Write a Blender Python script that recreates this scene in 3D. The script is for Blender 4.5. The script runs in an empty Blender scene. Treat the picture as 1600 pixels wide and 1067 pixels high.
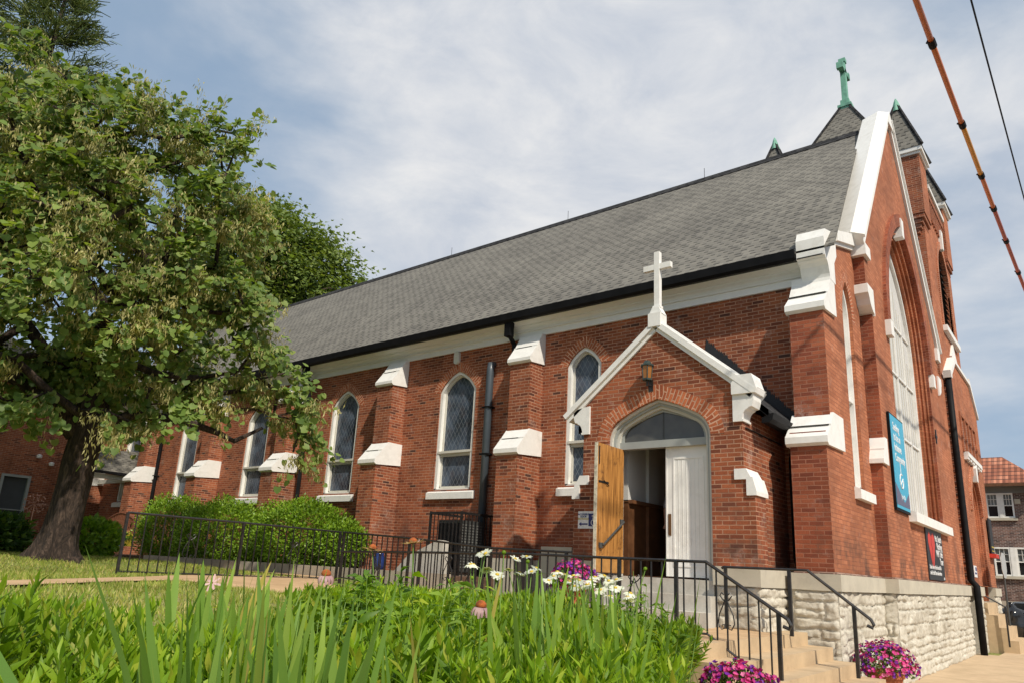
import bpy, bmesh, math, random
import numpy as np
from mathutils import Vector, Matrix
from mathutils.geometry import tessellate_polygon
random.seed(7); RNG = np.random.default_rng(7)
S = bpy.context.scene
COL = S.collection
R = math.radians

# ------------------------------------------------------------------ camera
cam = bpy.data.cameras.new("camera"); co = bpy.data.objects.new("camera", cam); COL.objects.link(co)
yaw, pitch, roll = -0.68427274, 0.26453212, -0.05222559
fw = Vector((math.sin(yaw)*math.cos(pitch), math.cos(yaw)*math.cos(pitch), math.sin(pitch)))
rt = Vector((math.cos(yaw), -math.sin(yaw), 0)); dn = fw.cross(rt)
r2 = rt*math.cos(roll)+dn*math.sin(roll); d2 = -rt*math.sin(roll)+dn*math.cos(roll)
co.matrix_world = Matrix.Translation((3.105, -12.45, 1.45)) @ Matrix((r2, -d2, -fw)).transposed().to_4x4()
cam.sensor_width = 36; cam.lens = 1123.83/1600*36; cam.shift_y = 48.45/1600
cam.clip_start = .05; cam.clip_end = 2000
S.camera = co

# ------------------------------------------------------------------ light and sky
SUN = Vector((1.0, -.50, 1.06)).normalized()
sl = bpy.data.lights.new("sun", 'SUN'); sl.energy = 4.3; sl.angle = R(1.3); sl.color = (1, .915, .78)
so = bpy.data.objects.new("sun", sl); COL.objects.link(so)
so.rotation_euler = SUN.to_track_quat('Z', 'Y').to_euler(); so.location = (20, -20, 30)
W = bpy.data.worlds.new("World"); S.world = W; W.use_nodes = True
nt = W.node_tree; N = nt.nodes; L = nt.links; N.clear()
sky = N.new('ShaderNodeTexSky'); sky.sky_type = 'NISHITA'; sky.sun_disc = False
sky.sun_elevation = math.asin(SUN.z); sky.sun_rotation = math.atan2(SUN.x, SUN.y)
sky.air_density = 1.0; sky.dust_density = 1.6; sky.ozone_density = 1.5
tc = N.new('ShaderNodeTexCoord'); bgn = N.new('ShaderNodeBackground'); out = N.new('ShaderNodeOutputWorld')
mp = N.new('ShaderNodeMapping'); mp.inputs['Scale'].default_value = (1, 1, 2.2); mp.inputs['Location'].default_value = (2.3, .7, .35)
L.new(tc.outputs['Generated'], mp.inputs[0])
n1 = N.new('ShaderNodeTexNoise'); n1.inputs['Scale'].default_value = 1.9; n1.inputs['Detail'].default_value = 9; n1.inputs['Roughness'].default_value = .55; n1.inputs['Distortion'].default_value = .25
L.new(mp.outputs[0], n1.inputs['Vector'])
# broad banks of cloud at fixed bearings of the sky: a bank over the roof, a veil over the street
def bank(dirv, k, amp):
    dp = N.new('ShaderNodeVectorMath'); dp.operation = 'DOT_PRODUCT'; L.new(tc.outputs['Generated'], dp.inputs[0]); dp.inputs[1].default_value = Vector(dirv).normalized()
    mr = N.new('ShaderNodeMapRange'); mr.interpolation_type = 'SMOOTHSTEP'; L.new(dp.outputs['Value'], mr.inputs[0])
    mr.inputs[1].default_value = k; mr.inputs[2].default_value = 1; mr.inputs[3].default_value = 0; mr.inputs[4].default_value = amp
    return mr.outputs[0]
def wmath(op, a, b):
    m = N.new('ShaderNodeMath'); m.operation = op
    for i, v in enumerate((a, b)):
        if isinstance(v, (int, float)): m.inputs[i].default_value = v
        else: L.new(v, m.inputs[i])
    return m.outputs[0]
acc = wmath('ADD', wmath('SUBTRACT', wmath('MULTIPLY', n1.outputs['Fac'], 1.55), .30), bank((-.58, .64, .50), .93, .26))
acc = wmath('ADD', acc, bank((-.42, .74, .53), .95, .12))
acc = wmath('ADD', acc, bank((-.30, .66, .69), .93, .16))
acc = wmath('ADD', acc, bank((-.14, .78, .60), .94, .17))
acc = wmath('ADD', acc, bank((-.76, .32, .56), .93, -.16))
acc = wmath('ADD', acc, bank((-.74, .56, .38), .985, -.06))
ramp = N.new('ShaderNodeMapRange'); ramp.interpolation_type = 'SMOOTHSTEP'
L.new(acc, ramp.inputs[0]); ramp.inputs[1].default_value = .26; ramp.inputs[2].default_value = .84; ramp.inputs[4].default_value = .97
cc = N.new('ShaderNodeMix'); cc.data_type = 'RGBA'; cc.inputs[7].default_value = (6.3, 6.35, 6.6, 1)
n2 = N.new('ShaderNodeTexNoise'); n2.inputs['Scale'].default_value = 4.2; n2.inputs['Detail'].default_value = 8; n2.inputs['Roughness'].default_value = .6; n2.inputs['Distortion'].default_value = .4; L.new(mp.outputs[0], n2.inputs['Vector'])
cr_ = N.new('ShaderNodeValToRGB'); cr_.color_ramp.elements[0].position = .36; cr_.color_ramp.elements[0].color = (5.3, 5.7, 6.4, 1); cr_.color_ramp.elements[1].position = .66; cr_.color_ramp.elements[1].color = (7.9, 7.85, 7.8, 1)
L.new(n2.outputs['Fac'], cr_.inputs[0]); L.new(cr_.outputs[0], cc.inputs[7])
haze = N.new('ShaderNodeMix'); haze.data_type = 'RGBA'; haze.inputs[0].default_value = .72; haze.inputs[7].default_value = (3.3, 4.45, 5.9, 1)
L.new(sky.outputs[0], haze.inputs[6]); L.new(haze.outputs[2], cc.inputs[6]); L.new(ramp.outputs[0], cc.inputs[0])
L.new(cc.outputs[2], bgn.inputs['Color']); bgn.inputs['Strength'].default_value = .11
L.new(bgn.outputs[0], out.inputs[0])
S.render.engine = 'CYCLES'
S.view_settings.view_transform = 'Standard'; S.view_settings.look = 'None'; S.view_settings.exposure = 0.0; S.view_settings.gamma = 1
S.cycles.max_bounces = 6; S.cycles.transparent_max_bounces = 12

# ------------------------------------------------------------------ materials
class NT:
    def __init__(s, name):
        s.m = bpy.data.materials.new(name); s.m.use_nodes = True; s.t = s.m.node_tree; s.n = s.t.nodes
        s.b = s.n['Principled BSDF']; s.o = s.n['Material Output']
    def new(s, t, **kw):
        x = s.n.new(t)
        for k, v in kw.items():
            if hasattr(x, k): setattr(x, k, v)
            else: s.set(x, k, v)
        return x
    def set(s, x, k, v):
        i = x.inputs[int(k[1:])] if (k[0] == 'i' and k[1:].isdigit()) else x.inputs[k.replace('_', ' ')]
        if isinstance(v, bpy.types.NodeSocket): s.t.links.new(v, i)
        else: i.default_value = v
    def link(s, a, b): s.t.links.new(a, b)
    def noise(s, scale, detail=4, vec=None, rough=.55):
        x = s.new('ShaderNodeTexNoise'); x.inputs['Scale'].default_value = scale; x.inputs['Detail'].default_value = detail; x.inputs['Roughness'].default_value = rough
        s.link(vec if vec else s.obj(), x.inputs['Vector']); return x.outputs['Fac']
    def obj(s):
        if not hasattr(s, '_p'): s._p = s.new('ShaderNodeNewGeometry').outputs['Position']
        return s._p
    def ramp(s, fac, stops):
        x = s.new('ShaderNodeValToRGB'); e = x.color_ramp.elements
        while len(e) < len(stops): e.new(.5)
        for i, (p, c) in enumerate(stops): e[i].position = p; e[i].color = (*c, 1) if len(c) == 3 else c
        s.link(fac, x.inputs[0]); return x.outputs[0]
    def mix(s, a, b, f, mode='MIX'):
        x = s.new('ShaderNodeMix'); x.data_type = 'RGBA'; x.blend_type = mode
        for i, v in ((6, a), (7, b), (0, f)):
            if isinstance(v, bpy.types.NodeSocket): s.link(v, x.inputs[i])
            elif isinstance(v, tuple): x.inputs[i].default_value = (*v, 1)
            else: x.inputs[i].default_value = v
        return x.outputs[2]
    def rng(s, v, a, b, c=0., d=1.):
        x = s.new('ShaderNodeMapRange'); s.link(v, x.inputs[0])
        for i, q in enumerate((a, b, c, d)): x.inputs[i+1].default_value = q
        return x.outputs[0]
    def math(s, op, a, b=0.):
        x = s.new('ShaderNodeMath'); x.operation = op
        for i, v in enumerate((a, b)):
            if isinstance(v, bpy.types.NodeSocket): s.link(v, x.inputs[i])
            else: x.inputs[i].default_value = v
        return x.outputs[0]
    def bump(s, h, strength=.4, dist=.01):
        x = s.new('ShaderNodeBump'); x.inputs['Strength'].default_value = strength; x.inputs['Distance'].default_value = dist
        s.link(h, x.inputs['Height']); s.link(x.outputs[0], s.b.inputs['Normal'])
    def base(s, c):
        if isinstance(c, tuple): s.b.inputs['Base Color'].default_value = (*c, 1)
        else: s.link(c, s.b.inputs['Base Color'])
    def rough(s, r):
        if isinstance(r, float): s.b.inputs['Roughness'].default_value = r
        else: s.link(r, s.b.inputs['Roughness'])

def brick_mat(name, tones, mortar, msize=.011, bw=.2133, rh=.0677, stain=.35, pale=None, bumpd=.006, mcontrast=1., off=.5):
    m = NT(name); uv = m.new('ShaderNodeTexCoord').outputs['UV']
    wob = m.new('ShaderNodeTexNoise', Scale=9., Detail=2.); m.link(m.obj(), wob.inputs['Vector'])
    add = m.new('ShaderNodeVectorMath'); add.operation = 'MULTIPLY_ADD'; m.link(wob.outputs['Color'], add.inputs[0]); add.inputs[1].default_value = (.007, .007, 0); m.link(uv, add.inputs[2])
    b = m.new('ShaderNodeTexBrick'); m.link(add.outputs[0], b.inputs['Vector'])
    b.offset = off; b.inputs['Scale'].default_value = 1; b.inputs['Mortar Size'].default_value = msize; b.inputs['Mortar Smooth'].default_value = .25
    b.inputs['Brick Width'].default_value = bw; b.inputs['Row Height'].default_value = rh
    b.inputs['Color1'].default_value = (0, 0, 0, 1); b.inputs['Color2'].default_value = (1, 1, 1, 1); b.inputs['Mortar'].default_value = (.5, .5, .5, 1)
    col = m.ramp(b.outputs['Color'], tones)
    fine = m.noise(60, 3)
    col = m.mix(col, m.ramp(fine, [(.3, (.55, .5, .5)), (.7, (1.25, 1.2, 1.15))]), .55, 'MULTIPLY')
    big = m.noise(.9, 5)
    col = m.mix(col, m.ramp(big, [(.35, (1-stain,)*3), (.6, (1.1, 1.08, 1.05))]), 1., 'MULTIPLY')
    mc = m.mix(mortar, tuple(c*.62 for c in mortar), m.rng(m.noise(3.2, 4), .4, .7))
    col = m.mix(col, mc, m.math('MULTIPLY', b.outputs['Fac'], mcontrast))
    if pale:
        w = m.noise(2.3, 5); w2 = m.noise(25, 3)
        col = m.mix(col, pale, m.math('MULTIPLY', m.rng(w, .6, .75, 0, .55), m.rng(w2, .35, .6)))
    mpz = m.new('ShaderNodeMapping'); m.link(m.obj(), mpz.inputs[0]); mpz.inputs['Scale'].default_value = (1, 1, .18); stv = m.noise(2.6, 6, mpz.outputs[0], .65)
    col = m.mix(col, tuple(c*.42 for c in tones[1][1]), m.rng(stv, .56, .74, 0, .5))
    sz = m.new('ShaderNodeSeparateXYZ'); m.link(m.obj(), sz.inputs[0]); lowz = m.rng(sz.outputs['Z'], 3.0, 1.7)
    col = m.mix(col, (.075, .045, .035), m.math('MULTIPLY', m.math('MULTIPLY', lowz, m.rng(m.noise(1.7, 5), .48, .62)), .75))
    m.base(col); m.rough(m.rng(fine, 0, 1, .75, .95)); m.b.inputs['Specular IOR Level'].default_value = .25
    h = m.math('SUBTRACT', m.math('MULTIPLY', fine, .35), b.outputs['Fac'])
    m.bump(h, .8, bumpd); return m.m
TON = [(0., (.08, .042, .033)), (.04, (.17, .055, .032)), (.18, (.25, .074, .037)), (.5, (.325, .100, .046)), (.85, (.375, .122, .056)), (1., (.30, .103, .058))]
M = {}
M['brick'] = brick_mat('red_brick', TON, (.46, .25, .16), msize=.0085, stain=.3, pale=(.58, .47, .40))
M['face_brick'] = brick_mat('pressed_red_brick', [(0., (.38, .14, .070)), (.5, (.455, .175, .088)), (1., (.52, .21, .11))], (.33, .12, .07), msize=.006, stain=.28, pale=(.45, .33, .28), bumpd=.003)
M['shade_and_hood_brick'] = brick_mat('shade_and_hood_brick', [(0., (.22, .062, .036)), (.5, (.31, .09, .046)), (1., (.38, .12, .062))], (.36, .16, .10), msize=.007, stain=.35, pale=(.5, .4, .35), bumpd=.003)  # darker copy of the face brick, shade of side faces put into colour
M['voussoir'] = brick_mat('arch_brick', [(0., (.36, .10, .045)), (.5, (.45, .135, .058)), (1., (.52, .17, .075))], (.62, .36, .24), bumpd=.006)
M['dark_brick'] = brick_mat('dark_red_brick', [(0., (.05, .03, .025)), (.5, (.12, .045, .032)), (1., (.2, .06, .04))], (.42, .28, .22))
M['brown_brick'] = brick_mat('brown_tapestry_brick', [(0., (.06, .035, .035)), (.5, (.14, .07, .06)), (1., (.26, .15, .12))], (.34, .29, .26), msize=.014, bw=.22, rh=.075, pale=None)

def shingle_mat(name, tones, bw=.26, rh=.145, dark=.16):
    m = NT(name); uv = m.new('ShaderNodeTexCoord').outputs['UV']; sep = m.new('ShaderNodeSeparateXYZ'); m.link(uv, sep.inputs[0])
    row = m.math('FLOOR', m.math('DIVIDE', sep.outputs['Y'], rh)); fr = m.math('FRACT', m.math('DIVIDE', sep.outputs['Y'], rh))
    wn = m.new('ShaderNodeTexWhiteNoise'); wn.noise_dimensions = '1D'; m.link(row, wn.inputs['W'])
    uu = m.math('ADD', m.math('DIVIDE', sep.outputs['X'], bw), m.math('ADD', m.math('MULTIPLY', row, .5), m.math('MULTIPLY', wn.outputs['Value'], .35))); cell = m.math('FLOOR', uu); fu = m.math('FRACT', uu)
    w2 = m.new('ShaderNodeTexWhiteNoise'); w2.noise_dimensions = '2D'; cb = m.new('ShaderNodeCombineXYZ'); m.link(cell, cb.inputs[0]); m.link(row, cb.inputs[1]); m.link(cb.outputs[0], w2.inputs['Vector'])
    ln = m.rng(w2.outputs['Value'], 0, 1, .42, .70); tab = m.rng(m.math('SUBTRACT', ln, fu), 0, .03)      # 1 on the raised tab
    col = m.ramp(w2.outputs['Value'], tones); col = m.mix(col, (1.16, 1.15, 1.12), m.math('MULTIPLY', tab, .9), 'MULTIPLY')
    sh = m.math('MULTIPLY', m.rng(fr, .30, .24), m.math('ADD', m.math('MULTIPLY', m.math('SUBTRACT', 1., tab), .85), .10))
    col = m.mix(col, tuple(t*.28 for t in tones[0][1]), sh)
    g = m.noise(120, 2); col = m.mix(col, m.ramp(g, [(.3, (.75, .75, .75)), (.7, (1.25, 1.25, 1.25))]), .6, 'MULTIPLY')
    col = m.mix(col, m.ramp(m.noise(.45, 6), [(.3, (.84, .84, .84)), (.7, (1.1, 1.1, 1.08))]), 1., 'MULTIPLY')
    mpz = m.new('ShaderNodeMapping'); m.link(uv, mpz.inputs[0]); mpz.inputs['Scale'].default_value = (1.6, .12, 1); st = m.noise(1.4, 6, mpz.outputs[0]); col = m.mix(col, (.72, .72, .73), m.rng(st, .55, .75, 0, .6), 'MULTIPLY')
    m.base(col); m.rough(.95); m.b.inputs['Specular IOR Level'].default_value = .2
    m.bump(m.math('ADD', m.math('MULTIPLY', fr, -1.), m.math('MULTIPLY', tab, .6)), .7, .008); return m.m
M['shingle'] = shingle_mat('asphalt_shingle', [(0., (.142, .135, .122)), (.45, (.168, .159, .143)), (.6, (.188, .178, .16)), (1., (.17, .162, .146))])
M['dark_shingle'] = shingle_mat('dark_shingle', [(0., (.02, .02, .022)), (1., (.045, .045, .048))])

def plain(name, c, rough=.6, var=.12, nscale=6, bump=0., metal=0., spec=.5, dirt=None, dscale=2.):
    m = NT(name); f = m.noise(nscale, 6)
    col = m.mix(c, m.ramp(f, [(.3, (1-var,)*3), (.7, (1+var,)*3)]), 1., 'MULTIPLY')
    if dirt: col = m.mix(col, dirt, m.math('MULTIPLY', m.rng(m.noise(dscale, 8, rough=.7), .5, .72), .7))
    m.base(col); m.rough(m.rng(f, 0, 1, max(rough-.1, .02), min(rough+.1, 1))); m.b.inputs['Metallic'].default_value = metal
    m.b.inputs['Specular IOR Level'].default_value = spec
    if bump: m.bump(m.noise(nscale*6, 4), bump, .004)
    return m.m
M['white'] = plain('white_paint', (.80, .79, .75), .5, .05, 3, .15, dirt=(.56, .54, .48), dscale=1.8)
M['trim_white'] = plain('clean_white_trim', (.80, .80, .79), .5, .03, 3)
M['stone_white'] = plain('painted_stone', (.80, .79, .755), .7, .04, 8, .3, dirt=(.66, .64, .59), dscale=5.)
M['cream'] = plain('cream_paint', (.62, .60, .53), .5, .06, 4, dirt=(.4, .38, .33))
M['grey_paint'] = plain('grey_green_paint', (.33, .345, .325), .45, .08, 4)
M['black'] = plain('black_gutter_paint', (.009, .009, .010), .55, .3, 5, spec=.12)
M['iron'] = plain('black_iron', (.016, .015, .015), .4, .4, 14, .3, spec=.5, dirt=(.05, .035, .028), dscale=9.)
M['copper'] = plain('green_copper', (.17, .40, .29), .6, .15, 5, .2, dirt=(.05, .12, .1), dscale=3.)
M['concrete'] = plain('concrete', (.40, .35, .28), .9, .12, 5, .4, dirt=(.26, .22, .17), dscale=1.2)
M['tan_concrete'] = plain('tan_concrete', (.52, .385, .235), .9, .1, 4, .5, dirt=(.36, .25, .15), dscale=1.7)
M['pale_concrete'] = plain('pale_concrete', (.50, .475, .42), .9, .1, 5, .4, dirt=(.28, .25, .2), dscale=2.)
M['asphalt'] = plain('asphalt', (.055, .055, .056), .9, .2, 20, .5)
M['dark_metal'] = plain('dark_grey_metal', (.06, .062, .06), .45, .2, 5)
M['bronze'] = plain('copper_wire', (.55, .28, .2), .35, .15, 8, metal=.6)
M['terracotta'] = plain('terracotta', (.42, .13, .05), .8, .12, 9, .3)
M['plaster'] = plain('interior_plaster', (.55, .55, .52), .8, .05, 3)
M['dado'] = plain('brown_panelling', (.14, .06, .025), .5, .3, 6)
M['soil'] = plain('mulch', (.10, .055, .035), 1., .5, 30, 1.)
M['bag'] = plain('black_plastic', (.012, .012, .013), .18, .3, 4, spec=.7)
M['skin'] = plain('skin', (.45, .27, .19), .6, .05, 5)
M['shirt'] = plain('speckled_shirt', (.25, .25, .27), .9, .9, 30)
M['dark_cloth'] = plain('dark_cloth', (.02, .02, .022), .9, .2, 8)
M['tile'] = None

def limestone():
    m = NT('rock_faced_limestone'); a = m.noise(1.6, 6); b = m.noise(14, 6)
    col = m.ramp(a, [(.3, (.42, .385, .32)), (.5, (.55, .515, .445)), (.7, (.64, .61, .54))])
    col = m.mix(col, m.ramp(b, [(.3, (.72, .7, .66)), (.55, (1.05, 1.04, 1.0))]), .8, 'MULTIPLY')
    col = m.mix(col, (.24, .20, .15), m.rng(m.noise(4.5, 8, rough=.7), .58, .72, 0, .55))
    m.base(col); m.rough(.95); m.b.inputs['Specular IOR Level'].default_value = .15; m.bump(m.noise(28, 6, rough=.65), .7, .012); return m.m
M['limestone'] = limestone()
M['sill_stone'] = plain('smooth_limestone', (.50, .46, .37), .9, .1, 5, .35, dirt=(.3, .27, .22), dscale=2.5)

def wood_door():
    m = NT('varnished_oak'); mp_ = m.new('ShaderNodeMapping'); m.link(m.obj(), mp_.inputs[0]); mp_.inputs['Scale'].default_value = (14, 14, .9)
    n = m.new('ShaderNodeTexNoise', Scale=2.2, Detail=8.); m.link(mp_.outputs[0], n.inputs['Vector'])
    col = m.ramp(n.outputs['Fac'], [(.3, (.20, .085, .022)), (.5, (.42, .19, .05)), (.7, (.58, .28, .08))])
    w = m.noise(6, 6, rough=.7); col = m.mix(col, (.09, .04, .02), m.rng(w, .54, .68, 0, .75))
    sep = m.new('ShaderNodeSeparateXYZ'); m.link(m.obj(), sep.inputs[0])
    st = m.math('FRACT', m.math('MULTIPLY', sep.outputs['Y'], 6.6)); col = m.mix(col, (.16, .07, .02), m.rng(st, .03, .0))
    m.base(col); m.rough(.45); m.bump(n.outputs['Fac'], .2, .003); return m.m
M['oak'] = wood_door()
M['peeling'] = plain('peeling_paint', (.60, .55, .42), .8, .2, 20, .6, dirt=(.05, .04, .03), dscale=14.)
M['teak'] = plain('brown_wood', (.16, .06, .03), .6, .25, 12)
M['brass'] = plain('aged_brass', (.18, .09, .035), .4, .2, 9, metal=.5)

def leaded(name, base=(.045, .06, .085), line=(.30, .33, .36), sx=.062, sz=.105):
    m = NT(name); uv = m.new('ShaderNodeTexCoord').outputs['UV']; sep = m.new('ShaderNodeSeparateXYZ'); m.link(uv, sep.inputs[0])
    u = m.math('DIVIDE', sep.outputs['X'], sx*2); v = m.math('DIVIDE', sep.outputs['Y'], sz*2)
    def tri(x): return m.math('ABSOLUTE', m.math('SUBTRACT', m.math('FRACT', x), .5))
    a = tri(m.math('ADD', u, v)); b = tri(m.math('SUBTRACT', u, v))
    ln = m.rng(m.math('MAXIMUM', a, b), .455, .475)
    f = m.noise(2.4, 4); vr = m.new('ShaderNodeTexVoronoi', Scale=4.); m.link(m.obj(), vr.inputs['Vector'])
    col = m.mix(m.ramp(f, [(.35, tuple(c*.55 for c in base)), (.65, tuple(c*1.9 for c in base))]), (.10, .07, .07), m.rng(vr.outputs['Distance'], .5, .1, 0, .3))
    m.base(m.mix(col, line, m.math('MULTIPLY', ln, .6))); m.rough(m.rng(f, .3, .7, .16, .34)); m.b.inputs['Specular IOR Level'].default_value = .55
    m.bump(m.noise(5, 3), .25, .02); return m.m
M['leaded'] = leaded('leaded_glass')
def glass(name, c, r=.08, s=.6):
    m = NT(name); m.base(m.mix(c, tuple(x*.5 for x in c), m.rng(m.noise(1.3, 3), .4, .6))); m.rough(r); m.b.inputs['Specular IOR Level'].default_value = s; return m.m
M['glass'] = glass('dark_window_glass', (.022, .024, .026)); M['lit_glass'] = glass('dim_window_glass', (.10, .095, .08), .1)
M['frosted'] = plain('frosted_white_glazing', (.62, .61, .58), .5, .08, 2.)
M['screen'] = plain('insect_screen', (.06, .065, .068), .7, .15, 3)
M['louver'] = plain('dark_louvre', (.055, .052, .048), .8, .15, 4)
def amber():
    m = NT('amber_lamp_glass'); m.base((.24, .085, .012)); m.rough(.2); m.b.inputs['Emission Color'].default_value = (1, .45, .06, 1); m.b.inputs['Emission Strength'].default_value = .06; return m.m
M['amber'] = amber()
def bulb():
    m = NT('lamp_bulb'); m.b.inputs['Emission Color'].default_value = (1, .75, .35, 1); m.b.inputs['Emission Strength'].default_value = 6; return m.m
M['bulb'] = bulb()
def flat(name, c, rough=.5, metal=0.): 
    m = NT(name); f = m.noise(20, 3); m.base(m.mix(c, tuple(x*.82 for x in c), m.rng(f, .35, .65))); m.rough(rough); m.b.inputs['Metallic'].default_value = metal; return m.m
M['sky_blue'] = flat('sky_blue_vinyl', (.07, .42, .62)); M['grey_vinyl'] = flat('grey_vinyl', (.13, .13, .2)); M['black_vinyl'] = flat('black_vinyl', (.022, .022, .024))
M['red_vinyl'] = flat('red_vinyl', (.62, .05, .03)); M['white_vinyl'] = flat('white_vinyl', (.82, .82, .82)); M['navy'] = flat('navy_print', (.02, .025, .16)); M['yellow'] = flat('yellow_print', (.6, .45, .05))
M['orange_sleeve'] = flat('orange_sleeve', (.62, .17, .05), .45); M['amber_sleeve'] = flat('amber_sleeve', (.70, .30, .04), .45); M['red_sleeve'] = flat('faded_red_sleeve', (.46, .11, .08), .5)
M['aluminium'] = flat('bare_aluminium', (.62, .62, .60), .35, .3)
M['blue_glaze'] = flat('blue_glaze', (.02, .04, .16), .15)
M['car_paint'] = flat('silver_blue_paint', (.30, .34, .40), .25, .3)
M['tyre'] = flat('tyre_rubber', (.02, .02, .02), .9)

def leaf_mat(name, tones, trans=.35, rough=.5, patch=None):
    m = NT(name); g = m.new('ShaderNodeNewGeometry'); col = m.ramp(g.outputs['Random Per Island'], tones)
    col = m.mix(col, m.ramp(m.noise(1.1, 3), [(.35, (.7, .74, .68)), (.65, (1.15, 1.15, 1.1))]), 1., 'MULTIPLY')
    m.base(col); m.rough(rough); m.b.inputs['Specular IOR Level'].default_value = .35
    t = m.new('ShaderNodeBsdfTranslucent'); m.link(m.mix(col, (1.35, 1.3, .45), 1., 'MULTIPLY'), t.inputs[0])
    x = m.new('ShaderNodeMixShader'); x.inputs[0].default_value = trans; m.link(m.b.outputs[0], x.inputs[1]); m.link(t.outputs[0], x.inputs[2]); m.link(x.outputs[0], m.o.inputs[0]); return m.m
M['redbud'] = leaf_mat('redbud_leaf', [(0., (.10, .17, .04)), (.4, (.165, .25, .06)), (.8, (.225, .31, .075)), (1., (.30, .36, .11))], .42)
M['pod'] = leaf_mat('dry_seed_pod', [(0., (.30, .28, .11)), (.5, (.46, .42, .18)), (1., (.62, .56, .28))], .4)
M['maple'] = leaf_mat('maple_leaf', [(0., (.09, .145, .035)), (.5, (.155, .22, .05)), (1., (.24, .30, .08))])
M['needles'] = leaf_mat('conifer_needles', [(0., (.06, .10, .03)), (.5, (.11, .15, .045)), (1., (.19, .21, .07))], .15)
M['box'] = leaf_mat('shrub_leaf', [(0., (.10, .20, .012)), (.5, (.19, .33, .02)), (1., (.30, .44, .04))], .3, .45)
M['phlox'] = leaf_mat('bright_green_leaf', [(0., (.10, .20, .012)), (.4, (.20, .34, .016)), (.85, (.32, .46, .028)), (1., (.46, .46, .07))], .42, .5)
M['iris'] = leaf_mat('iris_blade', [(0., (.12, .23, .04)), (.5, (.21, .35, .06)), (.93, (.33, .45, .08)), (1., (.55, .42, .12))], .35, .45)
M['grass'] = leaf_mat('lawn_grass', [(0., (.20, .27, .04)), (.5, (.32, .38, .07)), (.8, (.45, .42, .12)), (1., (.55, .44, .20))], .3)
M['stem'] = plain('plant_stem', (.14, .24, .04), .6, .15, 10)
M['dark_leaf'] = leaf_mat('hosta_leaf', [(0., (.03, .08, .015)), (.6, (.07, .14, .02)), (1., (.2, .3, .05))], .3)
M['cone_leaf'] = leaf_mat('coneflower_leaf', [(0., (.09, .18, .02)), (.5, (.16, .29, .03)), (1., (.26, .38, .05))], .4)
M['petal_white'] = leaf_mat('white_petal', [(0., (.72, .72, .68)), (1., (.85, .85, .82))], .3)
M['petal_pink'] = leaf_mat('pink_petal', [(0., (.58, .33, .40)), (1., (.75, .50, .52))], .35)
M['petunia'] = leaf_mat('petunia_petal', [(0., (.45, .02, .22)), (.45, (.68, .06, .30)), (.62, (.75, .20, .42)), (.64, (.13, .015, .30)), (1., (.22, .03, .42))], .3)
M['cone'] = plain('cone_orange', (.36, .09, .015), .8, .4, 60, 1.)
M['daisy_eye'] = plain('daisy_yellow', (.6, .42, .04), .8, .2, 50)
M['bark'] = None
def bark():
    m = NT('tree_bark'); mp_ = m.new('ShaderNodeMapping'); m.link(m.obj(), mp_.inputs[0]); mp_.inputs['Scale'].default_value = (9, 9, 2.4)
    n = m.new('ShaderNodeTexNoise', Scale=1.1, Detail=9., Roughness=.68, Distortion=1.6); m.link(mp_.outputs[0], n.inputs['Vector'])
    m.base(m.ramp(n.outputs['Fac'], [(.34, (.008, .006, .005)), (.5, (.045, .029, .021)), (.66, (.13, .088, .065))])); m.rough(.95); m.bump(n.outputs['Fac'], 1., .09); return m.m
M['bark'] = bark()

def ground_mat():
    m = NT('lawn_ground'); a = m.noise(.7, 5); b = m.noise(16, 5)
    col = m.ramp(a, [(.35, (.15, .19, .04)), (.55, (.27, .29, .08)), (.7, (.38, .32, .14))])
    m.base(m.mix(col, m.ramp(b, [(.3, (.6, .6, .6)), (.7, (1.25, 1.2, 1.1))]), 1., 'MULTIPLY')); m.rough(1.); m.bump(m.noise(50, 4), .8, .03); return m.m
M['lawn'] = ground_mat()
def slabs(name, c, jx, jy, dirt, ox=0., oy=0., jw=.012):
    m = NT(name); uv = m.new('ShaderNodeTexCoord').outputs['UV']; sep = m.new('ShaderNodeSeparateXYZ'); m.link(uv, sep.inputs[0])
    f = m.noise(2.5, 8, rough=.6); col = m.mix(c, m.ramp(f, [(.3, (.84, .83, .8)), (.7, (1.1, 1.1, 1.1))]), 1., 'MULTIPLY')
    col = m.mix(col, dirt, m.rng(m.noise(1.1, 8, rough=.7), .52, .75, 0, .6))
    j = None
    for ax, st, o in (('X', jx, ox), ('Y', jy, oy)):
        fr = m.math('FRACT', m.math('DIVIDE', m.math('ADD', sep.outputs[ax], o+50*st), st)); e = m.rng(fr, jw/st, jw/st*.5); j = e if j is None else m.math('MAXIMUM', j, e)
    m.base(m.mix(col, tuple(x*.3 for x in c), m.math('MULTIPLY', j, .8))); m.rough(.92); m.bump(m.math('SUBTRACT', m.math('MULTIPLY', m.noise(45, 4), .4), j), .5, .008); return m.m
M['sidewalk'] = slabs('sidewalk_concrete', (.55, .41, .26), 1.9, 1.9, (.40, .28, .17))
M['walk'] = slabs('walkway_concrete', (.54, .36, .20), 1.5, 1.5, (.36, .22, .11))

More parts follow.
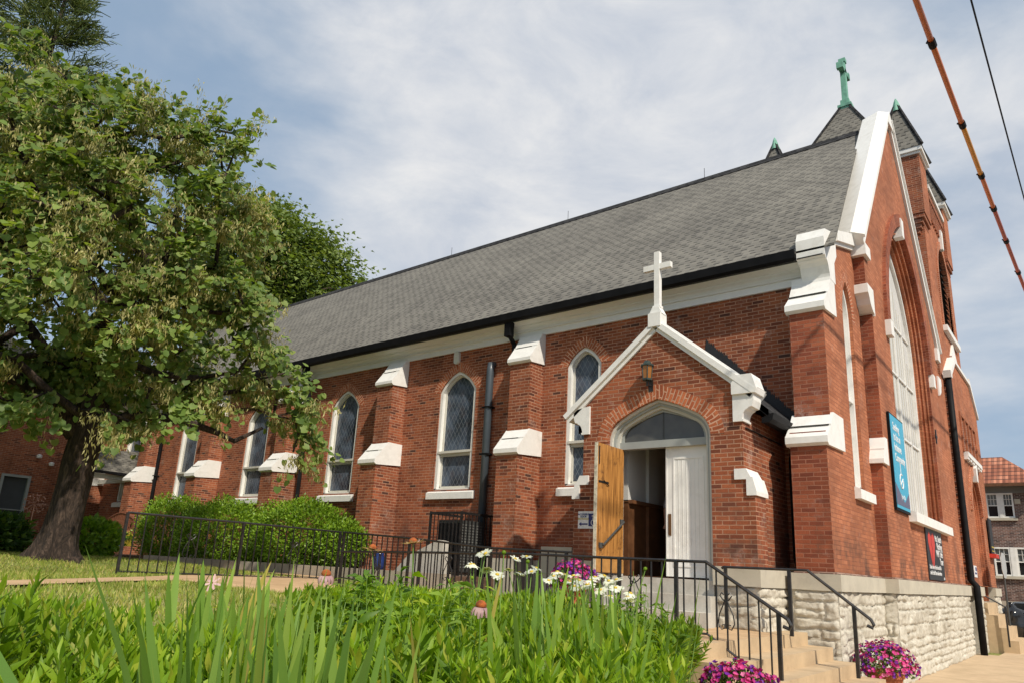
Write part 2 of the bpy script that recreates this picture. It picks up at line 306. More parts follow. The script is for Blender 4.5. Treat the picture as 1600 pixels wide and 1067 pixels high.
def roof_tile():
    m = NT('red_clay_tile'); uv = m.new('ShaderNodeTexCoord').outputs['UV']; sep = m.new('ShaderNodeSeparateXYZ'); m.link(uv, sep.inputs[0])
    b = m.new('ShaderNodeTexBrick'); m.link(uv, b.inputs['Vector']); b.offset = 0; b.inputs['Scale'].default_value = 1; b.inputs['Mortar Size'].default_value = .012
    b.inputs['Brick Width'].default_value = .26; b.inputs['Row Height'].default_value = .36; b.inputs['Color1'].default_value = (0, 0, 0, 1); b.inputs['Color2'].default_value = (1, 1, 1, 1)
    col = m.ramp(b.outputs['Color'], [(0., (.26, .085, .045)), (.6, (.40, .14, .075)), (1., (.48, .2, .12))])
    u = m.math('ABSOLUTE', m.math('SUBTRACT', m.math('FRACT', m.math('DIVIDE', sep.outputs['X'], .26)), .5)); v = m.math('FRACT', m.math('DIVIDE', sep.outputs['Y'], .36))
    col = m.mix(col, (.05, .02, .015), m.rng(v, .22, .1, 0, .9))
    m.base(col); m.rough(.8); m.bump(m.math('SUBTRACT', m.math('MULTIPLY', u, -2.), m.math('MULTIPLY', v, .8)), 1., .05); return m.m
M['tile'] = roof_tile()

# ------------------------------------------------------------------ mesh helpers
class MB:
    def __init__(s): s.v = []; s.f = []; s.uv = []; s.mi = []
    def face(s, pts, uv=None, mi=0):
        i = len(s.v); s.v += [tuple(p) for p in pts]; s.f.append(tuple(range(i, i+len(pts))))
        if uv is None:
            a = Vector((0, 0, 0)); P = [Vector(p) for p in pts]
            for k in range(len(P)): q = P[(k+1) % len(P)]; p = P[k]; a += Vector(((p.y-q.y)*(p.z+q.z), (p.z-q.z)*(p.x+q.x), (p.x-q.x)*(p.y+q.y)))
            if a.length: a.normalize()
            if abs(a.z) > .97: uv = [(p.x, p.y) for p in P]
            elif abs(a.y) >= abs(a.x): c = math.hypot(a.y, a.z) or 1; k = 1/max(abs(a.y)/c, .2) if abs(a.z) > .3 else 1; uv = [(p.x, p.z*k) for p in P]
            else: c = math.hypot(a.x, a.z) or 1; k = 1/max(abs(a.x)/c, .2) if abs(a.z) > .3 else 1; uv = [(p.y+.07, p.z*k) for p in P]
        s.uv.append(uv); s.mi.append(mi)
    def box(s, x0, x1, y0, y1, z0, z1, mi=0, mx=None):
        c = [(x, y, z) for z in (z0, z1) for y in (y0, y1) for x in (x0, x1)]
        for q, k in (((0, 2, 3, 1), 0), ((4, 5, 7, 6), 0), ((0, 1, 5, 4), 0), ((2, 6, 7, 3), 0), ((0, 4, 6, 2), 0), ((1, 3, 7, 5), 1)):
            s.face([c[i] for i in q], mi=(mx if (k and mx is not None) else mi))
        return s
    def prism(s, poly, axis, a0, a1, mi=0, mcap=None, holes=(), side_mi=None):
        """polygon in the plane across `axis`, extruded from a0 to a1 (caps tessellated, holes give reveals)"""
        def P(p, a): return (a, p[0], p[1]) if axis == 'x' else ((p[0], a, p[1]) if axis == 'y' else (p[0], p[1], a))
        loops = [list(poly)]+[list(h) for h in holes]
        flat_ = [p for l in loops for p in l]
        tris = tessellate_polygon([[Vector((p[0], p[1], 0)) for p in l] for l in loops])
        ar = sum(poly[i][0]*poly[(i+1) % len(poly)][1]-poly[(i+1) % len(poly)][0]*poly[i][1] for i in range(len(poly)))
        for a, sg in ((a0, -1), (a1, 1)):
            for t in tris:
                q = [flat_[i] for i in t]
                cr = (q[1][0]-q[0][0])*(q[2][1]-q[0][1])-(q[1][1]-q[0][1])*(q[2][0]-q[0][0])
                want = sg*(1 if axis != 'y' else -1)
                if cr*want < 0: q = q[::-1]
                s.face([P(p, a) for p in q], mi=(mcap if (mcap is not None and sg == 1) else mi))
        sm = mi if side_mi is None else side_mi
        for li, l in enumerate(loops):
            ar = sum(l[i][0]*l[(i+1) % len(l)][1]-l[(i+1) % len(l)][0]*l[i][1] for i in range(len(l)))
            fwd = (ar > 0) == (li == 0)
            if axis == 'y': fwd = not fwd
            for i in range(len(l)):
                p, q = l[i], l[(i+1) % len(l)]
                if not fwd: p, q = q, p
                s.face([P(p, a0), P(q, a0), P(q, a1), P(p, a1)], mi=sm)
        return s
    def ring(s, outer, inner, axis, a0, a1, radial=False, mi=0):
        """strip between two open outlines with the same point count, extruded"""
        def P(p, a): return (a, p[0], p[1]) if axis == 'x' else (p[0], a, p[1])
        d = 0
        for i in range(len(outer)-1):
            o0, o1, i0, i1 = outer[i], outer[i+1], inner[i], inner[i+1]
            st = math.dist(o0, o1)*.5+math.dist(i0, i1)*.5; w = math.dist(o0, i0)
            uv = [(.02, d), (.02, d+st), (.02+w, d+st), (.02+w, d)] if radial else None
            uv2 = [uv[0], uv[3], uv[2], uv[1]] if radial else None
            for a, flip in ((a0, False), (a1, True)):
                q = [P(o0, a), P(o1, a), P(i1, a), P(i0, a)]; u = uv
                if flip: q = [q[0], q[3], q[2], q[1]]; u = uv2
                s.face(q, u, mi)
            s.face([P(i0, a0), P(i1, a0), P(i1, a1), P(i0, a1)], None if not radial else [(0, d), (0, d+st), (abs(a1-a0), d+st), (abs(a1-a0), d)], mi)
            s.face([P(o1, a0), P(o0, a0), P(o0, a1), P(o1, a1)], None, mi); d += st
        for k in (0, -1):
            s.face([P(outer[k], a0), P(inner[k], a0), P(inner[k], a1), P(outer[k], a1)], None, mi)
        return s
    def tube(s, pts, r, n=8, cap=True, mi=0):
        P = [Vector(p) for p in pts]; rs = r if hasattr(r, '__len__') else [r]*len(P); rings = []; up = None
        for i, p in enumerate(P):
            t = (P[min(i+1, len(P)-1)]-P[max(i-1, 0)]).normalized()
            if up is None: up = Vector((0, 0, 1)) if abs(t.z) < .9 else Vector((1, 0, 0))
            a = t.cross(up).normalized(); b = a.cross(t).normalized(); up = b
            base = len(s.v)
            for k in range(n): an = 2*math.pi*k/n; s.v.append(tuple(p+(a*math.cos(an)+b*math.sin(an))*rs[i]))
            rings.append(base)
        d = 0
        for i in range(len(P)-1):
            st = (P[i+1]-P[i]).length
            for k in range(n):
                k2 = (k+1) % n; s.f.append((rings[i]+k, rings[i]+k2, rings[i+1]+k2, rings[i+1]+k)); s.mi.append(mi)
                u0 = k/n*6.28*rs[i]; u1 = (k+1)/n*6.28*rs[i]; s.uv.append([(u0, d), (u1, d), (u1, d+st), (u0, d+st)])
            d += st
        if cap:
            for i, rev in ((0, True), (-1, False)):
                q = [rings[i]+k for k in range(n)]; s.f.append(tuple(q[::-1] if rev else q)); s.uv.append([(0, 0)]*n); s.mi.append(mi)
        return s
    def lathe(s, prof, c=(0, 0, 0), n=16, mi=0):
        rings = []
        for r, z in prof:
            rings.append(len(s.v))
            for k in range(n): an = 2*math.pi*k/n; s.v.append((c[0]+r*math.cos(an), c[1]+r*math.sin(an), c[2]+z))
        for i in range(len(prof)-1):
            for k in range(n):
                k2 = (k+1) % n; s.f.append((rings[i]+k, rings[i]+k2, rings[i+1]+k2, rings[i+1]+k)); s.mi.append(mi)
                s.uv.append([(k/n, prof[i][1]), ((k+1)/n, prof[i][1]), ((k+1)/n, prof[i+1][1]), (k/n, prof[i+1][1])])
        return s
    def arrays(s, V, F, mi=0):
        """append numpy geometry: V (n,3), F list of index tuples"""
        b = len(s.v); s.v += [tuple(x) for x in V]
        for f in F: s.f.append(tuple(i+b for i in f)); s.uv.append([(0, 0)]*len(f)); s.mi.append(mi)
        return s

def wloc(o):
    v = Vector((0, 0, 0))
    while o: v += o.location; o = o.parent
    return v
SPLIT = {'cap_stone', 'porch_side', 'porch_base', 'water_table', 'kneeler', 'hood_stop', 'foundation_core', 'mullion', 'kick_plate', 'lightning_rod', 'vestibule_panelling', 'vestibule_plaster', 'brick_cross', 'floodlight', 'lettering', 'pilaster', 'sidewalk', 'road', 'string_course', 'bolt', 'downspout_head', 'pipe_strap', 'sill'}
def islands(mb):
    key = {}; par = list(range(len(mb.f)))
    def find(a):
        while par[a] != a: par[a] = par[par[a]]; a = par[a]
        return a
    for i, f in enumerate(mb.f):
        for v in f:
            k = tuple(round(c, 4) for c in mb.v[v])
            if k in key: par[find(i)] = find(key[k])
            else: key[k] = i
    g = {}
    for i in range(len(mb.f)): g.setdefault(find(i), []).append(i)
    return list(g.values())
def obj(name, mb, mats, parent=None, bevel=0., smooth=False, world=True):
    if name in SPLIT:
        isl = islands(mb)
        if 1 < len(isl) < 13:
            last = None
            for fs in isl:
                m2 = MB()
                for i in fs: m2.face([mb.v[v] for v in mb.f[i]], mb.uv[i], mb.mi[i])
                last = obj1(name, m2, mats, parent, bevel, smooth, world)
                if parent is None: last['kind'] = 'structure'
            return last
    return obj1(name, mb, mats, parent, bevel, smooth, world)
def obj1(name, mb, mats, parent=None, bevel=0., smooth=False, world=True):
    me = bpy.data.meshes.new(name); off = wloc(parent) if (parent and world) else Vector((0, 0, 0))
    me.from_pydata([(v[0]-off.x, v[1]-off.y, v[2]-off.z) for v in mb.v], [], mb.f)
    uvl = me.uv_layers.new(name='UVMap'); flat_ = [c for q in mb.uv for p in q for c in p]
    uvl.data.foreach_set('uv', flat_)
    for m_ in (mats if isinstance(mats, (list, tuple)) else [mats]): me.materials.append(m_)
    me.polygons.foreach_set('material_index', mb.mi)
    if smooth: me.polygons.foreach_set('use_smooth', [True]*len(me.polygons))
    me.update(); o = bpy.data.objects.new(name, me); COL.objects.link(o)
    if parent: o.parent = parent
    if bevel: b = o.modifiers.new('bevel', 'BEVEL'); b.width = bevel; b.segments = 2; b.limit_method = 'ANGLE'; b.angle_limit = R(35)
    return o
def npobj(name, V, F, mat, parent=None, smooth=False):
    """big numpy mesh; F (m,k)"""
    me = bpy.data.meshes.new(name); off = wloc(parent) if parent else Vector((0, 0, 0))
    V = np.asarray(V, np.float32)-np.array(off, np.float32); F = np.asarray(F, np.int32); k = F.shape[1]
    me.vertices.add(len(V)); me.vertices.foreach_set('co', V.ravel()); me.loops.add(F.size); me.loops.foreach_set('vertex_index', F.ravel())
    me.polygons.add(len(F)); me.polygons.foreach_set('loop_start', np.arange(0, F.size, k, dtype=np.int32)); me.polygons.foreach_set('loop_total', np.full(len(F), k, np.int32))
    if smooth: me.polygons.foreach_set('use_smooth', np.ones(len(F), bool))
    me.materials.append(mat); me.update(calc_edges=True); o = bpy.data.objects.new(name, me); COL.objects.link(o)
    if parent: o.parent = parent
    return o
def tag(o, label=None, cat=None, group=None, kind=None):
    if label: o['label'] = label
    if cat: o['category'] = cat
    if group: o['group'] = group
    if kind: o['kind'] = kind
    return o
def thing(name, label, cat, loc=(0, 0, 0), rz=0., group=None):
    o = bpy.data.objects.new(name, None); COL.objects.link(o); o.location = loc; o.rotation_euler = (0, 0, rz); o.empty_display_size = .2
    return tag(o, label, cat, group)
def dup(root, loc, rz=None, label=None, group=None, scale=None):
    def cp(o, par):
        c = o.copy(); COL.objects.link(c)
        if par: c.parent = par
        for ch in [x for x in bpy.data.objects if x.parent == o]: cp(ch, c)
        return c
    r = cp(root, None); r.location = loc
    if rz is not None: r.rotation_euler = (0, 0, rz)
    if scale: r.scale = (scale,)*3
    if label: r['label'] = label
    if group: r['group'] = group
    return r
def structure(o): o['kind'] = 'structure'; return o

def arch(cx, a, z0, zs, h, n=9, tudor=None):
    """closed outline of a pointed opening: base z0, spring zs, rise h, half width a"""
    right = []
    if tudor:
        rr = tudor; ang = [i/5*R(58) for i in range(6)]
        right = [(a-rr+rr*math.cos(t), zs+rr*math.sin(t)) for t in ang]; e = right[-1]
        right += [(e[0]*(1-t), e[1]*(1-t)+(zs+h)*t+.045*h*math.sin(math.pi*t)) for t in (.25, .5, .75, 1)]
    else:
        if h >= a*1.02:
            c = (h*h-a*a)/(2*a); rad = a+c; am = math.atan2(h, c)
            right = [(-c+rad*math.cos(am*i/n), zs+rad*math.sin(am*i/n)) for i in range(n+1)]
        else:      # low two-centred head, nearly straight sides with a crease at the spring
            ln = math.hypot(a, h); right = [(a*(1-i/n)+h/ln*.16*ln*(i/n)*(1-i/n)*4*.62, zs+h*i/n+a/ln*.16*ln*(i/n)*(1-i/n)*4*.62) for i in range(n+1)]
    pts = [(cx+a, z0)]+[(cx+x, z) for x, z in right]+[(cx-x, z) for x, z in right[-2::-1]]+[(cx-a, z0)]
    return pts
def offs(line, d):
    out_ = []
    for i, p in enumerate(line):
        a_ = line[max(i-1, 0)]; b_ = line[min(i+1, len(line)-1)]; tx, tz = b_[0]-a_[0], b_[1]-a_[1]; L_ = math.hypot(tx, tz) or 1; out_.append((p[0]+tz/L_*d, p[1]-tx/L_*d))
    out_[0] = (line[0][0]+d, line[0][1]); out_[-1] = (line[-1][0]-d, line[-1][1])
    m_ = len(line)//2; out_[m_] = (line[m_][0], line[m_][1]+d*1.12); return out_
def arch_line(cx, a, zs, h, n=9, tudor=None, z0=None):
    p = arch(cx, a, zs if z0 is None else z0, zs, h, n, tudor); return p[1:-1] if z0 is None else p

# ------------------------------------------------------------------ ground
def sm(t): t = np.clip(t, 0, 1); return t*t*(3-2*t)
def G(x, y):
    x = np.asarray(x, float); y = np.asarray(y, float)
    sh = np.interp(y, [-9.0, -5.6], [1.5, 0.]); z = .98-1.11*sm((x+2.2-sh)/3.0)
    z = z+.05*(sm((-x-2)/3))+.17*sm((-9.3-x)/2.6)*(1-.9*sm((y+5.2)/2.2))
    z = z-.24*sm((x+8.6)/3.2)*sm((y+7.6)/2.2)*(x < -1.6)
    z = np.where((y > -4.75) & (x > -.5), -.14, z)
    z = np.where((y > -4.3) & (x > -7.6) & (x <= -.5), np.minimum(z, .60), z)
    z = np.where(y > -1.9, np.minimum(z, 1.0), z)
    return z
xs = np.concatenate([np.arange(-60, -16, 1.5), np.arange(-16, 2.6, .25)]); ys = np.concatenate([np.arange(-50, -14, 1.5), np.arange(-14, -1.9, .25), np.arange(-1.75, 14, 1.5)])
X, Y = np.meshgrid(xs, ys, indexing='ij'); Z = G(X, Y)+.012*np.sin(X*3.1)*np.cos(Y*2.7)*(X < -2)
nx_, ny_ = X.shape; idx = np.arange(nx_*ny_).reshape(nx_, ny_)
F = np.stack([idx[:-1, :-1], idx[1:, :-1], idx[1:, 1:], idx[:-1, 1:]], -1).reshape(-1, 4)
o = structure(npobj('lawn', np.stack([X, Y, Z], -1).reshape(-1, 3), F, M['lawn'], smooth=True))
mb = MB(); mb.face([(-900, -900, -.22), (900, -900, -.22), (900, 900, -.22), (-900, 900, -.22)]); structure(obj('ground', mb, M['asphalt']))
mb = MB(); mb.box(.7, 4.4, -5.9, 17.4, -.3, -.10); mb.box(2.35, 4.4, -40, -5.9, -.3, -.10); mb.box(-6, .7, 17.0, 18.9, -.3, -.104); structure(obj('sidewalk', mb, M['sidewalk']))
mb = MB(); mb.box(.18, .7, -.8, 11, -.3, -.101); mb.box(-.6, .7, -5, -.8, -.3, -.104); structure(obj('sidewalk', mb, M['sidewalk']))
mb = MB(); mb.box(4.4, 4.58, -40, 17.6, -.3, -.09); structure(obj('kerb', mb, M['concrete'], bevel=.02))
mb = MB(); mb.face([(4.58, -200, -.20), (12, -200, -.20), (12, 200, -.20), (4.58, 200, -.20)]); mb.face([(-200, 19.0, -.196), (4.58, 19.0, -.196), (4.58, 27, -.196), (-200, 27, -.196)]); structure(obj('road', mb, M['asphalt']))
mb = MB(); mb.box(-40, 30, 27, 34, -.3, -.05); structure(obj('sidewalk', mb, M['sidewalk']))
mb = MB(); mb.box(-60, 60, 34, 60, -.3, -.02); structure(obj('ground', mb, M['lawn']))
# walkway ramp along the building and path across the lawn
mb = MB(); mb.prism([(-.42, -4.1), (-.42, -1.9), (-6.6, -2.15), (-9.6, -2.15), (-9.6, -4.35), (-7.5, -4.05)], 'z', .2, .3)
V = []
for i, v in enumerate(mb.v):
    t = min(max((-v[0]-3.5)/6., 0), 1); V.append((v[0], v[1], (.76+.24*t) if v[2] > .25 else .3))
mb.v = V; structure(obj('walkway', mb, M['walk']))
mb = MB(); P0 = [(-9.6, -2.5), (-9.6, -4.3), (-13, -5.4), (-17, -6.2), (-30, -7.4), (-30, -6.8), (-17, -5.5), (-13, -4.4)]
def draped(poly, dz, n=30):
    mbb = MB(); k = len(poly)//2; A = poly[:k+1] if False else None; return mbb
up_ = [(-4.4, -11.4), (-5.8, -9.75), (-7.45, -7.75), (-9.05, -6.0), (-9.75, -4.9), (-9.7, -3.1)]; lo_ = [(-3.7, -11.3), (-4.9, -9.9), (-6.3, -8.2), (-7.0, -7.1), (-7.0, -5.0), (-7.3, -4.05)]
def drape(mb, A, B, na, nb, dz=.03):
    """strip between two polylines draped on the terrain"""
    def at_(P, t): t *= len(P)-1; i = min(int(t), len(P)-2); f_ = t-i; return (P[i][0]*(1-f_)+P[i+1][0]*f_, P[i][1]*(1-f_)+P[i+1][1]*f_)
    def pt(i, j): a_, b_ = at_(A, i/na), at_(B, i/na); t = j/nb; x, y = a_[0]*(1-t)+b_[0]*t, a_[1]*(1-t)+b_[1]*t; return (x, y, float(G(x, y))+dz)
    for i in range(na):
        for j in range(nb): q = [pt(i, j), pt(i, j+1), pt(i+1, j+1), pt(i+1, j)]; mb.face(q, [(p[0], p[1]) for p in q])
mb = MB(); drape(mb, up_, lo_, 30, 6); structure(obj('path', mb, M['walk']))
mb = MB(); drape(mb, [(-7.0, -7.05), (-5.6, -6.7), (-4.2, -6.9), (-3.0, -6.3)], [(-7.3, -4.1), (-5.6, -4.1), (-4.2, -4.1), (-2.4, -4.1)], 20, 12, .034); structure(obj('path', mb, M['walk']))
mb = MB(); drape(mb, [(-9.7, -3.0), (-13, -2.75), (-19, -2.9)], [(-9.7, -2.32), (-13, -2.32), (-19, -2.32)], 20, 4, .035); structure(obj('path', mb, M['walk']))

# ------------------------------------------------------------------ church
CH = thing('church', 'red brick church with grey shingle roof, white stone trim and a pyramid roofed tower', 'church', (-12, 5, 0))
BR = [M['brick'], M['face_brick']]
WIN = [(-5.07, .43, 5.72, .40), (-8.73, .595, 5.56, .50), (-13.02, .595, 5.55, .50), (-17.3, .595, 5.55, .50), (-21.55, .595, 5.55, .50), (-25.85, .595, 5.55, .50)]
holes = [arch(cx, a, 3.16, zs, h) for cx, a, zs, h in WIN]
holes.append([(-3.15, 1.64), (-1.55, 1.64), (-1.55, 3.7), (-3.15, 3.7)])
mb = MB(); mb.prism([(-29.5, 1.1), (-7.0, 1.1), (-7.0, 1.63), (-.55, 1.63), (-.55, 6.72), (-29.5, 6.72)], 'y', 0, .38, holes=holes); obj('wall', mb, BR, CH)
for cx, a, zs, h in WIN:   # voussoir rings
    n = 12; mb = MB(); inn = arch_line(cx, a+.004, zs, h, n); out_ = offs(inn, .215); mb.ring(out_, inn, 'y', -.004, .05, True); obj('brick_arch', mb, M['voussoir'], CH)
def church_window(cx, a, zs, h):
    w = MB(); sill = 3.16; A = arch(cx, a-.002, sill, zs, h); B = arch(cx, a-.085, sill+.03, zs, h-.075); w.ring(A, B, 'y', .03, .30); w.box(cx-a, cx+a, .03, .30, sill, sill+.04)
    fr = obj('window', w, M['white'], CH, bevel=.008)
    s_ = MB(); A2 = arch(cx, a-.087, sill+.06, zs, h-.077); B2 = arch(cx, a-.125, sill+.09, zs, h-.115); s_.ring(A2, B2, 'y', .12, .19); s_.box(cx-a+.087, cx+a-.087, .12, .19, sill+.04, sill+.10); obj('sash', s_, M['cream'], fr, bevel=.005)
    r_ = MB(); r_.box(cx-a+.05, cx+a-.05, .015, .2, 4.045, 4.10); r_.box(cx-a+.08, cx+a-.08, .09, .2, 3.98, 4.045); obj('meeting_rail', r_, M['cream'], fr, bevel=.006)
    g_ = MB(); g_.prism(arch(cx, a-.12, sill+.08, zs, h-.11), 'y', .155, .165); obj('leaded_glass', g_, M['leaded'], fr)
    sl_ = MB(); sl_.prism([(.05, 3.15), (-.085, 3.09), (-.085, 2.94), (.05, 2.94)], 'x', cx-a-.14, cx+a+.16); obj('sill', sl_, M['stone_white'], fr, bevel=.01)
for k in WIN: church_window(*k)
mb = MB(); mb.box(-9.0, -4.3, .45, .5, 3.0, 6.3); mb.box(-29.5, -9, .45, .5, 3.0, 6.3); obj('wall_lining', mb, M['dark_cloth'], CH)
# buttresses of the side wall
M['joint'] = flat('dark_joint', (.04, .038, .035), .9)
BUT = [-6.15, -10.58, -14.95, -19.2, -23.6, -27.9]
for xr in BUT:
    xl = xr-.57; mb = MB(); zb = 1.63 if xr > -7 else 1.1; mb.prism([(.02, zb), (.02, 6.45), (-.42, 5.95), (-.47, 5.95), (-.47, 3.9), (-.78, 3.9), (-.78, zb)], 'x', xl, xr); b = obj('buttress', mb, BR, CH)
    c = MB(); c.prism([(.01, 3.80), (.01, 4.34), (-.46, 4.34), (-.63, 4.13), (-.66, 4.13), (-.66, 4.10), (-.86, 3.87), (-.86, 3.78), (-.80, 3.74)], 'x', xl-.035, xr+.035)
    c.prism([(.01, 5.86), (.01, 6.56), (-.12, 6.56), (-.30, 6.25), (-.33, 6.25), (-.33, 6.22), (-.55, 5.93), (-.55, 5.86), (-.49, 5.82)], 'x', xl-.035, xr+.035)
    obj('cap_stone', c, M['stone_white'], b, bevel=.008)
    for yj, zj in ((-.648, 4.115), (-.318, 6.235)): jm = MB(); jm.box(xl+.03, xr-.10, yj-.014, yj+.03, zj-.009, zj+.007); obj('open_joint', jm, M['joint'], b)
# plinth along the side
def rockface(name, p0, dx, length, z0, z1, nrm, parent, step=.022, seed=1, cap=True, bulge=.05):
    """rock-faced ashlar: a displaced sheet with squared blocks in courses"""
    rg = np.random.default_rng(seed); nu = int(length/step)+1; nv = int((z1-z0)/step)+1
    u = np.linspace(0, length, nu); v = np.linspace(0, z1-z0, nv); U, V = np.meshgrid(u, v, indexing='ij'); D = np.zeros_like(U); zc = 0; j = .016
    def fbm(u, v, sd):
        r_ = np.random.default_rng(sd); o_ = np.zeros_like(u); am = 1.
        for q in range(6):
            f = 3.2*1.9**q; g_ = r_.normal(0, 1, (int(length*f)+4, int((z1-z0)*f*1.4)+4)); x = u*f; y = v*f*1.4; i = x.astype(int); k = y.astype(int); fx = sm(x-i); fy = sm(y-k)
            o_ += am*((g_[i, k]*(1-fx)+g_[i+1, k]*fx)*(1-fy)+(g_[i, k+1]*(1-fx)+g_[i+1, k+1]*fx)*fy); am *= .58
        return o_
    npt = int(length*(z1-z0)*55)+8; pc = np.stack([rg.uniform(0, length, npt), rg.uniform(0, z1-z0, npt)], 1); pg = rg.normal(0, 2.2, (npt, 2)); ph_ = rg.normal(0, .32, npt); best = np.full(U.shape, 1e9); FC = np.zeros_like(U)
    wu = .03*fbm(U, V, seed+31); wv = .03*fbm(U, V, seed+32)
    for q in range(npt):
        du = U+wu-pc[q, 0]; dw = (V+wv-pc[q, 1])*1.4; dd = du*du+dw*dw; k_ = dd < best; best = np.where(k_, dd, best); FC = np.where(k_, ph_[q]+pg[q, 0]*du+pg[q, 1]*dw, FC)
    NZ = fbm(U, V, seed+50); rid = np.abs(fbm(U*.8, V*.8, seed+90))
    Uw = U+.012*fbm(U, V, seed+7); Vw = V+.012*fbm(U, V, seed+8)
    while zc < z1-z0-.01:
        hgt = min(rg.choice([.14, .2, .26, .33]), z1-z0-zc); hgt = z1-z0-zc if z1-z0-zc-hgt < .1 else hgt; uc = -rg.uniform(0, .4)
        while uc < length:
            ln = rg.uniform(.3, .85)
            parts = [(0, hgt)] if (hgt < .24 or rg.random() < .6) else [(0, hgt*.5), (hgt*.5, hgt*.5)]
            for z_, h_ in parts:
                e = np.minimum(np.minimum(Uw-uc, uc+ln-Uw), np.minimum(Vw-zc-z_, zc+z_+h_-Vw)); ins = e >= 0
                prof = sm(np.clip((e-.006)/.022, 0, 1)); tl = rg.uniform(-.6, .6, 2)
                rough = .55+.16*NZ+.8*np.clip(FC, -.7, .7)-.25*np.clip(.3-rid, 0, 1)+tl[0]*(U-uc-ln/2)/ln+tl[1]*(V-zc-z_-h_/2)/h_
                D = np.where(ins, -.014*(e < .008)+prof*bulge*np.clip(.15+rg.uniform(0, .35)+.6*rough, .05, 1.6), D)
            uc += ln
        zc += hgt
    D += rg.normal(0, .002, D.shape)
    endu = sm(np.minimum(U, length-U)/.05); D = D*(.25+.75*endu)
    p0 = np.array(p0, float); dv = np.array(dx, float); nn = np.array(nrm, float)
    Pt = p0+U[..., None]*dv+np.stack([0*V, 0*V, V], -1)+D[..., None]*nn
    Pt[..., 2] += 0
    ii = np.arange(nu*nv).reshape(nu, nv); Fq = np.stack([ii[:-1, :-1], ii[1:, :-1], ii[1:, 1:], ii[:-1, 1:]], -1).reshape(-1, 4)
    if np.dot(np.cross(dv, (0, 0, 1)), nn) < 0: Fq = Fq[:, ::-1]
    return npobj(name, Pt.reshape(-1, 3), Fq, M['limestone'], parent)
FD = [(-.72, 0, 1)]
zt = 1.36
# front: x face of corner pier, step, gable front, tower
rockface('foundation_stone', (.03, -.93, -.12), (0, 1, 0), 2.80, -.12, zt, (1, 0, 0), CH, seed=3)
rockface('foundation_stone', (-.60, -.93, -.12), (1, 0, 0), .63, -.12, zt, (0, -1, 0), CH, seed=4)
rockface('foundation_stone', (.02, 1.86, -.12), (1, 0, 0), .22, -.12, zt, (0, -1, 0), CH, seed=5)
rockface('foundation_stone', (.24, 1.86, -.12), (0, 1, 0), 8.65, -.12, zt, (1, 0, 0), CH, seed=6)
rockface('foundation_stone', (.34, 10.85, -.12), (0, 1, 0), 1.45, -.12, zt, (1, 0, 0), CH, seed=8)
rockface('foundation_stone', (.34, 15.0, -.12), (0, 1, 0), 1.5, -.12, zt, (1, 0, 0), CH, seed=9)
rockface('foundation_stone', (-.92, -1.93, .6), (1, 0, 0), .17, .6, zt, (0, -1, 0), CH, seed=10)
mb = MB()
mb.box(-.62, .034, -.935, .3, -.15, zt+.01); mb.box(-.3, .245, 1.855, 10.5, -.15, zt+.01); mb.box(-.3, .033, .3, 1.855, -.15, zt+.01); mb.box(-4.5, .338, 10.86, 12.42, -.15, zt+.01); mb.box(-4.5, .338, 14.96, 16.5, -.15, zt+.01); obj('foundation_core', mb, M['limestone'], CH)
def band(poly, name='water_table'):
    m_ = MB(); m_.prism(poly, 'z', zt, 1.60); k = 1; c_ = MB(); return obj(name, m_, M['sill_stone'], CH, bevel=.03)
band([(-.66, -.98), (.10, -.98), (.10, 1.80), (.31, 1.80), (.31, 10.55), (.0, 10.55), (-.3, 10.5), (-.3, 0.), (-.66, 0.)])
band([(-.3, 10.78), (.41, 10.78), (.41, 12.35), (.0, 12.35), (-.3, 12.35)]); band([(-.3, 15.0), (.41, 15.0), (.41, 16.58), (-.3, 16.58)])
mb = MB(); mb.box(-.58, .04, -.93, 1.88, 1.595, 1.632); mb.box(-.2, .24, 1.86, 10.5, 1.595, 1.632); obj('mortar_bed', mb, M['dark_brick'], CH)
mb = MB(); mb.box(-6.98, -.66, -.06, .02, .6, 1.63); obj('plinth', mb, M['sill_stone'], CH, bevel=.02)
for xr in BUT[:1]: mb = MB(); mb.box(xr-.62, xr+.05, -.85, .02, .8, 1.63); obj('buttress_base', mb, M['sill_stone'], CH, bevel=.02)
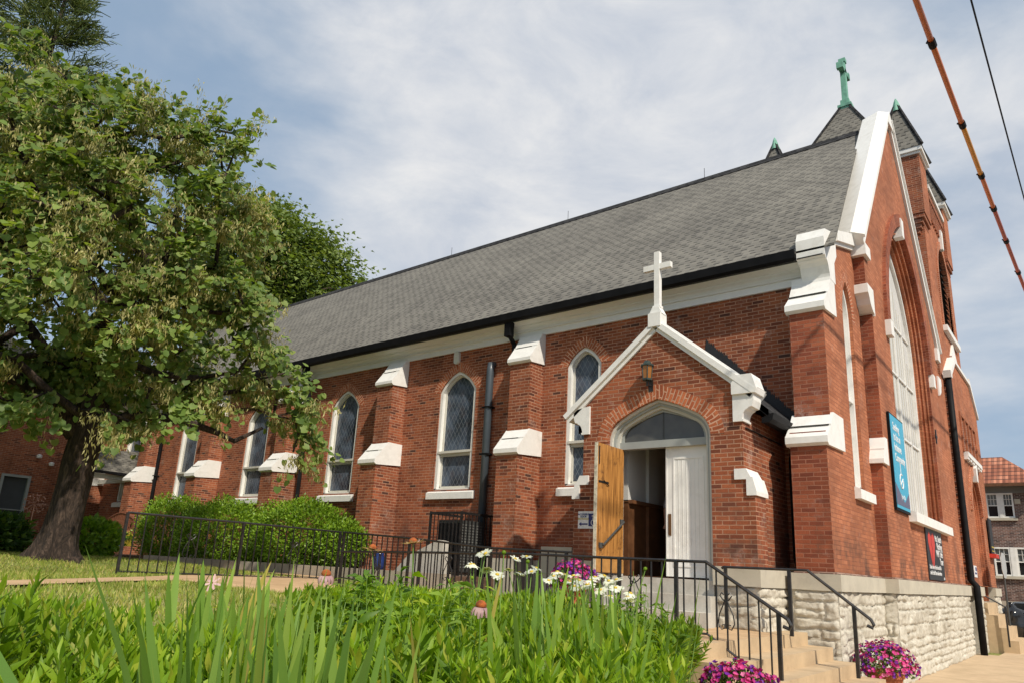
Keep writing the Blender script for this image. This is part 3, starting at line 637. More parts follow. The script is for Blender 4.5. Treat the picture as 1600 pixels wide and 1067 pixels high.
# cornice, gutter, roof
mb = MB(); mb.prism([(.0, 6.55), (-.05, 6.55), (-.05, 6.685), (-.09, 6.69), (-.09, 6.715), (-.07, 6.725), (-.10, 6.77), (-.16, 6.80), (-.16, 6.825), (-.20, 6.83), (-.26, 6.86), (-.30, 6.90), (-.30, 6.94), (.0, 6.94)], 'x', -29.6, -.42); obj('cornice', mb, M['trim_white'], CH)
mb = MB(); mb.prism([(-.25, 6.90), (-.44, 6.86), (-.50, 6.90), (-.52, 7.05), (-.47, 7.05), (-.46, 6.98), (-.25, 6.98)], 'x', -29.7, -.44); obj('gutter', mb, M['black'], CH)
e0, r0 = (-.46, 7.02), (5.4, 12.62); slope = math.hypot(r0[0]-e0[0], r0[1]-e0[1])
mb = MB()
for sgn in (0, 1):
    def yy(y): return y if sgn == 0 else 10.8-y
    nseg = 20; ends = []
    for k in range(nseg+1):
        t = k/nseg; y = e0[0]+(r0[0]-e0[0])*t; z = e0[1]+(r0[1]-e0[1])*t; xe = (.17-.10*y) if sgn == 0 else -.2; ends.append((xe, yy(y), z, t*slope))
    for k in range(nseg):
        a_, b_ = ends[k], ends[k+1]; q = [(-32, a_[1], a_[2]), (a_[0], a_[1], a_[2]), (b_[0], b_[1], b_[2]), (-32, b_[1], b_[2])]; uv = [(-32, a_[3]), (a_[0], a_[3]), (b_[0], b_[3]), (-32, b_[3])]
        if sgn: q = q[::-1]; uv = uv[::-1]
        mb.face(q, uv)
    a_, b_ = ends[0], ends[-1]
    mb.face([(-32, a_[1], a_[2]-.04), (-32, b_[1], b_[2]-.04), (b_[0], b_[1], b_[2]-.04), (a_[0], a_[1], a_[2]-.04)])
    mb.face([(-32, a_[1], a_[2]-.04), (a_[0], a_[1], a_[2]-.04), (a_[0], a_[1], a_[2]), (-32, a_[1], a_[2])])
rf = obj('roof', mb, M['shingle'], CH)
mb = MB(); mb.prism([(5.24, 12.46), (5.4, 12.66), (5.56, 12.46), (5.56, 12.50), (5.4, 12.70), (5.24, 12.50)], 'x', -32, -.42); obj('ridge_cap', mb, M['dark_shingle'], rf)
for x in (-9.4, -14.7, -4.6): mb = MB(); mb.tube([(x, 5.4, 12.65), (x, 5.4, 13.0)], .008, 5); obj('lightning_rod', mb, M['iron'], rf)
mb = MB(); mb.prism([(-.1, 1.63), (10.9, 1.63), (10.9, 6.9), (5.4, 12.4), (-.1, 6.9)], 'x', -29.6, -29.3); obj('wall', mb, M['brick'], CH)
# ---- corner pier
mb = MB(); mb.prism([(.0, 1.63), (.0, 6.5), (-.2, 6.4), (-.24, 6.2), (-.60, 5.95), (-.60, 3.75), (-.90, 3.75), (-.90, 1.63)], 'x', -.55, .0, mcap=1); cp_ = obj('corner_pier', mb, [M['shade_and_hood_brick'], M['face_brick']], CH)  # side faces take the brick darkened for shade
c = MB(); c.prism([(.0, 3.55), (.0, 4.10), (-.57, 4.10), (-.74, 3.88), (-.77, 3.88), (-.77, 3.85), (-.98, 3.66), (-.98, 3.56), (-.92, 3.52)], 'x', -.60, .045)
c.prism([(.05, 5.88), (.05, 6.60), (-.20, 6.60), (-.22, 6.48), (-.40, 6.20), (-.43, 6.20), (-.43, 6.17), (-.68, 5.96), (-.68, 5.86), (-.62, 5.82)], 'x', -.60, .045); obj('cap_stone', c, M['stone_white'], cp_, bevel=.01)
c = MB(); prof = [(.12, 6.50), (-.20, 6.50), (-.22, 6.60)]+[(-.24-.17*(1-math.cos(t)), 6.60+.22*math.sin(t)) for t in [R(15), R(40), R(65), R(90)]]+[(-.42, 6.84), (-.46, 6.86), (-.46, 7.20), (-.36, 7.38), (-.2, 7.42), (.3, 7.56), (.3, 7.1), (.12, 6.9)]
c.prism(prof, 'x', -.42, .05); obj('kneeler', c, M['stone_white'], cp_)
for yj, zj in ((-.775, 3.865), (-.445, 6.185), (-.47, 6.87)):
    jm = MB(); jm.box(-.59 if zj < 6.5 else -.41, .02, yj-.014, yj+.04, zj-.009, zj+.006); obj('open_joint', jm, M['joint'], cp_)
# ---- shoulder bay
lan = arch(.98, .33, 3.06, 6.15, .72)
mb = MB(); mb.prism([(.0, 1.63), (1.9, 1.63), (1.9, 7.85), (1.2, 7.62), (.0, 7.22)], 'x', -.38, .0, mi=1, mcap=1, holes=[lan]); obj('shoulder_wall', mb, BR, CH)
mb = MB(); mb.prism([(.28, 7.40), (.28, 7.60), (1.75, 8.12), (1.75, 7.86)], 'x', -.36, .10); mb.prism([(.28, 7.33), (.28, 7.40), (1.75, 7.86), (1.75, 7.78)], 'x', -.30, .05); obj('shoulder_coping', mb, M['stone_white'], CH, bevel=.02)
inn = arch_line(.98, .334, 6.15, .724, 10); mb = MB(); mb.ring(offs(inn, .18), inn, 'x', -.1, .005, True); obj('brick_arch', mb, M['voussoir'], CH)
w = MB(); w.ring(arch(.98, .328, 3.06, 6.15, .715), arch(.98, .25, 3.1, 6.15, .62), 'x', -.30, -.06); w.box(-.30, -.06, .65, 1.31, 3.06, 3.12); w.box(-.25, -.07, .7, 1.26, 4.62, 4.68); fr = obj('window', w, M['white'], CH)
g_ = MB(); g_.prism(arch(.98, .26, 3.08, 6.15, .63), 'x', -.2, -.19); obj('glass', g_, M['frosted'], fr)
g_ = MB(); g_.prism([(.0, 3.06), (.10, 3.02), (.10, 2.86), (.0, 2.86)], 'y', .58, 1.62); obj('sill', g_, M['stone_white'], fr, bevel=.01)
# ---- gable front
GC = 5.70
big = arch(GC, 2.22, 2.98, 6.75, 3.15, 14)
kR = 2*GC-1.72
outer = [(1.86, 1.63), (10.45, 1.63), (10.45, 7.2), (kR-.1, 7.2), (kR, 7.75), (GC-.15, 12.75), (1.72, 7.85), (1.72, 6.98), (2.05, 6.55), (2.08, 4.0), (1.86, 3.7)]
mb = MB(); mb.prism(outer, 'x', -.25, .20, mi=0, mcap=1, holes=[big]); obj('gable_wall', mb, [M['shade_and_hood_brick'], M['face_brick']], CH)  # sides and reveals take the brick darkened for shade
def coping(p, q, w0, w1, t0, t1, name='gable_coping'):
    d = Vector((q[0]-p[0], q[1]-p[1])); d.normalize(); n = Vector((-d.y, d.x)); n = n if n.y > 0 else -n; m_ = MB()
    P_ = lambda o_, s_: (o_[0]+n.x*s_, o_[1]+n.y*s_)
    m_.prism([P_(p, t0), P_(q, t0), P_(q, t1*.55), P_(p, t1*.55)], 'x', w0, w1)
    # weathered top, ridge-backed
    A = [(w0-.04, t1*.55), (w1+.05, t1*.55), (w1+.05, t1*.8), ((w0+w1)/2+.08, t1+.06), (w0-.04, t1*.85)]
    for i in range(len(A)):
        a_, b_ = A[i], A[(i+1) % len(A)]; qa, qb = P_(q, a_[1]), P_(q, b_[1]); pa, pb = P_(p, a_[1]), P_(p, b_[1])
        m_.face([(a_[0], *pa), (b_[0], *pb), (b_[0], *qb), (a_[0], *qa)])
    for o_ in (p, q): m_.face([(a_[0], *P_(o_, a_[1])) for a_ in A])
    return obj(name, m_, M['stone_white'], CH)
coping((1.60, 7.82), (GC-.18, 12.78), -.26, .26, -.02, .26); coping((kR+.12, 7.72), (GC-.12, 12.78), -.26, .26, -.02, .26)
mb = MB(); mb.prism([(GC-.5, 12.62), (GC-.15, 13.05), (GC+.2, 12.62)], 'x', -.27, .29); obj('apex_stone', mb, M['stone_white'], CH, bevel=.02)
def bracket(y0, z0, s):
    m_ = MB(); pr_ = [(y0+s*.45, z0), (y0+s*.40, z0)]+[(y0+s*(.40-.10*t), z0+.03+.02*t) for t in (0, 1)]+[(y0+s*(.30-.22*math.sin(t)), z0+.08+.22*(1-math.cos(t))) for t in (R(20), R(50), R(80))]+[(y0+s*.02, z0+.34), (y0-s*.02, z0+.36), (y0-s*.02, z0+.54), (y0+s*.45, z0+.54)]
    m_.prism(pr_, 'x', -.1, .24); return obj('kneeler', m_, M['stone_white'], CH, bevel=.01)
bracket(1.68, 6.50, 1); bracket(2*GC-1.68, 6.50, -1)
mb = MB(); mb.box(-.28, .27, 1.60, 2.0, 7.62, 7.86); mb.box(-.28, .27, 2*GC-2.0, 2*GC-1.60, 7.52, 7.86); obj('kneeler', mb, M['stone_white'], CH, bevel=.02)
mb = MB(); mb.prism([(2.2, 3.62), (2.2, 4.12), (2.02, 4.12), (1.90, 3.90), (1.88, 3.90), (1.88, 3.87), (1.78, 3.70), (1.78, 3.62)], 'x', -.02, .245); obj('cap_stone', mb, M['stone_white'], CH, bevel=.008)
# recessed orders of the great arch
for a_o, a_i, h_o, h_i, x0, x1 in ((2.22, 2.10, 3.15, 3.0, -.05, .13), (2.10, 1.98, 3.0, 2.86, -.12, .06), (1.98, 1.86, 2.86, 2.72, -.2, 0.)):
    mb = MB(); mb.ring(arch(GC, a_o, 2.98, 6.75, h_o, 14), arch(GC, a_i, 2.98, 6.75, h_i, 14), 'x', x0, x1, True); obj('arch_order', mb, M['face_brick'], CH)
    mb = MB(); pts = [(x1, p[0], p[1]) for p in arch(GC, a_i+.01, 2.98, 6.75, h_i+.01, 14)]; mb.tube(pts, .028, 6); obj('roll_moulding', mb, M['face_brick'], CH, smooth=True)
mb = MB(); mb.ring(arch_line(GC, 2.52, 6.75, 3.50, 14), arch_line(GC, 2.23, 6.75, 3.17, 14), 'x', .1, .27, True); obj('hood_mould', mb, M['shade_and_hood_brick'], CH)
mb = MB()
for s in (-1, 1): mb.box(.1, .31, GC+s*2.4-.13, GC+s*2.4+.13, 6.43, 6.76)
mb.prism([(GC-.10, 9.62), (GC+.12, 9.62), (GC+.15, 10.1), (GC-.12, 10.1)], 'x', .1, .30); obj('hood_stop', mb, M['stone_white'], CH, bevel=.01)
BW = MB(); BW.ring(arch(GC, 1.86, 2.98, 6.75, 2.72, 14), arch(GC, 1.74, 3.06, 6.75, 2.58, 14), 'x', -.22, -.06)
for z in (4.75, 6.2, 7.45): BW.box(-.16, -.09, GC-1.78, GC+1.78, z-.022, z+.022)
for dy in (-.9, 0, .9): BW.box(-.125, -.09, GC+dy-.02, GC+dy+.02, 3.0, 8.0 if dy else 9.2)
BW.box(-.22, -.06, GC-1.86, GC+1.86, 2.98, 3.08)
fr = obj('window', BW, M['white'], CH)
g_ = MB(); g_.prism(arch(GC, 1.76, 3.0, 6.75, 2.6, 14), 'x', -.15, -.13); obj('glazing', g_, M['frosted'], fr)
g_ = MB()
for k in range(14): y = GC-1.68+k*.258; g_.box(-.128, -.115, y-.006, y+.006, 3.02, 6.8+max(0, 2.2-abs(y-GC)*1.5))
obj('glazing_bar', g_, M['cream'], fr)
g_ = MB(); g_.prism([(.10, 2.99), (.34, 2.93), (.34, 2.74), (.10, 2.74)], 'y', GC-1.88, GC+2.55); obj('sill', g_, M['stone_white'], fr, bevel=.012)
mb = MB(); mb.box(.2, .225, 8.05, 8.12, 5.0, 5.35); mb.box(.2, .225, 7.98, 8.19, 5.14, 5.2); obj('wall_anchor', mb, M['iron'], CH)
# ---- downspouts
def spout(pts, r=.055, name='downspout', n=4):
    m_ = MB(); m_.tube(pts, r, 8 if n == 8 else 4); return obj(name, m_, M['black'], CH)
for x in (-6.92, -14.62, -23.35):
    spout([(x, -.36, 6.9), (x, -.34, 6.60), (x, -.13, 6.42), (x, -.10, 5.0), (x, -.10, 1.2)], .07)
    m_ = MB(); m_.box(x-.085, x+.085, -.42, -.27, 6.55, 6.88); m_.box(x-.085, x+.085, -.18, 0, 4.0, 4.04); obj('downspout_head', m_, M['black'], CH)
m_ = MB(); m_.tube([(-7.62, .02, 6.06), (-7.62, -.10, 6.04), (-7.62, -.11, 5.9), (-7.62, -.11, 1.2)], .09, 12); obj('conduit', m_, plain('slate_painted_metal', (.06, .075, .09), .35, .1, 3), CH, smooth=True)
m_ = MB(); m_.box(-7.74, -7.5, -.2, 0, 3.9, 3.94); m_.box(-7.74, -7.5, -.21, 0, 5.0, 5.03); obj('pipe_strap', m_, M['black'], CH)
m_ = MB(); m_.tube([(.30, 10.66, 7.5), (.30, 10.66, 5), (.31, 10.66, 1.75), (.42, 10.66, 1.6), (.42, 10.66, 1.3), (.42, 10.66, -.1)], .085, 10); obj('downspout', m_, M['black'], CH, smooth=True)
m_ = MB(); m_.prism([(10.55, 7.3), (10.75, 7.3), (10.8, 7.5), (10.5, 7.5)], 'x', .2, .4); obj('downspout_head', m_, M['white'], CH, bevel=.02)
# ---- tower
tx0, tx1, ty0, ty1 = -4.65, .15, 10.45, 15.25; TC = ((tx0+tx1)/2, (ty0+ty1)/2)
LC = 13.35
lou = arch(LC, 1.05, 9.35, 11.0, 1.35, 10)
mb = MB(); mb.prism([(ty0, 1.63), (ty1, 1.63), (ty1, 13.75), (ty0, 13.75)], 'x', tx1-.35, tx1, mi=0, mcap=1, holes=[lou]); mb.box(tx0, tx1-.35, ty0, ty0+.35, 1.63, 13.75); mb.box(tx0, tx1-.35, ty1-.35, ty1, 1.63, 13.75); mb.box(tx0, tx0+.35, ty0+.35, ty1-.35, 1.63, 13.75)
tw = obj('tower_wall', mb, BR, CH)
g_ = MB(); g_.prism(lou, 'x', tx1-.16, tx1-.13)
for k in range(16): z = 9.4+k*.18; hw = 1.0 if z < 11 else max(.1, 1.0-(z-11)*.75); g_.face([(tx1-.13, LC-hw, z+.12), (tx1-.13, LC+hw, z+.12), (tx1-.04, LC+hw, z), (tx1-.04, LC-hw, z)])
obj('louvre', g_, M['louver'], tw)
g_ = MB(); g_.ring(arch(LC, 1.28, 9.35, 11.0, 1.62, 10), arch(LC, 1.05, 9.35, 11.0, 1.36, 10), 'x', tx1-.05, tx1+.03, True); obj('arch_order', g_, M['voussoir'], tw)
g_ = MB(); g_.box(tx1-.02, tx1+.12, LC-1.3, LC+1.35, 9.15, 9.33); g_.prism([(LC-.1, 12.32), (LC+.12, 12.32), (LC+.18, 13.0), (LC-.14, 13.0)], 'x', tx1, tx1+.1); obj('sill', g_, M['stone_white'], tw, bevel=.01)
g_ = MB(); g_.prism([(LC-.55, 8.55), (LC+.0, 8.05), (LC+.55, 8.55), (LC+.0, 9.05)], 'x', tx1, tx1+.06); obj('diamond_plaque', g_, M['stone_white'], tw, bevel=.01)
# corbel table: raking steps under the turrets, cornice between
g_ = MB(); g_.box(tx0-.06, tx1+.06, ty0+.9, ty1-1.1, 13.58, 13.66); g_.box(tx0-.12, tx1+.12, ty0+.9, ty1-1.1, 13.66, 13.8); obj('cornice', g_, M['white'], tw, bevel=.02)
g_ = MB()
for i in range(9): g_.box(tx1, tx1+.05, ty0+1.3+i*.27, ty0+1.3+i*.27+.13, 12.75, 13.4)
g_.box(tx1, tx1+.07, ty0+1.1, ty1-1.1, 13.4, 13.75); obj('corbel_table', g_, M['brick'], tw)
def pyr(m_, x0, x1, y0, y1, z, zt_, ov=.0):
    cx, cy = (x0+x1)/2, (y0+y1)/2; c = [(x0-ov, y0-ov), (x1+ov, y0-ov), (x1+ov, y1+ov), (x0-ov, y1+ov)]; sl = math.hypot((x1-x0)/2+ov, zt_-z)
    for i in range(4):
        a_, b_ = c[i], c[(i+1) % 4]; hw = math.dist(a_, b_)/2; m_.face([(*a_, z), (*b_, z), (cx, cy, zt_)], [(-hw, 0), (hw, 0), (0, sl)])
        # hip shingles
        A_, B_ = Vector((*a_, z+.015)), Vector((cx, cy, zt_+.015)); m_.tube([A_, B_], .055, 4, mi=1)
    m_.face([(*p, z) for p in c][::-1])
for i, (tx, ty) in enumerate(((tx1-.45, ty0+.2), (tx1-.45, ty1-.45), (tx0+.45, ty0+.2), (tx0+.45, ty1-.45))):
    h = .55; t_ = MB(); t_.box(tx-h, tx+h, ty-h, ty+h, 12.3, 14.25, mx=1)
    for k in range(6): f_ = h-.03-.06*k; zz = 12.3-.14*(k+1); t_.box(tx-f_, tx+f_, ty-f_, ty+f_, zz, zz+.14)
    tr = obj('turret', t_, BR, tw)
    if i == 0:
        g_ = MB(); g_.box(tx-.2-.04, tx-.2+.04, ty-h-.05, ty-h, 13.0, 13.9); g_.box(tx-.45, tx+.05, ty-h-.05, ty-h, 13.55, 13.63); obj('brick_cross', g_, M['brick'], tr)
    g_ = MB(); g_.box(tx-h-.05, tx+h+.05, ty-h-.05, ty+h+.05, 14.25, 14.33); g_.box(tx-h-.11, tx+h+.11, ty-h-.11, ty+h+.11, 14.33, 14.46); obj('cornice', g_, M['white'], tr, bevel=.015)
    g_ = MB(); pyr(g_, tx-h, tx+h, ty-h, ty+h, 14.46, 16.55, .13); obj('turret_roof', g_, [M['shingle'], M['dark_shingle']], tr)
    g_ = MB(); g_.lathe([(.17, 16.22), (.15, 16.30), (.06, 16.62), (.02, 16.72), (0, 16.74)], (tx, ty, 0), 8); obj('finial', g_, M['copper'], tr)
g_ = MB(); pyr(g_, tx0, tx1, ty0, ty1, 13.8, 18.75, .0); obj('tower_roof', g_, [M['shingle'], M['dark_shingle']], tw)
cx, cy = TC
g_ = MB(); g_.box(cx-.26, cx+.26, cy-.26, cy+.26, 18.05, 18.2); g_.box(cx-.2, cx+.2, cy-.2, cy+.2, 18.2, 18.42); g_.box(cx-.24, cx+.24, cy-.24, cy+.24, 18.42, 18.52); g_.box(cx-.15, cx+.15, cy-.15, cy+.15, 18.52, 18.75)
g_.prism([(cy-.13, 18.75), (cy+.13, 18.75), (cy+.085, 20.42), (cy-.085, 20.42)], 'x', cx-.09, cx+.09); g_.box(cx-.09, cx+.09, cy-.45, cy+.45, 19.95, 20.12)
for s in (-1, 1): g_.box(cx-.115, cx+.115, cy+s*.42-.08, cy+s*.42+.08, 19.91, 20.16)
g_.box(cx-.12, cx+.12, cy-.11, cy+.11, 20.4, 20.56); obj('copper_cross', g_, M['copper'], tw, bevel=.01)
# lower stage of the tower front with raking shoulders, portal
ly0, ly1, lx = 10.88, 16.45, .30; PC = 13.65
por = arch(PC, 1.05, 1.2, 3.75, 1.15, 10)
lowp = [(ly0, 1.2), (PC-1.05, 1.2), (PC-1.05, 1.2)]
body = [(ly0, 1.63), (ly1, 1.63), (ly1, 7.2), (ly1-1.3, 8.1), (ly0+1.2, 8.1), (ly0, 7.35)]
por = arch(PC, 1.05, 1.64, 3.75, 1.15, 10)
mb = MB(); mb.prism(body, 'x', tx1-.3, lx, mi=0, mcap=1, holes=[por]); lw = obj('tower_wall', mb, BR, tw)
mb = MB(); mb.box(tx1-.29, lx-.0, ly0+.01, PC-1.06, 1.3, 1.62); mb.box(-.3, .2, 12.43, 14.95, -.15, 1.19); obj('tower_base', mb, M['limestone'], tw)
for a_o, a_i, h_o, h_i, x0, x1 in ((1.05, .95, 1.15, 1.05, 0, .24), (.95, .85, 1.05, .95, -.1, .18)):
    mb = MB(); mb.ring(arch(PC, a_o, 1.2, 3.75, h_o, 10), arch(PC, a_i, 1.2, 3.75, h_i, 10), 'x', x0, x1, True); obj('arch_order', mb, M['face_brick'], lw)
mb = MB(); mb.ring(arch_line(PC, 1.3, 3.75, 1.45, 10), arch_line(PC, 1.06, 3.75, 1.17, 10), 'x', lx-.02, lx+.05, True); obj('brick_arch', mb, M['voussoir'], lw)
mb = MB(); mb.prism(arch(PC, .86, .9, 3.75, .96, 10), 'x', -.12, -.06); obj('portal_door', mb, M['dado'], lw)
mb = MB(); mb.prism([(PC-.12, 4.7), (PC+.12, 4.7), (PC+.2, 5.1), (PC, 5.2), (PC-.2, 5.1)], 'x', lx, lx+.12); obj('keystone', mb, M['stone_white'], lw, bevel=.01)
mb = MB(); mb.box(lx-.02, lx+.12, PC-1.5, PC+1.6, 5.28, 5.42)
for k in range(6): mb.box(lx-.02, lx+.10, PC-1.5+k*.55, PC-1.5+k*.55+.3, 5.20, 5.28)
obj('string_course', mb, M['stone_white'], lw, bevel=.01)
mb = MB()
for k in range(4): y = PC-1.15+k*.78; mb.prism(arch(y, .15, 5.5, 6.2, .22, 6), 'x', lx-.02, lx+.006)
obj('blind_arch', mb, M['dark_brick'], lw)  # flat dark brick, colour stands in for shade inside the arch recesses
mb = MB()
for k in range(5): y = PC-1.55+k*.78; mb.box(lx, lx+.045, y-.07, y+.07, 5.42, 6.5)
mb.box(lx, lx+.045, PC-1.62, PC+1.64, 6.5, 6.62); obj('pilaster', mb, M['face_brick'], lw)
mb = MB(); mb.prism([(ly1+.08, 7.18), (ly1+.08, 7.34), (ly1-1.32, 8.34), (ly1-1.32, 8.12)], 'x', tx1-.3, lx+.06); mb.prism([(ly0-.06, 7.33), (ly0-.06, 7.5), (ly0+1.22, 8.3), (ly0+1.22, 8.1)], 'x', tx1-.3, lx+.06); mb.box(tx1-.1, lx+.06, ly0+1.22, ly1-1.32, 8.1, 8.2); obj('shoulder_coping', mb, M['stone_white'], lw)
mb = MB()
for k in range(34): mb.box(lx-.2, lx-.004, ly0-.02, ly0, 1.7+k*.165, 1.7+k*.165+.07)
obj('quoin_courses', mb, M['dark_brick'], lw)

# ---- porch
PX = -2.365; Yp = -1.9
por = arch(PX, .92, 1.40, 3.62, .66, tudor=.42)
stone_l = [(-3.96, 1.63), (-3.285, 1.63), (-3.285, 1.63)]
gl = [(-3.96, 1.63), (PX-.92, 1.63)]+[p for p in por[::-1][1:-1]]+[(PX+.92, 1.63), (-.77, 1.63), (-.77, 2.66), (-.93, 2.95), (-.93, 4.26), (PX, 5.46), (-3.79, 4.26), (-3.79, 2.95), (-3.96, 2.66)]
mb = MB(); mb.prism(gl, 'y', Yp, Yp+.42); pw = obj('porch_wall', mb, M['brick'], CH)
mb = MB(); mb.box(-1.35, -.93, Yp+.42, 0, 1.63, 4.02); mb.box(-3.79, -3.37, Yp+.42, 0, 1.63, 4.02); obj('porch_side', mb, M['brick'], CH)
mb = MB(); inn = arch_line(PX, .925, 3.62, .665, tudor=.42); mb.ring(offs(inn, .225), inn, 'y', Yp-.006, Yp+.1, True); obj('brick_arch', mb, M['voussoir'], CH)
# caps of the two little side buttresses
def pcap(x0, s):
    c = MB(); pr_ = [(x0-s*.10, 2.66), (x0-s*.10, 2.90), (x0-s*.28, 2.90), (x0-s*.28, 3.06), (x0-s*.10, 3.06), (x0-s*.03, 2.93), (x0-s*.005, 2.93), (x0+s*.05, 2.72), (x0+s*.05, 2.66)]
    c.prism(pr_, 'y', Yp-.03, Yp+.46); return obj('cap_stone', c, M['stone_white'], pw, bevel=.006)
pcap(-.79, 1); pcap(-3.94, -1)
def pknee(x0, s):   # moulded kneeler at the foot of the porch gable
    c = MB(); pr_ = [(x0-s*.13, 3.78), (x0+s*.03, 3.78), (x0+s*.035, 3.81), (x0+s*.01, 3.82)]+[(x0+s*(.015+.10*(1-math.cos(t))), 3.82+.15*math.sin(t)) for t in (R(10), R(35), R(60), R(85))]+[(x0+s*.12, 3.99), (x0+s*.17, 4.0), (x0+s*.20, 4.10), (x0+s*.20, 4.18), (x0+s*.12, 4.24), (x0-s*.13, 4.28)]
    c.prism(pr_, 'y', Yp-.04, Yp+.28)
    return obj('kneeler', c, M['stone_white'], pw, bevel=.01)
pknee(-.93, 1); pknee(-3.79, -1)
c = MB(); c.prism([(-1.06, 4.2), (-.69, 4.2), (-.67, 4.27), (-.74, 4.50), (-.96, 4.50), (-1.06, 4.38)], 'y', Yp-.08, Yp+.30); obj('kneeler_block', c, M['stone_white'], pw, bevel=.02)
def rake(p, q):
    d = Vector((q[0]-p[0], q[1]-p[1])); d.normalize(); n = Vector((-d.y, d.x)); n = n if n.y > 0 else -n; m_ = MB(); P_ = lambda o_, s_: (o_[0]+n.x*s_, o_[1]+n.y*s_)
    m_.prism([P_(p, -.01), P_(q, -.01), P_(q, .06), P_(p, .06)], 'y', Yp-.04, Yp+.42); m_.prism([P_(p, .06), P_(q, .06), P_(q, .15), P_(p, .15)], 'y', Yp-.085, Yp+.42)
    m_.prism([P_(p, .15), P_(q, .15), P_(q, .18), P_(p, .18)], 'y', Yp-.03, Yp+.36); return obj('porch_coping', m_, M['stone_white'], pw)
rake((-.78, 4.15), (PX, 5.46)); rake((-4.10, 4.03), (PX, 5.46))
c = MB(); c.box(PX-.115, PX+.115, Yp-.10, Yp+.14, 5.52, 5.76); c.prism([(PX-.125, 5.75), (PX+.125, 5.75), (PX+.06, 5.88), (PX-.06, 5.88)], 'y', Yp-.05, Yp+.12)
c.box(PX-.07, PX+.07, Yp-.02, Yp+.10, 5.88, 5.92); obj('cross_pedestal', c, M['stone_white'], pw, bevel=.015)
c = MB(); c.box(PX-.05, PX+.05, Yp-.0, Yp+.09, 5.92, 6.93); c.box(PX-.26, PX+.26, Yp+.003, Yp+.087, 6.60, 6.70); obj('stone_cross', c, M['stone_white'], pw, bevel=.01)
mb = MB()
for s in (1, -1):
    a_, b_ = (PX+s*1.74, 4.0), (PX, 5.60); L_ = math.dist(a_, b_); q = [(a_[0], Yp+.3, a_[1]), (b_[0], Yp+.3, b_[1]), (b_[0], .02, b_[1]), (a_[0], .02, a_[1])]
    uv = [(0, 0), (0, L_), (2, L_), (2, 0)]; mb.face(q if s < 0 else q[::-1], uv if s < 0 else uv[::-1]); mb.face([(p[0], p[1], p[2]-.12) for p in (q[::-1] if s < 0 else q)]); mb.face([(a_[0], Yp+.3, a_[1]-.12), (a_[0], .02, a_[1]-.12), (a_[0], .02, a_[1]), (a_[0], Yp+.3, a_[1])])
obj('porch_roof', mb, M['dark_shingle'], CH)
rg_t = np.random.default_rng(12); top_ = []; n_t = 46
for k in range(n_t+1):
    t = k/n_t; x = -2.30+(-.62+2.30)*t; z = 5.68+(4.02-5.68)*t; top_ += [(x, z+.17+rg_t.uniform(-.02, .05)), (x+.018, z+.10+rg_t.uniform(-.03, .03))]
mb = MB(); mb.prism([(-2.34, 5.50), (-.60, 3.86)]+top_[::-1], 'y', -.012, .0); obj('tar_flashing', mb, plain('black_tar', (.018, .018, .019), .6, .3, 12), CH)
mb = MB(); mb.prism([(-.74, 3.80), (-.63, 3.80), (-.57, 3.85), (-.55, 3.94), (-.58, 3.94), (-.74, 3.88)], 'y', Yp+.30, -.22); mb.tube([(-.66, -.27, 3.84), (-.66, -.22, 3.68), (-.78, -.12, 3.45), (-.78, -.12, 1.85), (-.74, -.14, 1.68), (-.70, -.2, 1.64)], .055, 8); obj('porch_gutter', mb, M['black'], CH)
mb = MB(); mb.tube([(-.915, Yp+.1, 3.70), (-.915, -.2, 3.69)], .012, 6); obj('conduit', mb, M['iron'], CH)
# porch stonework and threshold
mb = MB(); mb.box(-1.40, -.76, Yp-.02, 0, .5, 1.34); mb.box(-3.97, -3.33, Yp-.02, 0, .5, 1.34); obj('porch_base', mb, M['limestone'], CH)
rockface('foundation_stone', (-1.38, Yp-.03, .62), (1, 0, 0), .62, .62, zt, (0, -1, 0), CH, seed=14, bulge=.05)
rockface('foundation_stone', (-.76, Yp-.03, .62), (0, 1, 0), 1.9, .62, zt, (1, 0, 0), CH, seed=15, bulge=.05)
rockface('foundation_stone', (-3.97, Yp-.03, .62), (1, 0, 0), .62, .62, zt, (0, -1, 0), CH, seed=16, bulge=.05)
mb = MB(); mb.box(-1.42, -.71, Yp-.08, 0.0, zt, 1.632); mb.box(-4.02, -3.31, Yp-.08, 0.0, zt, 1.632); obj('water_table', mb, M['sill_stone'], CH, bevel=.03)
# frame mouldings, tympanum
zi = 1.42
for k, (a_o, a_i, h_o, h_i, y0, mt) in enumerate(((.92, .875, .66, .62, Yp+.05, 'cream'), (.875, .83, .62, .575, Yp+.10, 'grey_paint'), (.83, .785, .575, .53, Yp+.15, 'cream'))):
    mb = MB(); mb.ring(arch(PX, a_o, zi, 3.62, h_o, tudor=.42-.04*k), arch(PX, a_i, zi, 3.62, h_i, tudor=.38-.04*k), 'y', y0, Yp+.3); obj('door_moulding', mb, M[mt], CH, bevel=.012)
mb = MB(); mb.box(PX-.785, PX+.785, Yp+.16, Yp+.30, 3.50, 3.62); mb.ring(arch(PX, .785, 3.62, 3.64, .51, tudor=.34), arch(PX, .735, 3.62, 3.64, .46, tudor=.30), 'y', Yp+.2, Yp+.27); tf = obj('transom', mb, M['grey_paint'], CH, bevel=.01)
mb = MB(); mb.prism(arch(PX, .74, 3.60, 3.64, .47, tudor=.30), 'y', Yp+.235, Yp+.245); obj('transom_glass', mb, M['lit_glass'], tf)
mb = MB(); mb.box(PX-.008, PX+.008, Yp+.225, Yp+.235, 3.62, 4.1); obj('glazing_bar', mb, M['dark_metal'], tf)
mb = MB(); mb.box(PX+.035, PX+.785, Yp+.245, Yp+.29, 1.45, 3.50)
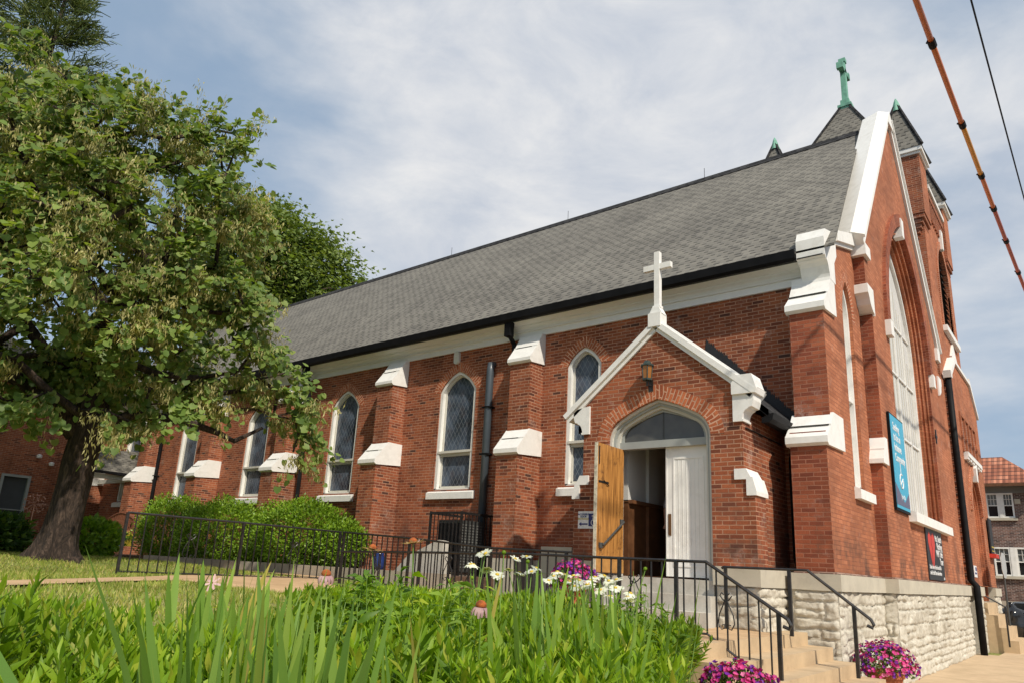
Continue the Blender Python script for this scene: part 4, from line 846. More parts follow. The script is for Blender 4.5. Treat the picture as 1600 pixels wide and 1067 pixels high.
mb.box(PX+.035, PX+.06, Yp+.236, Yp+.245, 1.45, 3.5); d_ = obj('white_door', mb, M['white'], CH, bevel=.006); d_['label'] = 'closed white panelled door leaf'
mb = MB(); x0, x1 = PX+.16, PX+.70
for q in ((x0, x1, 3.30, 3.335), (x0, x1, 1.60, 1.63), (x0, x0+.03, 1.63, 3.30), (x1-.03, x1, 1.63, 3.30)): mb.box(q[0], q[1], Yp+.235, Yp+.245, q[2], q[3])
for k in range(1, 7): x = x0+.03+k*(x1-x0-.06)/7; mb.box(x-.003, x+.003, Yp+.240, Yp+.245, 1.63, 3.30)
obj('door_panel', mb, M['white'], d_)
mb = MB(); mb.box(PX+.075, PX+.125, Yp+.232, Yp+.245, 2.08, 2.42); obj('push_plate', mb, M['brass'], d_)
# the open oak leaf
dx = -3.095; mb = MB(); mb.box(dx-.045, dx, Yp-.64, Yp+.20, 1.45, 3.50); d_ = obj('oak_door', mb, M['oak'], CH, bevel=.004); d_['label'] = 'open varnished oak door leaf'
mb = MB(); mb.box(dx-.05, dx+.004, Yp-.655, Yp-.64, 1.45, 3.50); obj('door_edge', mb, M['peeling'], d_)
mb = MB()
for q in ((Yp-.64, Yp+.20, 1.46, 1.66), (Yp-.55, Yp-.05, 1.70, 1.72)): mb.box(dx, dx+.012, q[0], q[1], q[2], q[3])
obj('kick_plate', mb, plain('worn_board', (.42, .21, .06), .6, .25, 7), d_)
mb = MB(); mb.tube([(dx+.01, Yp-.53, 1.87), (dx+.06, Yp-.53, 1.87), (dx+.06, Yp+.12, 2.28), (dx+.01, Yp+.12, 2.28)], .018, 8); mb.lathe([(.04, -.04), (.04, .04)], (dx+.012, Yp-.53, 1.87), 10); mb.lathe([(.04, -.04), (.04, .04)], (dx+.012, Yp+.12, 2.28), 10); obj('pull_bar', mb, M['dark_metal'], d_)
mb = MB(); mb.box(dx, dx+.01, Yp-.60, Yp-.30, 2.86, 2.89); mb.tube([(dx+.012, Yp-.60, 3.15), (dx+.012, Yp-.60, 3.45)], .008, 5); mb.tube([(dx+.012, Yp-.45, 2.9), (dx+.02, Yp-.35, 2.84), (dx+.012, Yp-.3, 2.83)], .008, 5); obj('bolt', mb, M['iron'], d_)
# vestibule
mb = MB(); mb.box(-3.36, -1.36, Yp+.43, 2.4, 1.38, 1.44); obj('vestibule_floor', mb, M['dado'], CH)
mb = MB(); mb.box(-3.36, -3.14, Yp+.43, 0, 2.66, 4.1); mb.box(-3.14, -3.08, -.83, -.45, 2.66, 4.1); mb.box(-3.36, -1.36, Yp+.43, 2.4, 4.1, 4.14); obj('vestibule_plaster', mb, M['plaster'], CH)
mb = MB(); mb.box(-3.36, -3.13, Yp+.43, 0, 1.44, 2.64); mb.box(-3.13, -3.07, -.85, -.43, 1.44, 2.64); mb.box(-3.36, -3.05, Yp+.43, 0, 2.62, 2.68); mb.box(-3.14, -3.0, .0, 2.4, 1.44, 4.1); mb.box(-3.0, -1.5, 2.3, 2.4, 1.44, 4.1); mb.box(-1.5, -1.36, .4, 2.4, 1.44, 4.1); obj('vestibule_panelling', mb, M['dado'], CH)

# ------------------------------------------------------------------ steps
ST = thing('porch_steps', 'three pale stone steps up to the arched doorway', 'steps', (PX, -2.3, .76))
for k, (z, y0, y1) in enumerate(((1.42, -1.94, -1.6), (1.20, -2.22, -1.94), (.98, -2.52, -2.22))):
    mb = MB(); mb.box(-3.32, -1.42+.06*k, y0, y1-.001, .6, z); obj('step', mb, M['pale_concrete'], ST, bevel=.012)
LS = thing('sidewalk_steps', 'wide tan concrete steps going down from the porch landing to the sidewalk', 'steps', (-.2, -3, -.1))
for k, (z, x) in enumerate(((.76, -.40), (.59, -.06), (.42, .27), (.25, .60), (.08, .93))):
    mb = MB(); x0 = -1.4 if k == 0 else (-.40, -.06, .27, .60)[k-1]; mb.box(x0+.001, x, -4.75, -1.02, -.2, z); obj('step', mb, M['tan_concrete'], LS, bevel=.02)

# ------------------------------------------------------------------ railings
def railing(name, label, pts, posts, htop, hbot, group=None, spacing=.135, scroll=(), endcurl=False, pickets=True, ext=.0, bot=True):
    """pts: top-rail polyline; posts: x or distance list; pickets follow between top and bottom rails"""
    P = [Vector(p) for p in pts]; root = thing(name, label, 'railing', (P[0].x, P[0].y, P[0].z-htop), 0, group)
    seg = [(P[i+1]-P[i]).length for i in range(len(P)-1)]; tot = sum(seg)
    def at(d):
        for i, s_ in enumerate(seg):
            if d <= s_ or i == len(seg)-1: return P[i].lerp(P[i+1], d/s_)
            d -= s_
    m_ = MB(); top = list(P)
    if endcurl:
        dr = (P[-1]-P[-2]).normalized(); e = P[-1]; top += [e+dr*.08, e+dr*.12+Vector((0, 0, -.04)), e+dr*.10+Vector((0, 0, -.09)), e+dr*.02+Vector((0, 0, -.11))]
    m_.tube(top, .021, 6); obj('top_rail', m_, M['iron'], root)
    if bot and pickets:
        m_ = MB(); m_.tube([p-Vector((0, 0, hbot)) for p in P], .014, 4); obj('bottom_rail', m_, M['iron'], root)
    for d in posts:
        p = at(min(d, tot)); m_ = MB(); m_.box(p.x-.021, p.x+.021, p.y-.021, p.y+.021, p.z-htop-ext, p.z); obj('post', m_, M['iron'], root)
    if pickets:
        n = int(tot/spacing)
        for k in range(1, n):
            d = k*tot/n
            if min(abs(d-q) for q in posts) < .05: continue
            p = at(d); m_ = MB(); m_.box(p.x-.008, p.x+.008, p.y-.008, p.y+.008, p.z-hbot, p.z); obj('baluster', m_, M['iron'], root)
    for d in scroll:
        p = at(d); q = at(min(d+.1, tot)); dr = (q-p).normalized() if d < tot-.1 else (p-at(d-.1)).normalized(); dr.z = 0; c = p-Vector((0, 0, hbot*.62)); m_ = MB()
        for s_ in (-1, 1):
            arc = [(.0, .34), (.04, .22), (.10, .08), (.115, -.04), (.07, -.12), (.02, -.10), (.03, -.05), (.06, -.06)]
            m_.tube([c+dr*(s_*a)+Vector((0, 0, b*.8)) for a, b in arc], .008, 5)
            arc = [(.0, .26), (.05, .30), (.085, .35), (.06, .39), (.03, .36)]; m_.tube([c+dr*(s_*a)+Vector((0, 0, b*.8)) for a, b in arc], .008, 5)
        obj('scroll', m_, M['iron'], root)
    return root
railing('iron_railing', 'iron railing on the lawn ending at the tree, farthest left of the black railings', [(-9.25, -7.02, 2.01), (-9.1, -5.0, 2.0), (-8.95, -2.9, 1.98)], [0, 2.02, 4.12], 1.02, .93, 'black iron railings', .15, (1.1, 3.1))
railing('iron_railing', 'iron railing on the far side of the walkway in front of the caged air conditioner', [(-8.9, -2.88, 1.98), (-6.93, -2.9, 1.89), (-4.96, -2.9, 1.76), (-3.3, -2.9, 1.73)], [.04, 1.98, 3.95, 5.5], 1.0, .88, 'black iron railings', .15, (1.0, 3.0))
railing('iron_railing', 'iron railing on the near side of the walkway, sloping down beside the wide steps', [(-7.5, -4.0, 1.58), (-5.5, -4.0, 1.62), (-3.4, -4.0, 1.655), (-1.02, -4.0, 1.64), (-.63, -4.0, 1.64), (.24, -4.0, 1.10)], [.04, 2.0, 4.1, 5.68, 6.48, 7.86], .90, .82, 'black iron railings', .145, (1.0, 3.1, 5.9, 7.15), True, ext=.0)
railing('handrail', 'bare handrail without balusters between the porch and the corner pier', [(-1.22, -2.12, 1.60), (-1.19, -2.12, 1.62), (-.23, -2.12, 1.62), (-.02, -2.12, 1.62), (.66, -2.12, 1.10)], [.06, .96, 1.9], .86, .8, 'black iron railings', endcurl=True, pickets=False)
railing('handrail', 'short two bar handrail on the steps of the tower portal', [(.25, 12.35, 1.45), (.85, 12.35, 1.10)], [.68], 1.05, .42, 'black iron railings', spacing=9, pickets=False)
# tower steps
TS = thing('portal_steps', 'small concrete steps below the tower portal', 'steps', (.5, 13.6, -.1))
for k in range(4): mb = MB(); mb.box(.21, 1.05-.21*k, 12.46+.004*k, 14.92-.004*k, (.22+.32*(k-1)) if k else -.15, .22+.32*k); obj('step', mb, M['tan_concrete'], TS, bevel=.015)

# ------------------------------------------------------------------ things on the church
LT = thing('wall_lantern', 'small green lantern with amber glass lit above the church door', 'lantern', (-2.47, Yp, 4.72))
c0 = (-2.47, Yp-.14, 0)
mb = MB(); mb.lathe([(.075, 4.60), (.095, 4.83)], c0, 6); obj('glass', mb, M['amber'], LT)
mb = MB(); mb.lathe([(.0, 4.93), (.045, 4.92), (.08, 4.865), (.125, 4.835), (.125, 4.82), (.0, 4.82)], c0, 6); mb.lathe([(.0, 4.58), (.085, 4.58), (.085, 4.61), (0, 4.61)], c0, 6)
for k in range(6): a_ = k*math.pi/3; mb.tube([(c0[0]+.078*math.cos(a_), c0[1]+.078*math.sin(a_), 4.60), (c0[0]+.098*math.cos(a_), c0[1]+.098*math.sin(a_), 4.83)], .010, 4)
obj('frame', mb, plain('verdigris_metal', (.025, .04, .035), .4, .5, 20), LT)
mb = MB(); mb.tube([(c0[0], c0[1], 4.6), (c0[0], c0[1], 4.5), (c0[0], Yp, 4.52)], .018, 6); mb.box(c0[0]-.04, c0[0]+.04, Yp-.015, Yp, 4.42, 4.62); obj('bracket', mb, M['iron'], LT)
mb = MB(); mb.lathe([(0, 4.76), (.018, 4.745), (.018, 4.70), (0, 4.68)], c0, 8); obj('bulb', mb, M['bulb'], LT)
AL = thing('alarm_bell', 'small cream alarm box above the window left of the drainpipe', 'alarm box', (-8.80, 0, 6.38))
mb = MB(); pr_ = [(-8.80+.085*math.cos(t), 6.40+(.08 if math.sin(t) > 0 else -.08)+.085*math.sin(t)) for t in [i*math.pi/8 for i in range(16)]]; mb.prism(pr_, 'y', -.07, 0); obj('housing', mb, M['cream'], AL, bevel=.015)
mb = MB(); mb.lathe([(.03, 0), (.03, .01)], (-8.8, -.075, 6.42), 10); obj('lens', mb, M['white'], AL)

def text(s_, size, loc, face, mat, parent, name='lettering', align='LEFT', sx=1., bold=False):
    """face 'x': readable on a wall looking along -x ; face 'y': on a wall facing -y"""
    cu = bpy.data.curves.new(name, 'FONT'); cu.body = s_; cu.size = size; cu.align_x = align; cu.extrude = .002; cu.offset = .012*size if bold else 0
    to = bpy.data.objects.new('t', cu); COL.objects.link(to); dg = bpy.context.evaluated_depsgraph_get(); me = bpy.data.meshes.new_from_object(to.evaluated_get(dg)); bpy.data.objects.remove(to)
    me.name = name; me.materials.clear(); me.materials.append(mat)
    Mx = Matrix.Rotation(R(90), 4, 'X'); Mx = (Matrix.Rotation(R(90), 4, 'Z') @ Mx) if face == 'x' else Mx
    me.transform(Matrix.Translation(Vector(loc)-wloc(parent)) @ Mx @ Matrix.Diagonal((sx, 1, 1, 1)))
    o = bpy.data.objects.new(name, me); COL.objects.link(o); o.parent = parent; return o
BB = thing('blue_banner', 'tall sky blue banner with white words beside the great front window', 'banner', (.2, 3.1, 2.87))
mb = MB(); mb.box(.21, .25, 2.50, 3.74, 2.85, 4.71); obj('backing', mb, M['black'], BB, bevel=.004)
mb = MB(); mb.box(.25, .256, 2.54, 3.70, 2.90, 4.68); pn = obj('panel', mb, M['sky_blue'], BB)
mb = MB(); mb.prism([(2.54, 2.96), (2.54, 3.36), (3.25, 3.04), (3.70, 3.26), (3.70, 2.96)], 'x', .256, .259); obj('corner_patch', mb, M['grey_vinyl'], BB)
for i, s_ in enumerate(('Seeking', 'to be an', 'Inclusive', 'Community')): text(s_, .22, (.258, 2.72, 4.40-.2*i), 'x', M['white_vinyl'], BB, sx=.82, bold=True)
mb = MB(); mb.box(.257, .26, 3.08, 3.12, 3.55, 3.80)
pts = [(.26, 3.1+.14*math.cos(t), 3.44+.14*math.sin(t)) for t in [R(60+k*26) for k in range(13)]]; mb.tube(pts, .012, 5); mb.tube([(.26, 2.98, 3.36), (.26, 3.22, 3.50)], .012, 5); obj('emblem', mb, M['white_vinyl'], BB)
text('Join Us', .12, (.258, 2.98, 3.10), 'x', M['white_vinyl'], BB)
BK = thing('black_banner', 'black banner with a broken red heart and white words below the great front window', 'banner', (.2, 6.2, 1.66))
mb = MB(); mb.box(.205, .225, 5.30, 7.22, 1.66, 2.74); obj('panel', mb, M['black_vinyl'], BK)
def half_heart(s_, dy):
    c = 5.86; r_ = []
    zig = [(0, 2.56), (-.05, 2.42), (.05, 2.30), (-.04, 2.18), (.0, 1.92)]
    out_ = [(s_*.02, 1.90), (s_*.20, 2.16), (s_*.36, 2.42), (s_*.34, 2.56), (s_*.24, 2.66), (s_*.12, 2.66)]
    return [(c+dy+a, b) for a, b in zig[::-1][:0]]+[(c+dy+a, b) for a, b in zig]+[(c+dy+a, b) for a, b in out_]
mb = MB(); mb.prism(half_heart(-1, -.02), 'x', .225, .229); mb.prism(half_heart(1, .03), 'x', .225, .229); obj('broken_heart', mb, M['red_vinyl'], BK)
for i, s_ in enumerate(('No Death', 'Nothing', 'Will Take', 'Your')): text(s_, .21, (.228, 7.12, 2.50-.165*i), 'x', M['white_vinyl'], BK, align='RIGHT', sx=.95, bold=True)
text('Stand where the love still is', .125, (.228, 5.40, 1.89), 'x', M['white_vinyl'], BK, sx=.98, bold=True); text('and it shall have dominion', .125, (.228, 5.40, 1.77), 'x', M['white_vinyl'], BK, sx=1.05, bold=True); text('2020', .07, (.228, 7.0, 1.685), 'x', M['white_vinyl'], BK)
AS = thing('access_sign', 'white sign with a navy wheelchair symbol and arrow beside the oak door', 'sign', (-3.7, Yp, 2.3))
mb = MB(); mb.box(-3.86, -3.40, Yp-.012, Yp-.002, 2.16, 2.45); obj('board', mb, M['white_vinyl'], AS, bevel=.003)
mb = MB(); mb.box(-3.645, -3.42, Yp-.015, Yp-.012, 2.20, 2.41); obj('blue_field', mb, M['navy'], AS)
mb = MB(); cy_ = Yp-.018; mb.tube([(-3.535+.055*math.cos(t), cy_, 2.26+.052*math.sin(t)) for t in [R(120+k*26) for k in range(12)]], .008, 5); mb.tube([(-3.56, cy_, 2.345), (-3.55, cy_, 2.29), (-3.50, cy_, 2.285), (-3.475, cy_, 2.235), (-3.455, cy_, 2.24)], .008, 5); mb.lathe([(.014, -.014), (.014, .014)], (-3.562, cy_, 2.37), 8); obj('wheelchair_symbol', mb, M['white_vinyl'], AS)
mb = MB(); mb.prism([(-3.84, 2.235), (-3.79, 2.27), (-3.79, 2.247), (-3.665, 2.247), (-3.665, 2.223), (-3.79, 2.223), (-3.79, 2.20)], 'y', Yp-.015, Yp-.012); obj('arrow', mb, M['navy'], AS)
for i, s_ in enumerate(('ACCESSIBLE', 'DOOR', 'ENTRANCE')): text(s_, .042, (-3.75, Yp-.014, 2.385-.038*i), 'y', M['navy'] if i < 2 else M['yellow'], AS, align='CENTER', bold=True)
WB = thing('tower_banner', 'narrow black banner hung on the far end of the tower front', 'banner', (.3, 15.9, 2.6))
mb = MB(); mb.box(.34, .38, 15.55, 16.3, 2.66, 3.78); obj('panel', mb, M['black_vinyl'], WB, bevel=.004)
mb = MB(); mb.box(.30, .48, 15.5, 16.35, 2.54, 2.66); obj('rail', mb, M['red_vinyl'], WB, bevel=.01)
mb = MB(); mb.box(.38, .384, 15.62, 16.2, 2.86, 2.90); mb.box(.38, .384, 15.62, 16.2, 2.74, 2.77); obj('lettering', mb, M['yellow'], WB)
SN = thing('small_notice', 'small white notice on the brick beside the tower downspout', 'sign', (.3, 11.7, 1.8))
mb = MB(); mb.box(.305, .315, 11.45, 12.0, 1.85, 2.16); obj('board', mb, M['white_vinyl'], SN); mb = MB(); mb.box(.315, .318, 11.55, 11.9, 1.93, 1.98); mb.box(.315, .318, 11.7, 11.95, 2.02, 2.12); obj('print', mb, M['navy'], SN)

# ------------------------------------------------------------------ things beside the wall
mb = MB(); mb.box(-18.5, -6.55, -2.30, -2.12, .7, 1.28); o = obj('planter_kerb', mb, M['concrete'], bevel=.02); tag(o, 'low concrete kerb holding the planting bed against the side wall', 'kerb')
mb = MB(); mb.box(-30, -6.55, -2.12, -.1, .7, 1.24); structure(obj('planting_bed', mb, M['soil']))
AC = thing('air_conditioner', 'dark grey air conditioning unit inside the iron cage by the wall', 'air conditioner', (-7.75, -.6, 1.24))
mb = MB(); mb.box(-8.08, -7.42, -.98, -.22, 1.32, 2.38); obj('casing', mb, M['dark_metal'], AC, bevel=.02)
mb = MB()
for k in range(24): x = -8.05+k*.026; mb.box(x, x+.006, -.995, -.98, 1.38, 2.32)
obj('coil_guard', mb, M['iron'], AC)
mb = MB()
for j in range(16):
    for k in range(9): z = 1.40+j*.058; y = -.94+k*.078; mb.box(-7.42, -7.41, y, y+.05, z, z+.026)
obj('louvre_grille', mb, plain('pale_grille_metal', (.16, .16, .15), .5, .1, 5), AC)
mb = MB(); mb.box(-8.1, -7.4, -1.0, -.2, 1.22, 1.32); obj('pad', mb, M['concrete'], AC)
CG = thing('iron_cage', 'black barred cage standing around the air conditioning unit', 'cage', (-7.8, -.6, 1.24))
mb = MB()
for (x0, x1, y0, y1) in ((-8.30, -7.35, -1.06, -1.02), (-7.39, -7.35, -1.06, 0), (-8.30, -8.26, -1.06, 0)): mb.box(x0, x1, y0, y1, 2.50, 2.55); mb.box(x0, x1, y0, y1, 1.30, 1.33)
obj('frame', mb, M['iron'], CG)
mb = MB()
for k in range(9): x = -8.27+k*.112; mb.box(x-.008, x+.008, -1.05, -1.034, 1.24, 2.5)
for k in range(9): y = -1.04+k*.118; mb.box(-7.378, -7.362, y-.008, y+.008, 1.24, 2.5)
obj('bars', mb, M['iron'], CG)
for x, y in ((-8.28, -1.04), (-7.37, -1.04)): mb = MB(); mb.box(x-.022, x+.022, y-.022, y+.022, 1.2, 2.56); obj('post', mb, M['iron'], CG)
mb = MB(); mb.prism([(-8.6, 1.0), (-7.1, 1.0), (-7.1, 1.90), (-7.25, 1.92), (-8.1, 1.58), (-8.6, 1.14)], 'y', -1.82, -1.66); o = obj('ramp_wall', mb, M['pale_concrete'], bevel=.015); tag(o, 'pale sloping concrete cheek wall in front of the caged air conditioner', 'wall')
JR = thing('blue_jar', 'dark blue glazed jar standing on the pale wall end', 'jar', (-8.8, -1.95, 1.22)); mb = MB(); mb.lathe([(.0, 0), (.09, 0), (.13, .12), (.13, .25), (.09, .34), (.10, .38), (.07, .38), (.06, .2)], (-8.8, -1.95, 1.24), 16); obj('body', mb, M['blue_glaze'], JR, smooth=True)
SB = thing('stone_block', 'grey stone block against the side wall left of the porch', 'block', (-5.35, -.5, .8)); mb = MB(); mb.box(-5.72, -4.98, -.42, -.07, .7, 1.90); mb.prism([(-4.95, .7), (-4.05, .7), (-4.05, 1.66), (-4.45, 1.72), (-4.95, 1.30)], 'y', -1.1, -.8); obj('body', mb, M['sill_stone'], SB, bevel=.04)

# ------------------------------------------------------------------ annex at the far left
AN = thing('brick_annex', 'dark red brick annex behind the tree with a screen door', 'building', (-31, -5, 1))
dh = [(-3.12, 1.5), (-2.12, 1.5), (-2.12, 3.96), (-3.12, 3.96)]
mb = MB(); mb.prism([(-25, 1.0), (-.02, 1.0), (-.02, 7.6), (-25, 7.6)], 'x', -29.6, -29.3, holes=[dh]); mb.box(-40, -29.6, -25, -.02, 1, 7.6); obj('wall', mb, M['brick'], AN)
mb = MB(); mb.prism([(-25.4, 7.5), (.2, 7.5), (.2, 7.7), (-8, 10.5), (-25.4, 10.5)], 'x', -40, -29.0); obj('roof', mb, M['shingle'], AN)
mb = MB(); mb.box(-29.5, -29.25, -3.12, -3.03, 1.5, 3.96); mb.box(-29.5, -29.25, -2.21, -2.12, 1.5, 3.96); mb.box(-29.5, -29.25, -3.03, -2.21, 3.87, 3.96); mb.box(-29.45, -29.28, -3.03, -2.21, 2.45, 2.5); mb.box(-29.45, -29.28, -3.03, -2.21, 2.62, 2.66); mb.box(-29.45, -29.28, -2.64, -2.60, 1.5, 2.45); dr = obj('screen_door', mb, M['grey_paint'], AN)
mb = MB(); mb.box(-29.44, -29.40, -3.03, -2.21, 1.5, 3.87); obj('screen', mb, M['screen'], dr)
fl = MB()
for dy in (-.12, .12): fl.lathe([(.0, 0), (.09, .02), (.10, .12), (.04, .16), (0, .16)], (-29.15, -1.8+dy*2, 4.55-dy), 10)
o = obj('floodlight', fl, M['white'], AN, smooth=True)
PO = thing('garden_porch', 'small shingled porch roof on white posts between the tree and the church wall', 'porch', (-25, -1.1, 1.3))
mb = MB(); y0, y1 = -2.05, -.10
A_ = [(-24.75, y0+.12, 4.08), (-24.75, y1+.08, 4.08), (-25.3, y1+.08, 5.0), (-25.3, y0+.25, 4.9)]; B_ = [(-26.4, y0+.25, 4.7), (-26.4, y1+.08, 4.7)]
mb.face(A_, [(0, 0), (2, 0), (1.9, 1.9), (.3, 1.9)]); mb.face([A_[3], A_[2], B_[1], B_[0]]); mb.face([A_[0], A_[3], B_[0]]); mb.face([A_[1], B_[1], A_[2]]); mb.face([A_[0], B_[0], B_[1], A_[1]]); obj('roof', mb, M['shingle'], PO)
mb = MB(); mb.box(-24.80, -24.66, y0-.1, y1+.02, 4.00, 4.10); obj('gutter', mb, M['black'], PO)
mb = MB(); mb.box(-24.98, -24.84, y0, y1, 3.84, 4.0); mb.box(-28, -24.84, y1-.12, y1, 3.84, 4.0); obj('beam', mb, M['cream'], PO)
for y in (y0+.03, y1-.1): mb = MB(); mb.box(-24.97, -24.85, y, y+.12, 1.2, 3.84); obj('post', mb, M['grey_paint'] if y > -1 else M['white'], PO, bevel=.01)
BN = thing('garden_bench', 'brown slatted wooden bench with an arched back under the porch', 'bench', (-21.75, -1.95, 1.62), R(4))
def loc_(name, m_, mat, par, **k): return obj(name, m_, mat, par, world=False, **k)
mb = MB()
for k in range(5): mb.box(-.8, .8, -.32+k*.11, -.23+k*.11, .40, .43)
loc_('seat', mb, M['teak'], BN)
mb = MB(); top = [(-.8+i*.16, .25, .72+.20*math.sin(math.pi*i/10)) for i in range(11)]; mb.tube(top, .035, 6)
for i in range(17): x = -.75+i*.094; z = .70+.20*math.sin(math.pi*(x+.8)/1.6); mb.box(x-.015, x+.015, .235, .26, .44, z)
loc_('backrest', mb, M['teak'], BN)
for x in (-.78, .78):
    for y in (-.3, .25): mb = MB(); mb.box(x-.03, x+.03, y-.03, y+.03, 0, .62 if y < 0 else .7); loc_('leg', mb, M['teak'], BN)
    mb = MB(); mb.box(x-.035, x+.035, -.35, .27, .62, .66); loc_('armrest', mb, M['teak'], BN)

# ------------------------------------------------------------------ house across the street
NB = thing('brick_house', 'brown brick house with a red clay tile roof across the street', 'house', (2, 40, 0))
wins = [(-1.38, -.42, 5.25, 6.62), (-.30, .60, 5.25, 6.62), (-1.45, -.25, 2.35, 3.95), (-.10, 1.15, 2.35, 3.95), (2.2, 3.3, 5.25, 6.62), (2.2, 3.3, 2.35, 3.95), (-5.4, -4.4, 5.25, 6.62), (-5.4, -4.4, 2.35, 3.95)]
wins = [(-1.42, -.86, 5.32, 6.62), (-.70, -.20, 5.32, 6.62), (-1.36, -.62, 2.35, 3.80), (-.38, .35, 2.35, 3.80), (2.2, 3.0, 5.32, 6.62), (2.2, 3.0, 2.35, 3.80), (-4.4, -3.6, 5.32, 6.62), (-4.4, -3.6, 2.35, 3.80)]
mb = MB(); mb.prism([(-8, 1.1), (7, 1.1), (7, 7.0), (-8, 7.0)], 'y', 34, 34.4, holes=[[(a, c), (b, c), (b, d), (a, d)] for a, b, c, d in wins]); mb.box(-8, 7, 34.4, 44, 1.1, 7.0); obj('wall', mb, M['brown_brick'], NB)
mb = MB(); mb.box(-8.1, 7.1, 33.9, 44, -.05, 1.1); obj('base', mb, M['concrete'], NB)
mb = MB(); mb.box(-8, 7, 33.97, 34.0, 6.62, 7.0); obj('frieze', mb, plain('grey_green_siding', (.20, .21, .2), .7, .08, 3), NB)
for a, b, c, d in wins:
    mb = MB(); t = .075; zm = c+(d-c)*.5
    mb.box(a, a+t, 33.95, 34.1, c, d); mb.box(b-t, b, 33.95, 34.1, c, d); mb.box(a+t, b-t, 33.95, 34.1, d-t, d); mb.box(a+t, b-t, 33.95, 34.1, c, c+t); mb.box(a+t, b-t, 34.0, 34.1, zm-.025, zm+.025)
    for k in (1, 2): x = a+t+(b-a-2*t)*k/3; mb.box(x-.01, x+.01, 34.0, 34.06, zm, d-t)
    mb.box(a+t, b-t, 34.0, 34.06, (zm+d)/2-.01, (zm+d)/2+.01); w_ = obj('window', mb, M['white'], NB)
    mb = MB(); mb.box(a+t, b-t, 34.07, 34.09, c+t, zm); obj('pane', mb, M['glass'], w_); mb = MB(); mb.box(a+t, b-t, 34.07, 34.09, zm, d-t); obj('pane', mb, glass('curtained_glass', (.22, .24, .24), .15), w_)
for a, b, c in ((-1.52, -.10, 5.32), (-1.46, .45, 2.35), (2.1, 3.1, 5.32), (2.1, 3.1, 2.35)): mb = MB(); mb.box(a, b, 33.85, 34.0, c-.14, c); obj('window_sill', mb, M['sill_stone'], NB)
mb = MB(); mb.box(-.86, -.70, 33.93, 34.02, 5.32, 6.62); mb.box(-.62, -.38, 33.93, 34.02, 2.35, 3.80); obj('mullion', mb, M['white'], NB)
mb = MB(); ex0, ex1, ey0, ey1 = -8.6, 7.6, 33.3, 44.6; hz, rz_ = 7.05, 10.2
h1 = 1.75
C_ = [(ex0, ey0), (ex1, ey0), (ex1, ey1), (ex0, ey1)]; 
ridge = [(-5.5, 35.3, 8.75), (-.55, 35.3, 8.75), (-.55, 42, 8.75), (-5.5, 42, 8.75)]
mb.face([(ex0, ey0, hz), (1.35, ey0, hz), ridge[1], ridge[0]], [(ex0, 0), (1.35, 0), (-.55, 2.6), (-5.5, 2.6)])
mb.face([(1.35, ey0, hz), (1.35, ey1, hz), ridge[2], ridge[1]], [(0, 0), (11, 0), (9, 2.6), (2, 2.6)]); mb.face([(ex0, ey1, hz), (ex0, ey0, hz), ridge[0], ridge[3]], [(0, 0), (11, 0), (9, 2.6), (2, 2.6)]); mb.face(ridge); mb.face([(ex0, ey0, hz-.01), (ex0, ey1, hz-.01), (ex1, ey1, hz-.01), (ex1, ey0, hz-.01)])
obj('roof', mb, M['tile'], NB)
mb = MB(); mb.face([(1.35, ey0+.5, hz), (ex1, ey0+.5, hz), (ex1, 38, hz+.9), (1.35, 38, hz+.9)], [(0, 0), (6, 0), (6, 4), (0, 4)]); obj('roof', mb, M['tile'], NB)
mb = MB(); mb.box(ex0, 1.4, ey0-.04, ey0+.06, hz-.14, hz+.02); obj('eave', mb, M['dado'], NB)
mb = MB(); mb.box(.62, .78, 33.4, 34, 6.2, 7.0); obj('bracket', mb, flat('maroon_paint', (.12, .02, .03)), NB)
mb = MB(); mb.box(-1.0, 0, 0, 0, 0, 0) if False else mb.box(-.15, .10, 33.96, 33.99, 6.05, 6.3); obj('plaque', mb, M['sill_stone'], NB)

# planter, bags, sign, car at the corner
mb = MB(); mb.box(-1.2, 4.5, 17.9, 18.5, -.15, .22); mb.box(-1.25, 4.55, 17.85, 18.55, .22, .28); o = obj('planter_wall', mb, M['tan_concrete'], bevel=.01); tag(o, 'low tan wall behind the sidewalk under the black bags', 'wall')
def blob(cx, cy, cz, rx, ry, rz, seed, n=26, m_=18, knot=True):
    rg = np.random.default_rng(seed); ph = rg.uniform(0, 6.28, 8); V = []; F = []
    for j in range(m_+1):
        t = math.pi*j/m_; 
        for i in range(n):
            a = 2*math.pi*i/n; k = 1+.07*math.sin(5*a+ph[0]+3*t)+.05*math.sin(9*a+ph[1]-4*t)+.05*math.sin(7*t+ph[2]+2*a)+.025*math.sin(17*a+ph[3]+5*t)
            z = math.cos(t); rr = math.sin(t)**.7
            if knot and z > .75: rr *= .5
            V.append((cx+rx*rr*k*math.cos(a), cy+ry*rr*k*math.sin(a), cz+rz*(z if z < 0 or not knot else z*1.1)))
    for j in range(m_):
        for i in range(n): F.append((j*n+i, (j+1)*n+i, (j+1)*n+(i+1) % n, j*n+(i+1) % n))
    return V, F
BG = thing('garbage_bag', 'shiny black garbage bag piled behind the tower steps', 'garbage bag', (.9, 17.2, -.1), 0, 'black garbage bags')
V, F = blob(0, 0, .46, .42, .42, .55, 5); loc_('sack', MB().arrays(V, F), M['bag'], BG, smooth=True); mb = MB(); mb.lathe([(.03, 1.0), (.09, 1.1), (.05, 1.06), (0, 1.06)], (0, 0, 0), 9); loc_('knot', mb, M['bag'], BG, smooth=True)
BG.location = (.55, 17.3, .1)
dup(BG, (1.25, 17.35, .02), 1.3, 'slumped black garbage bag at the right edge beside the stop sign post', 'black garbage bags', .9); BG['label'] = 'taller shiny black garbage bag nearest the tower steps'
SG = thing('stop_sign', 'white backed octagonal street sign turned away on a thin post at the corner', 'street sign', (.74, 14.5, -.1))
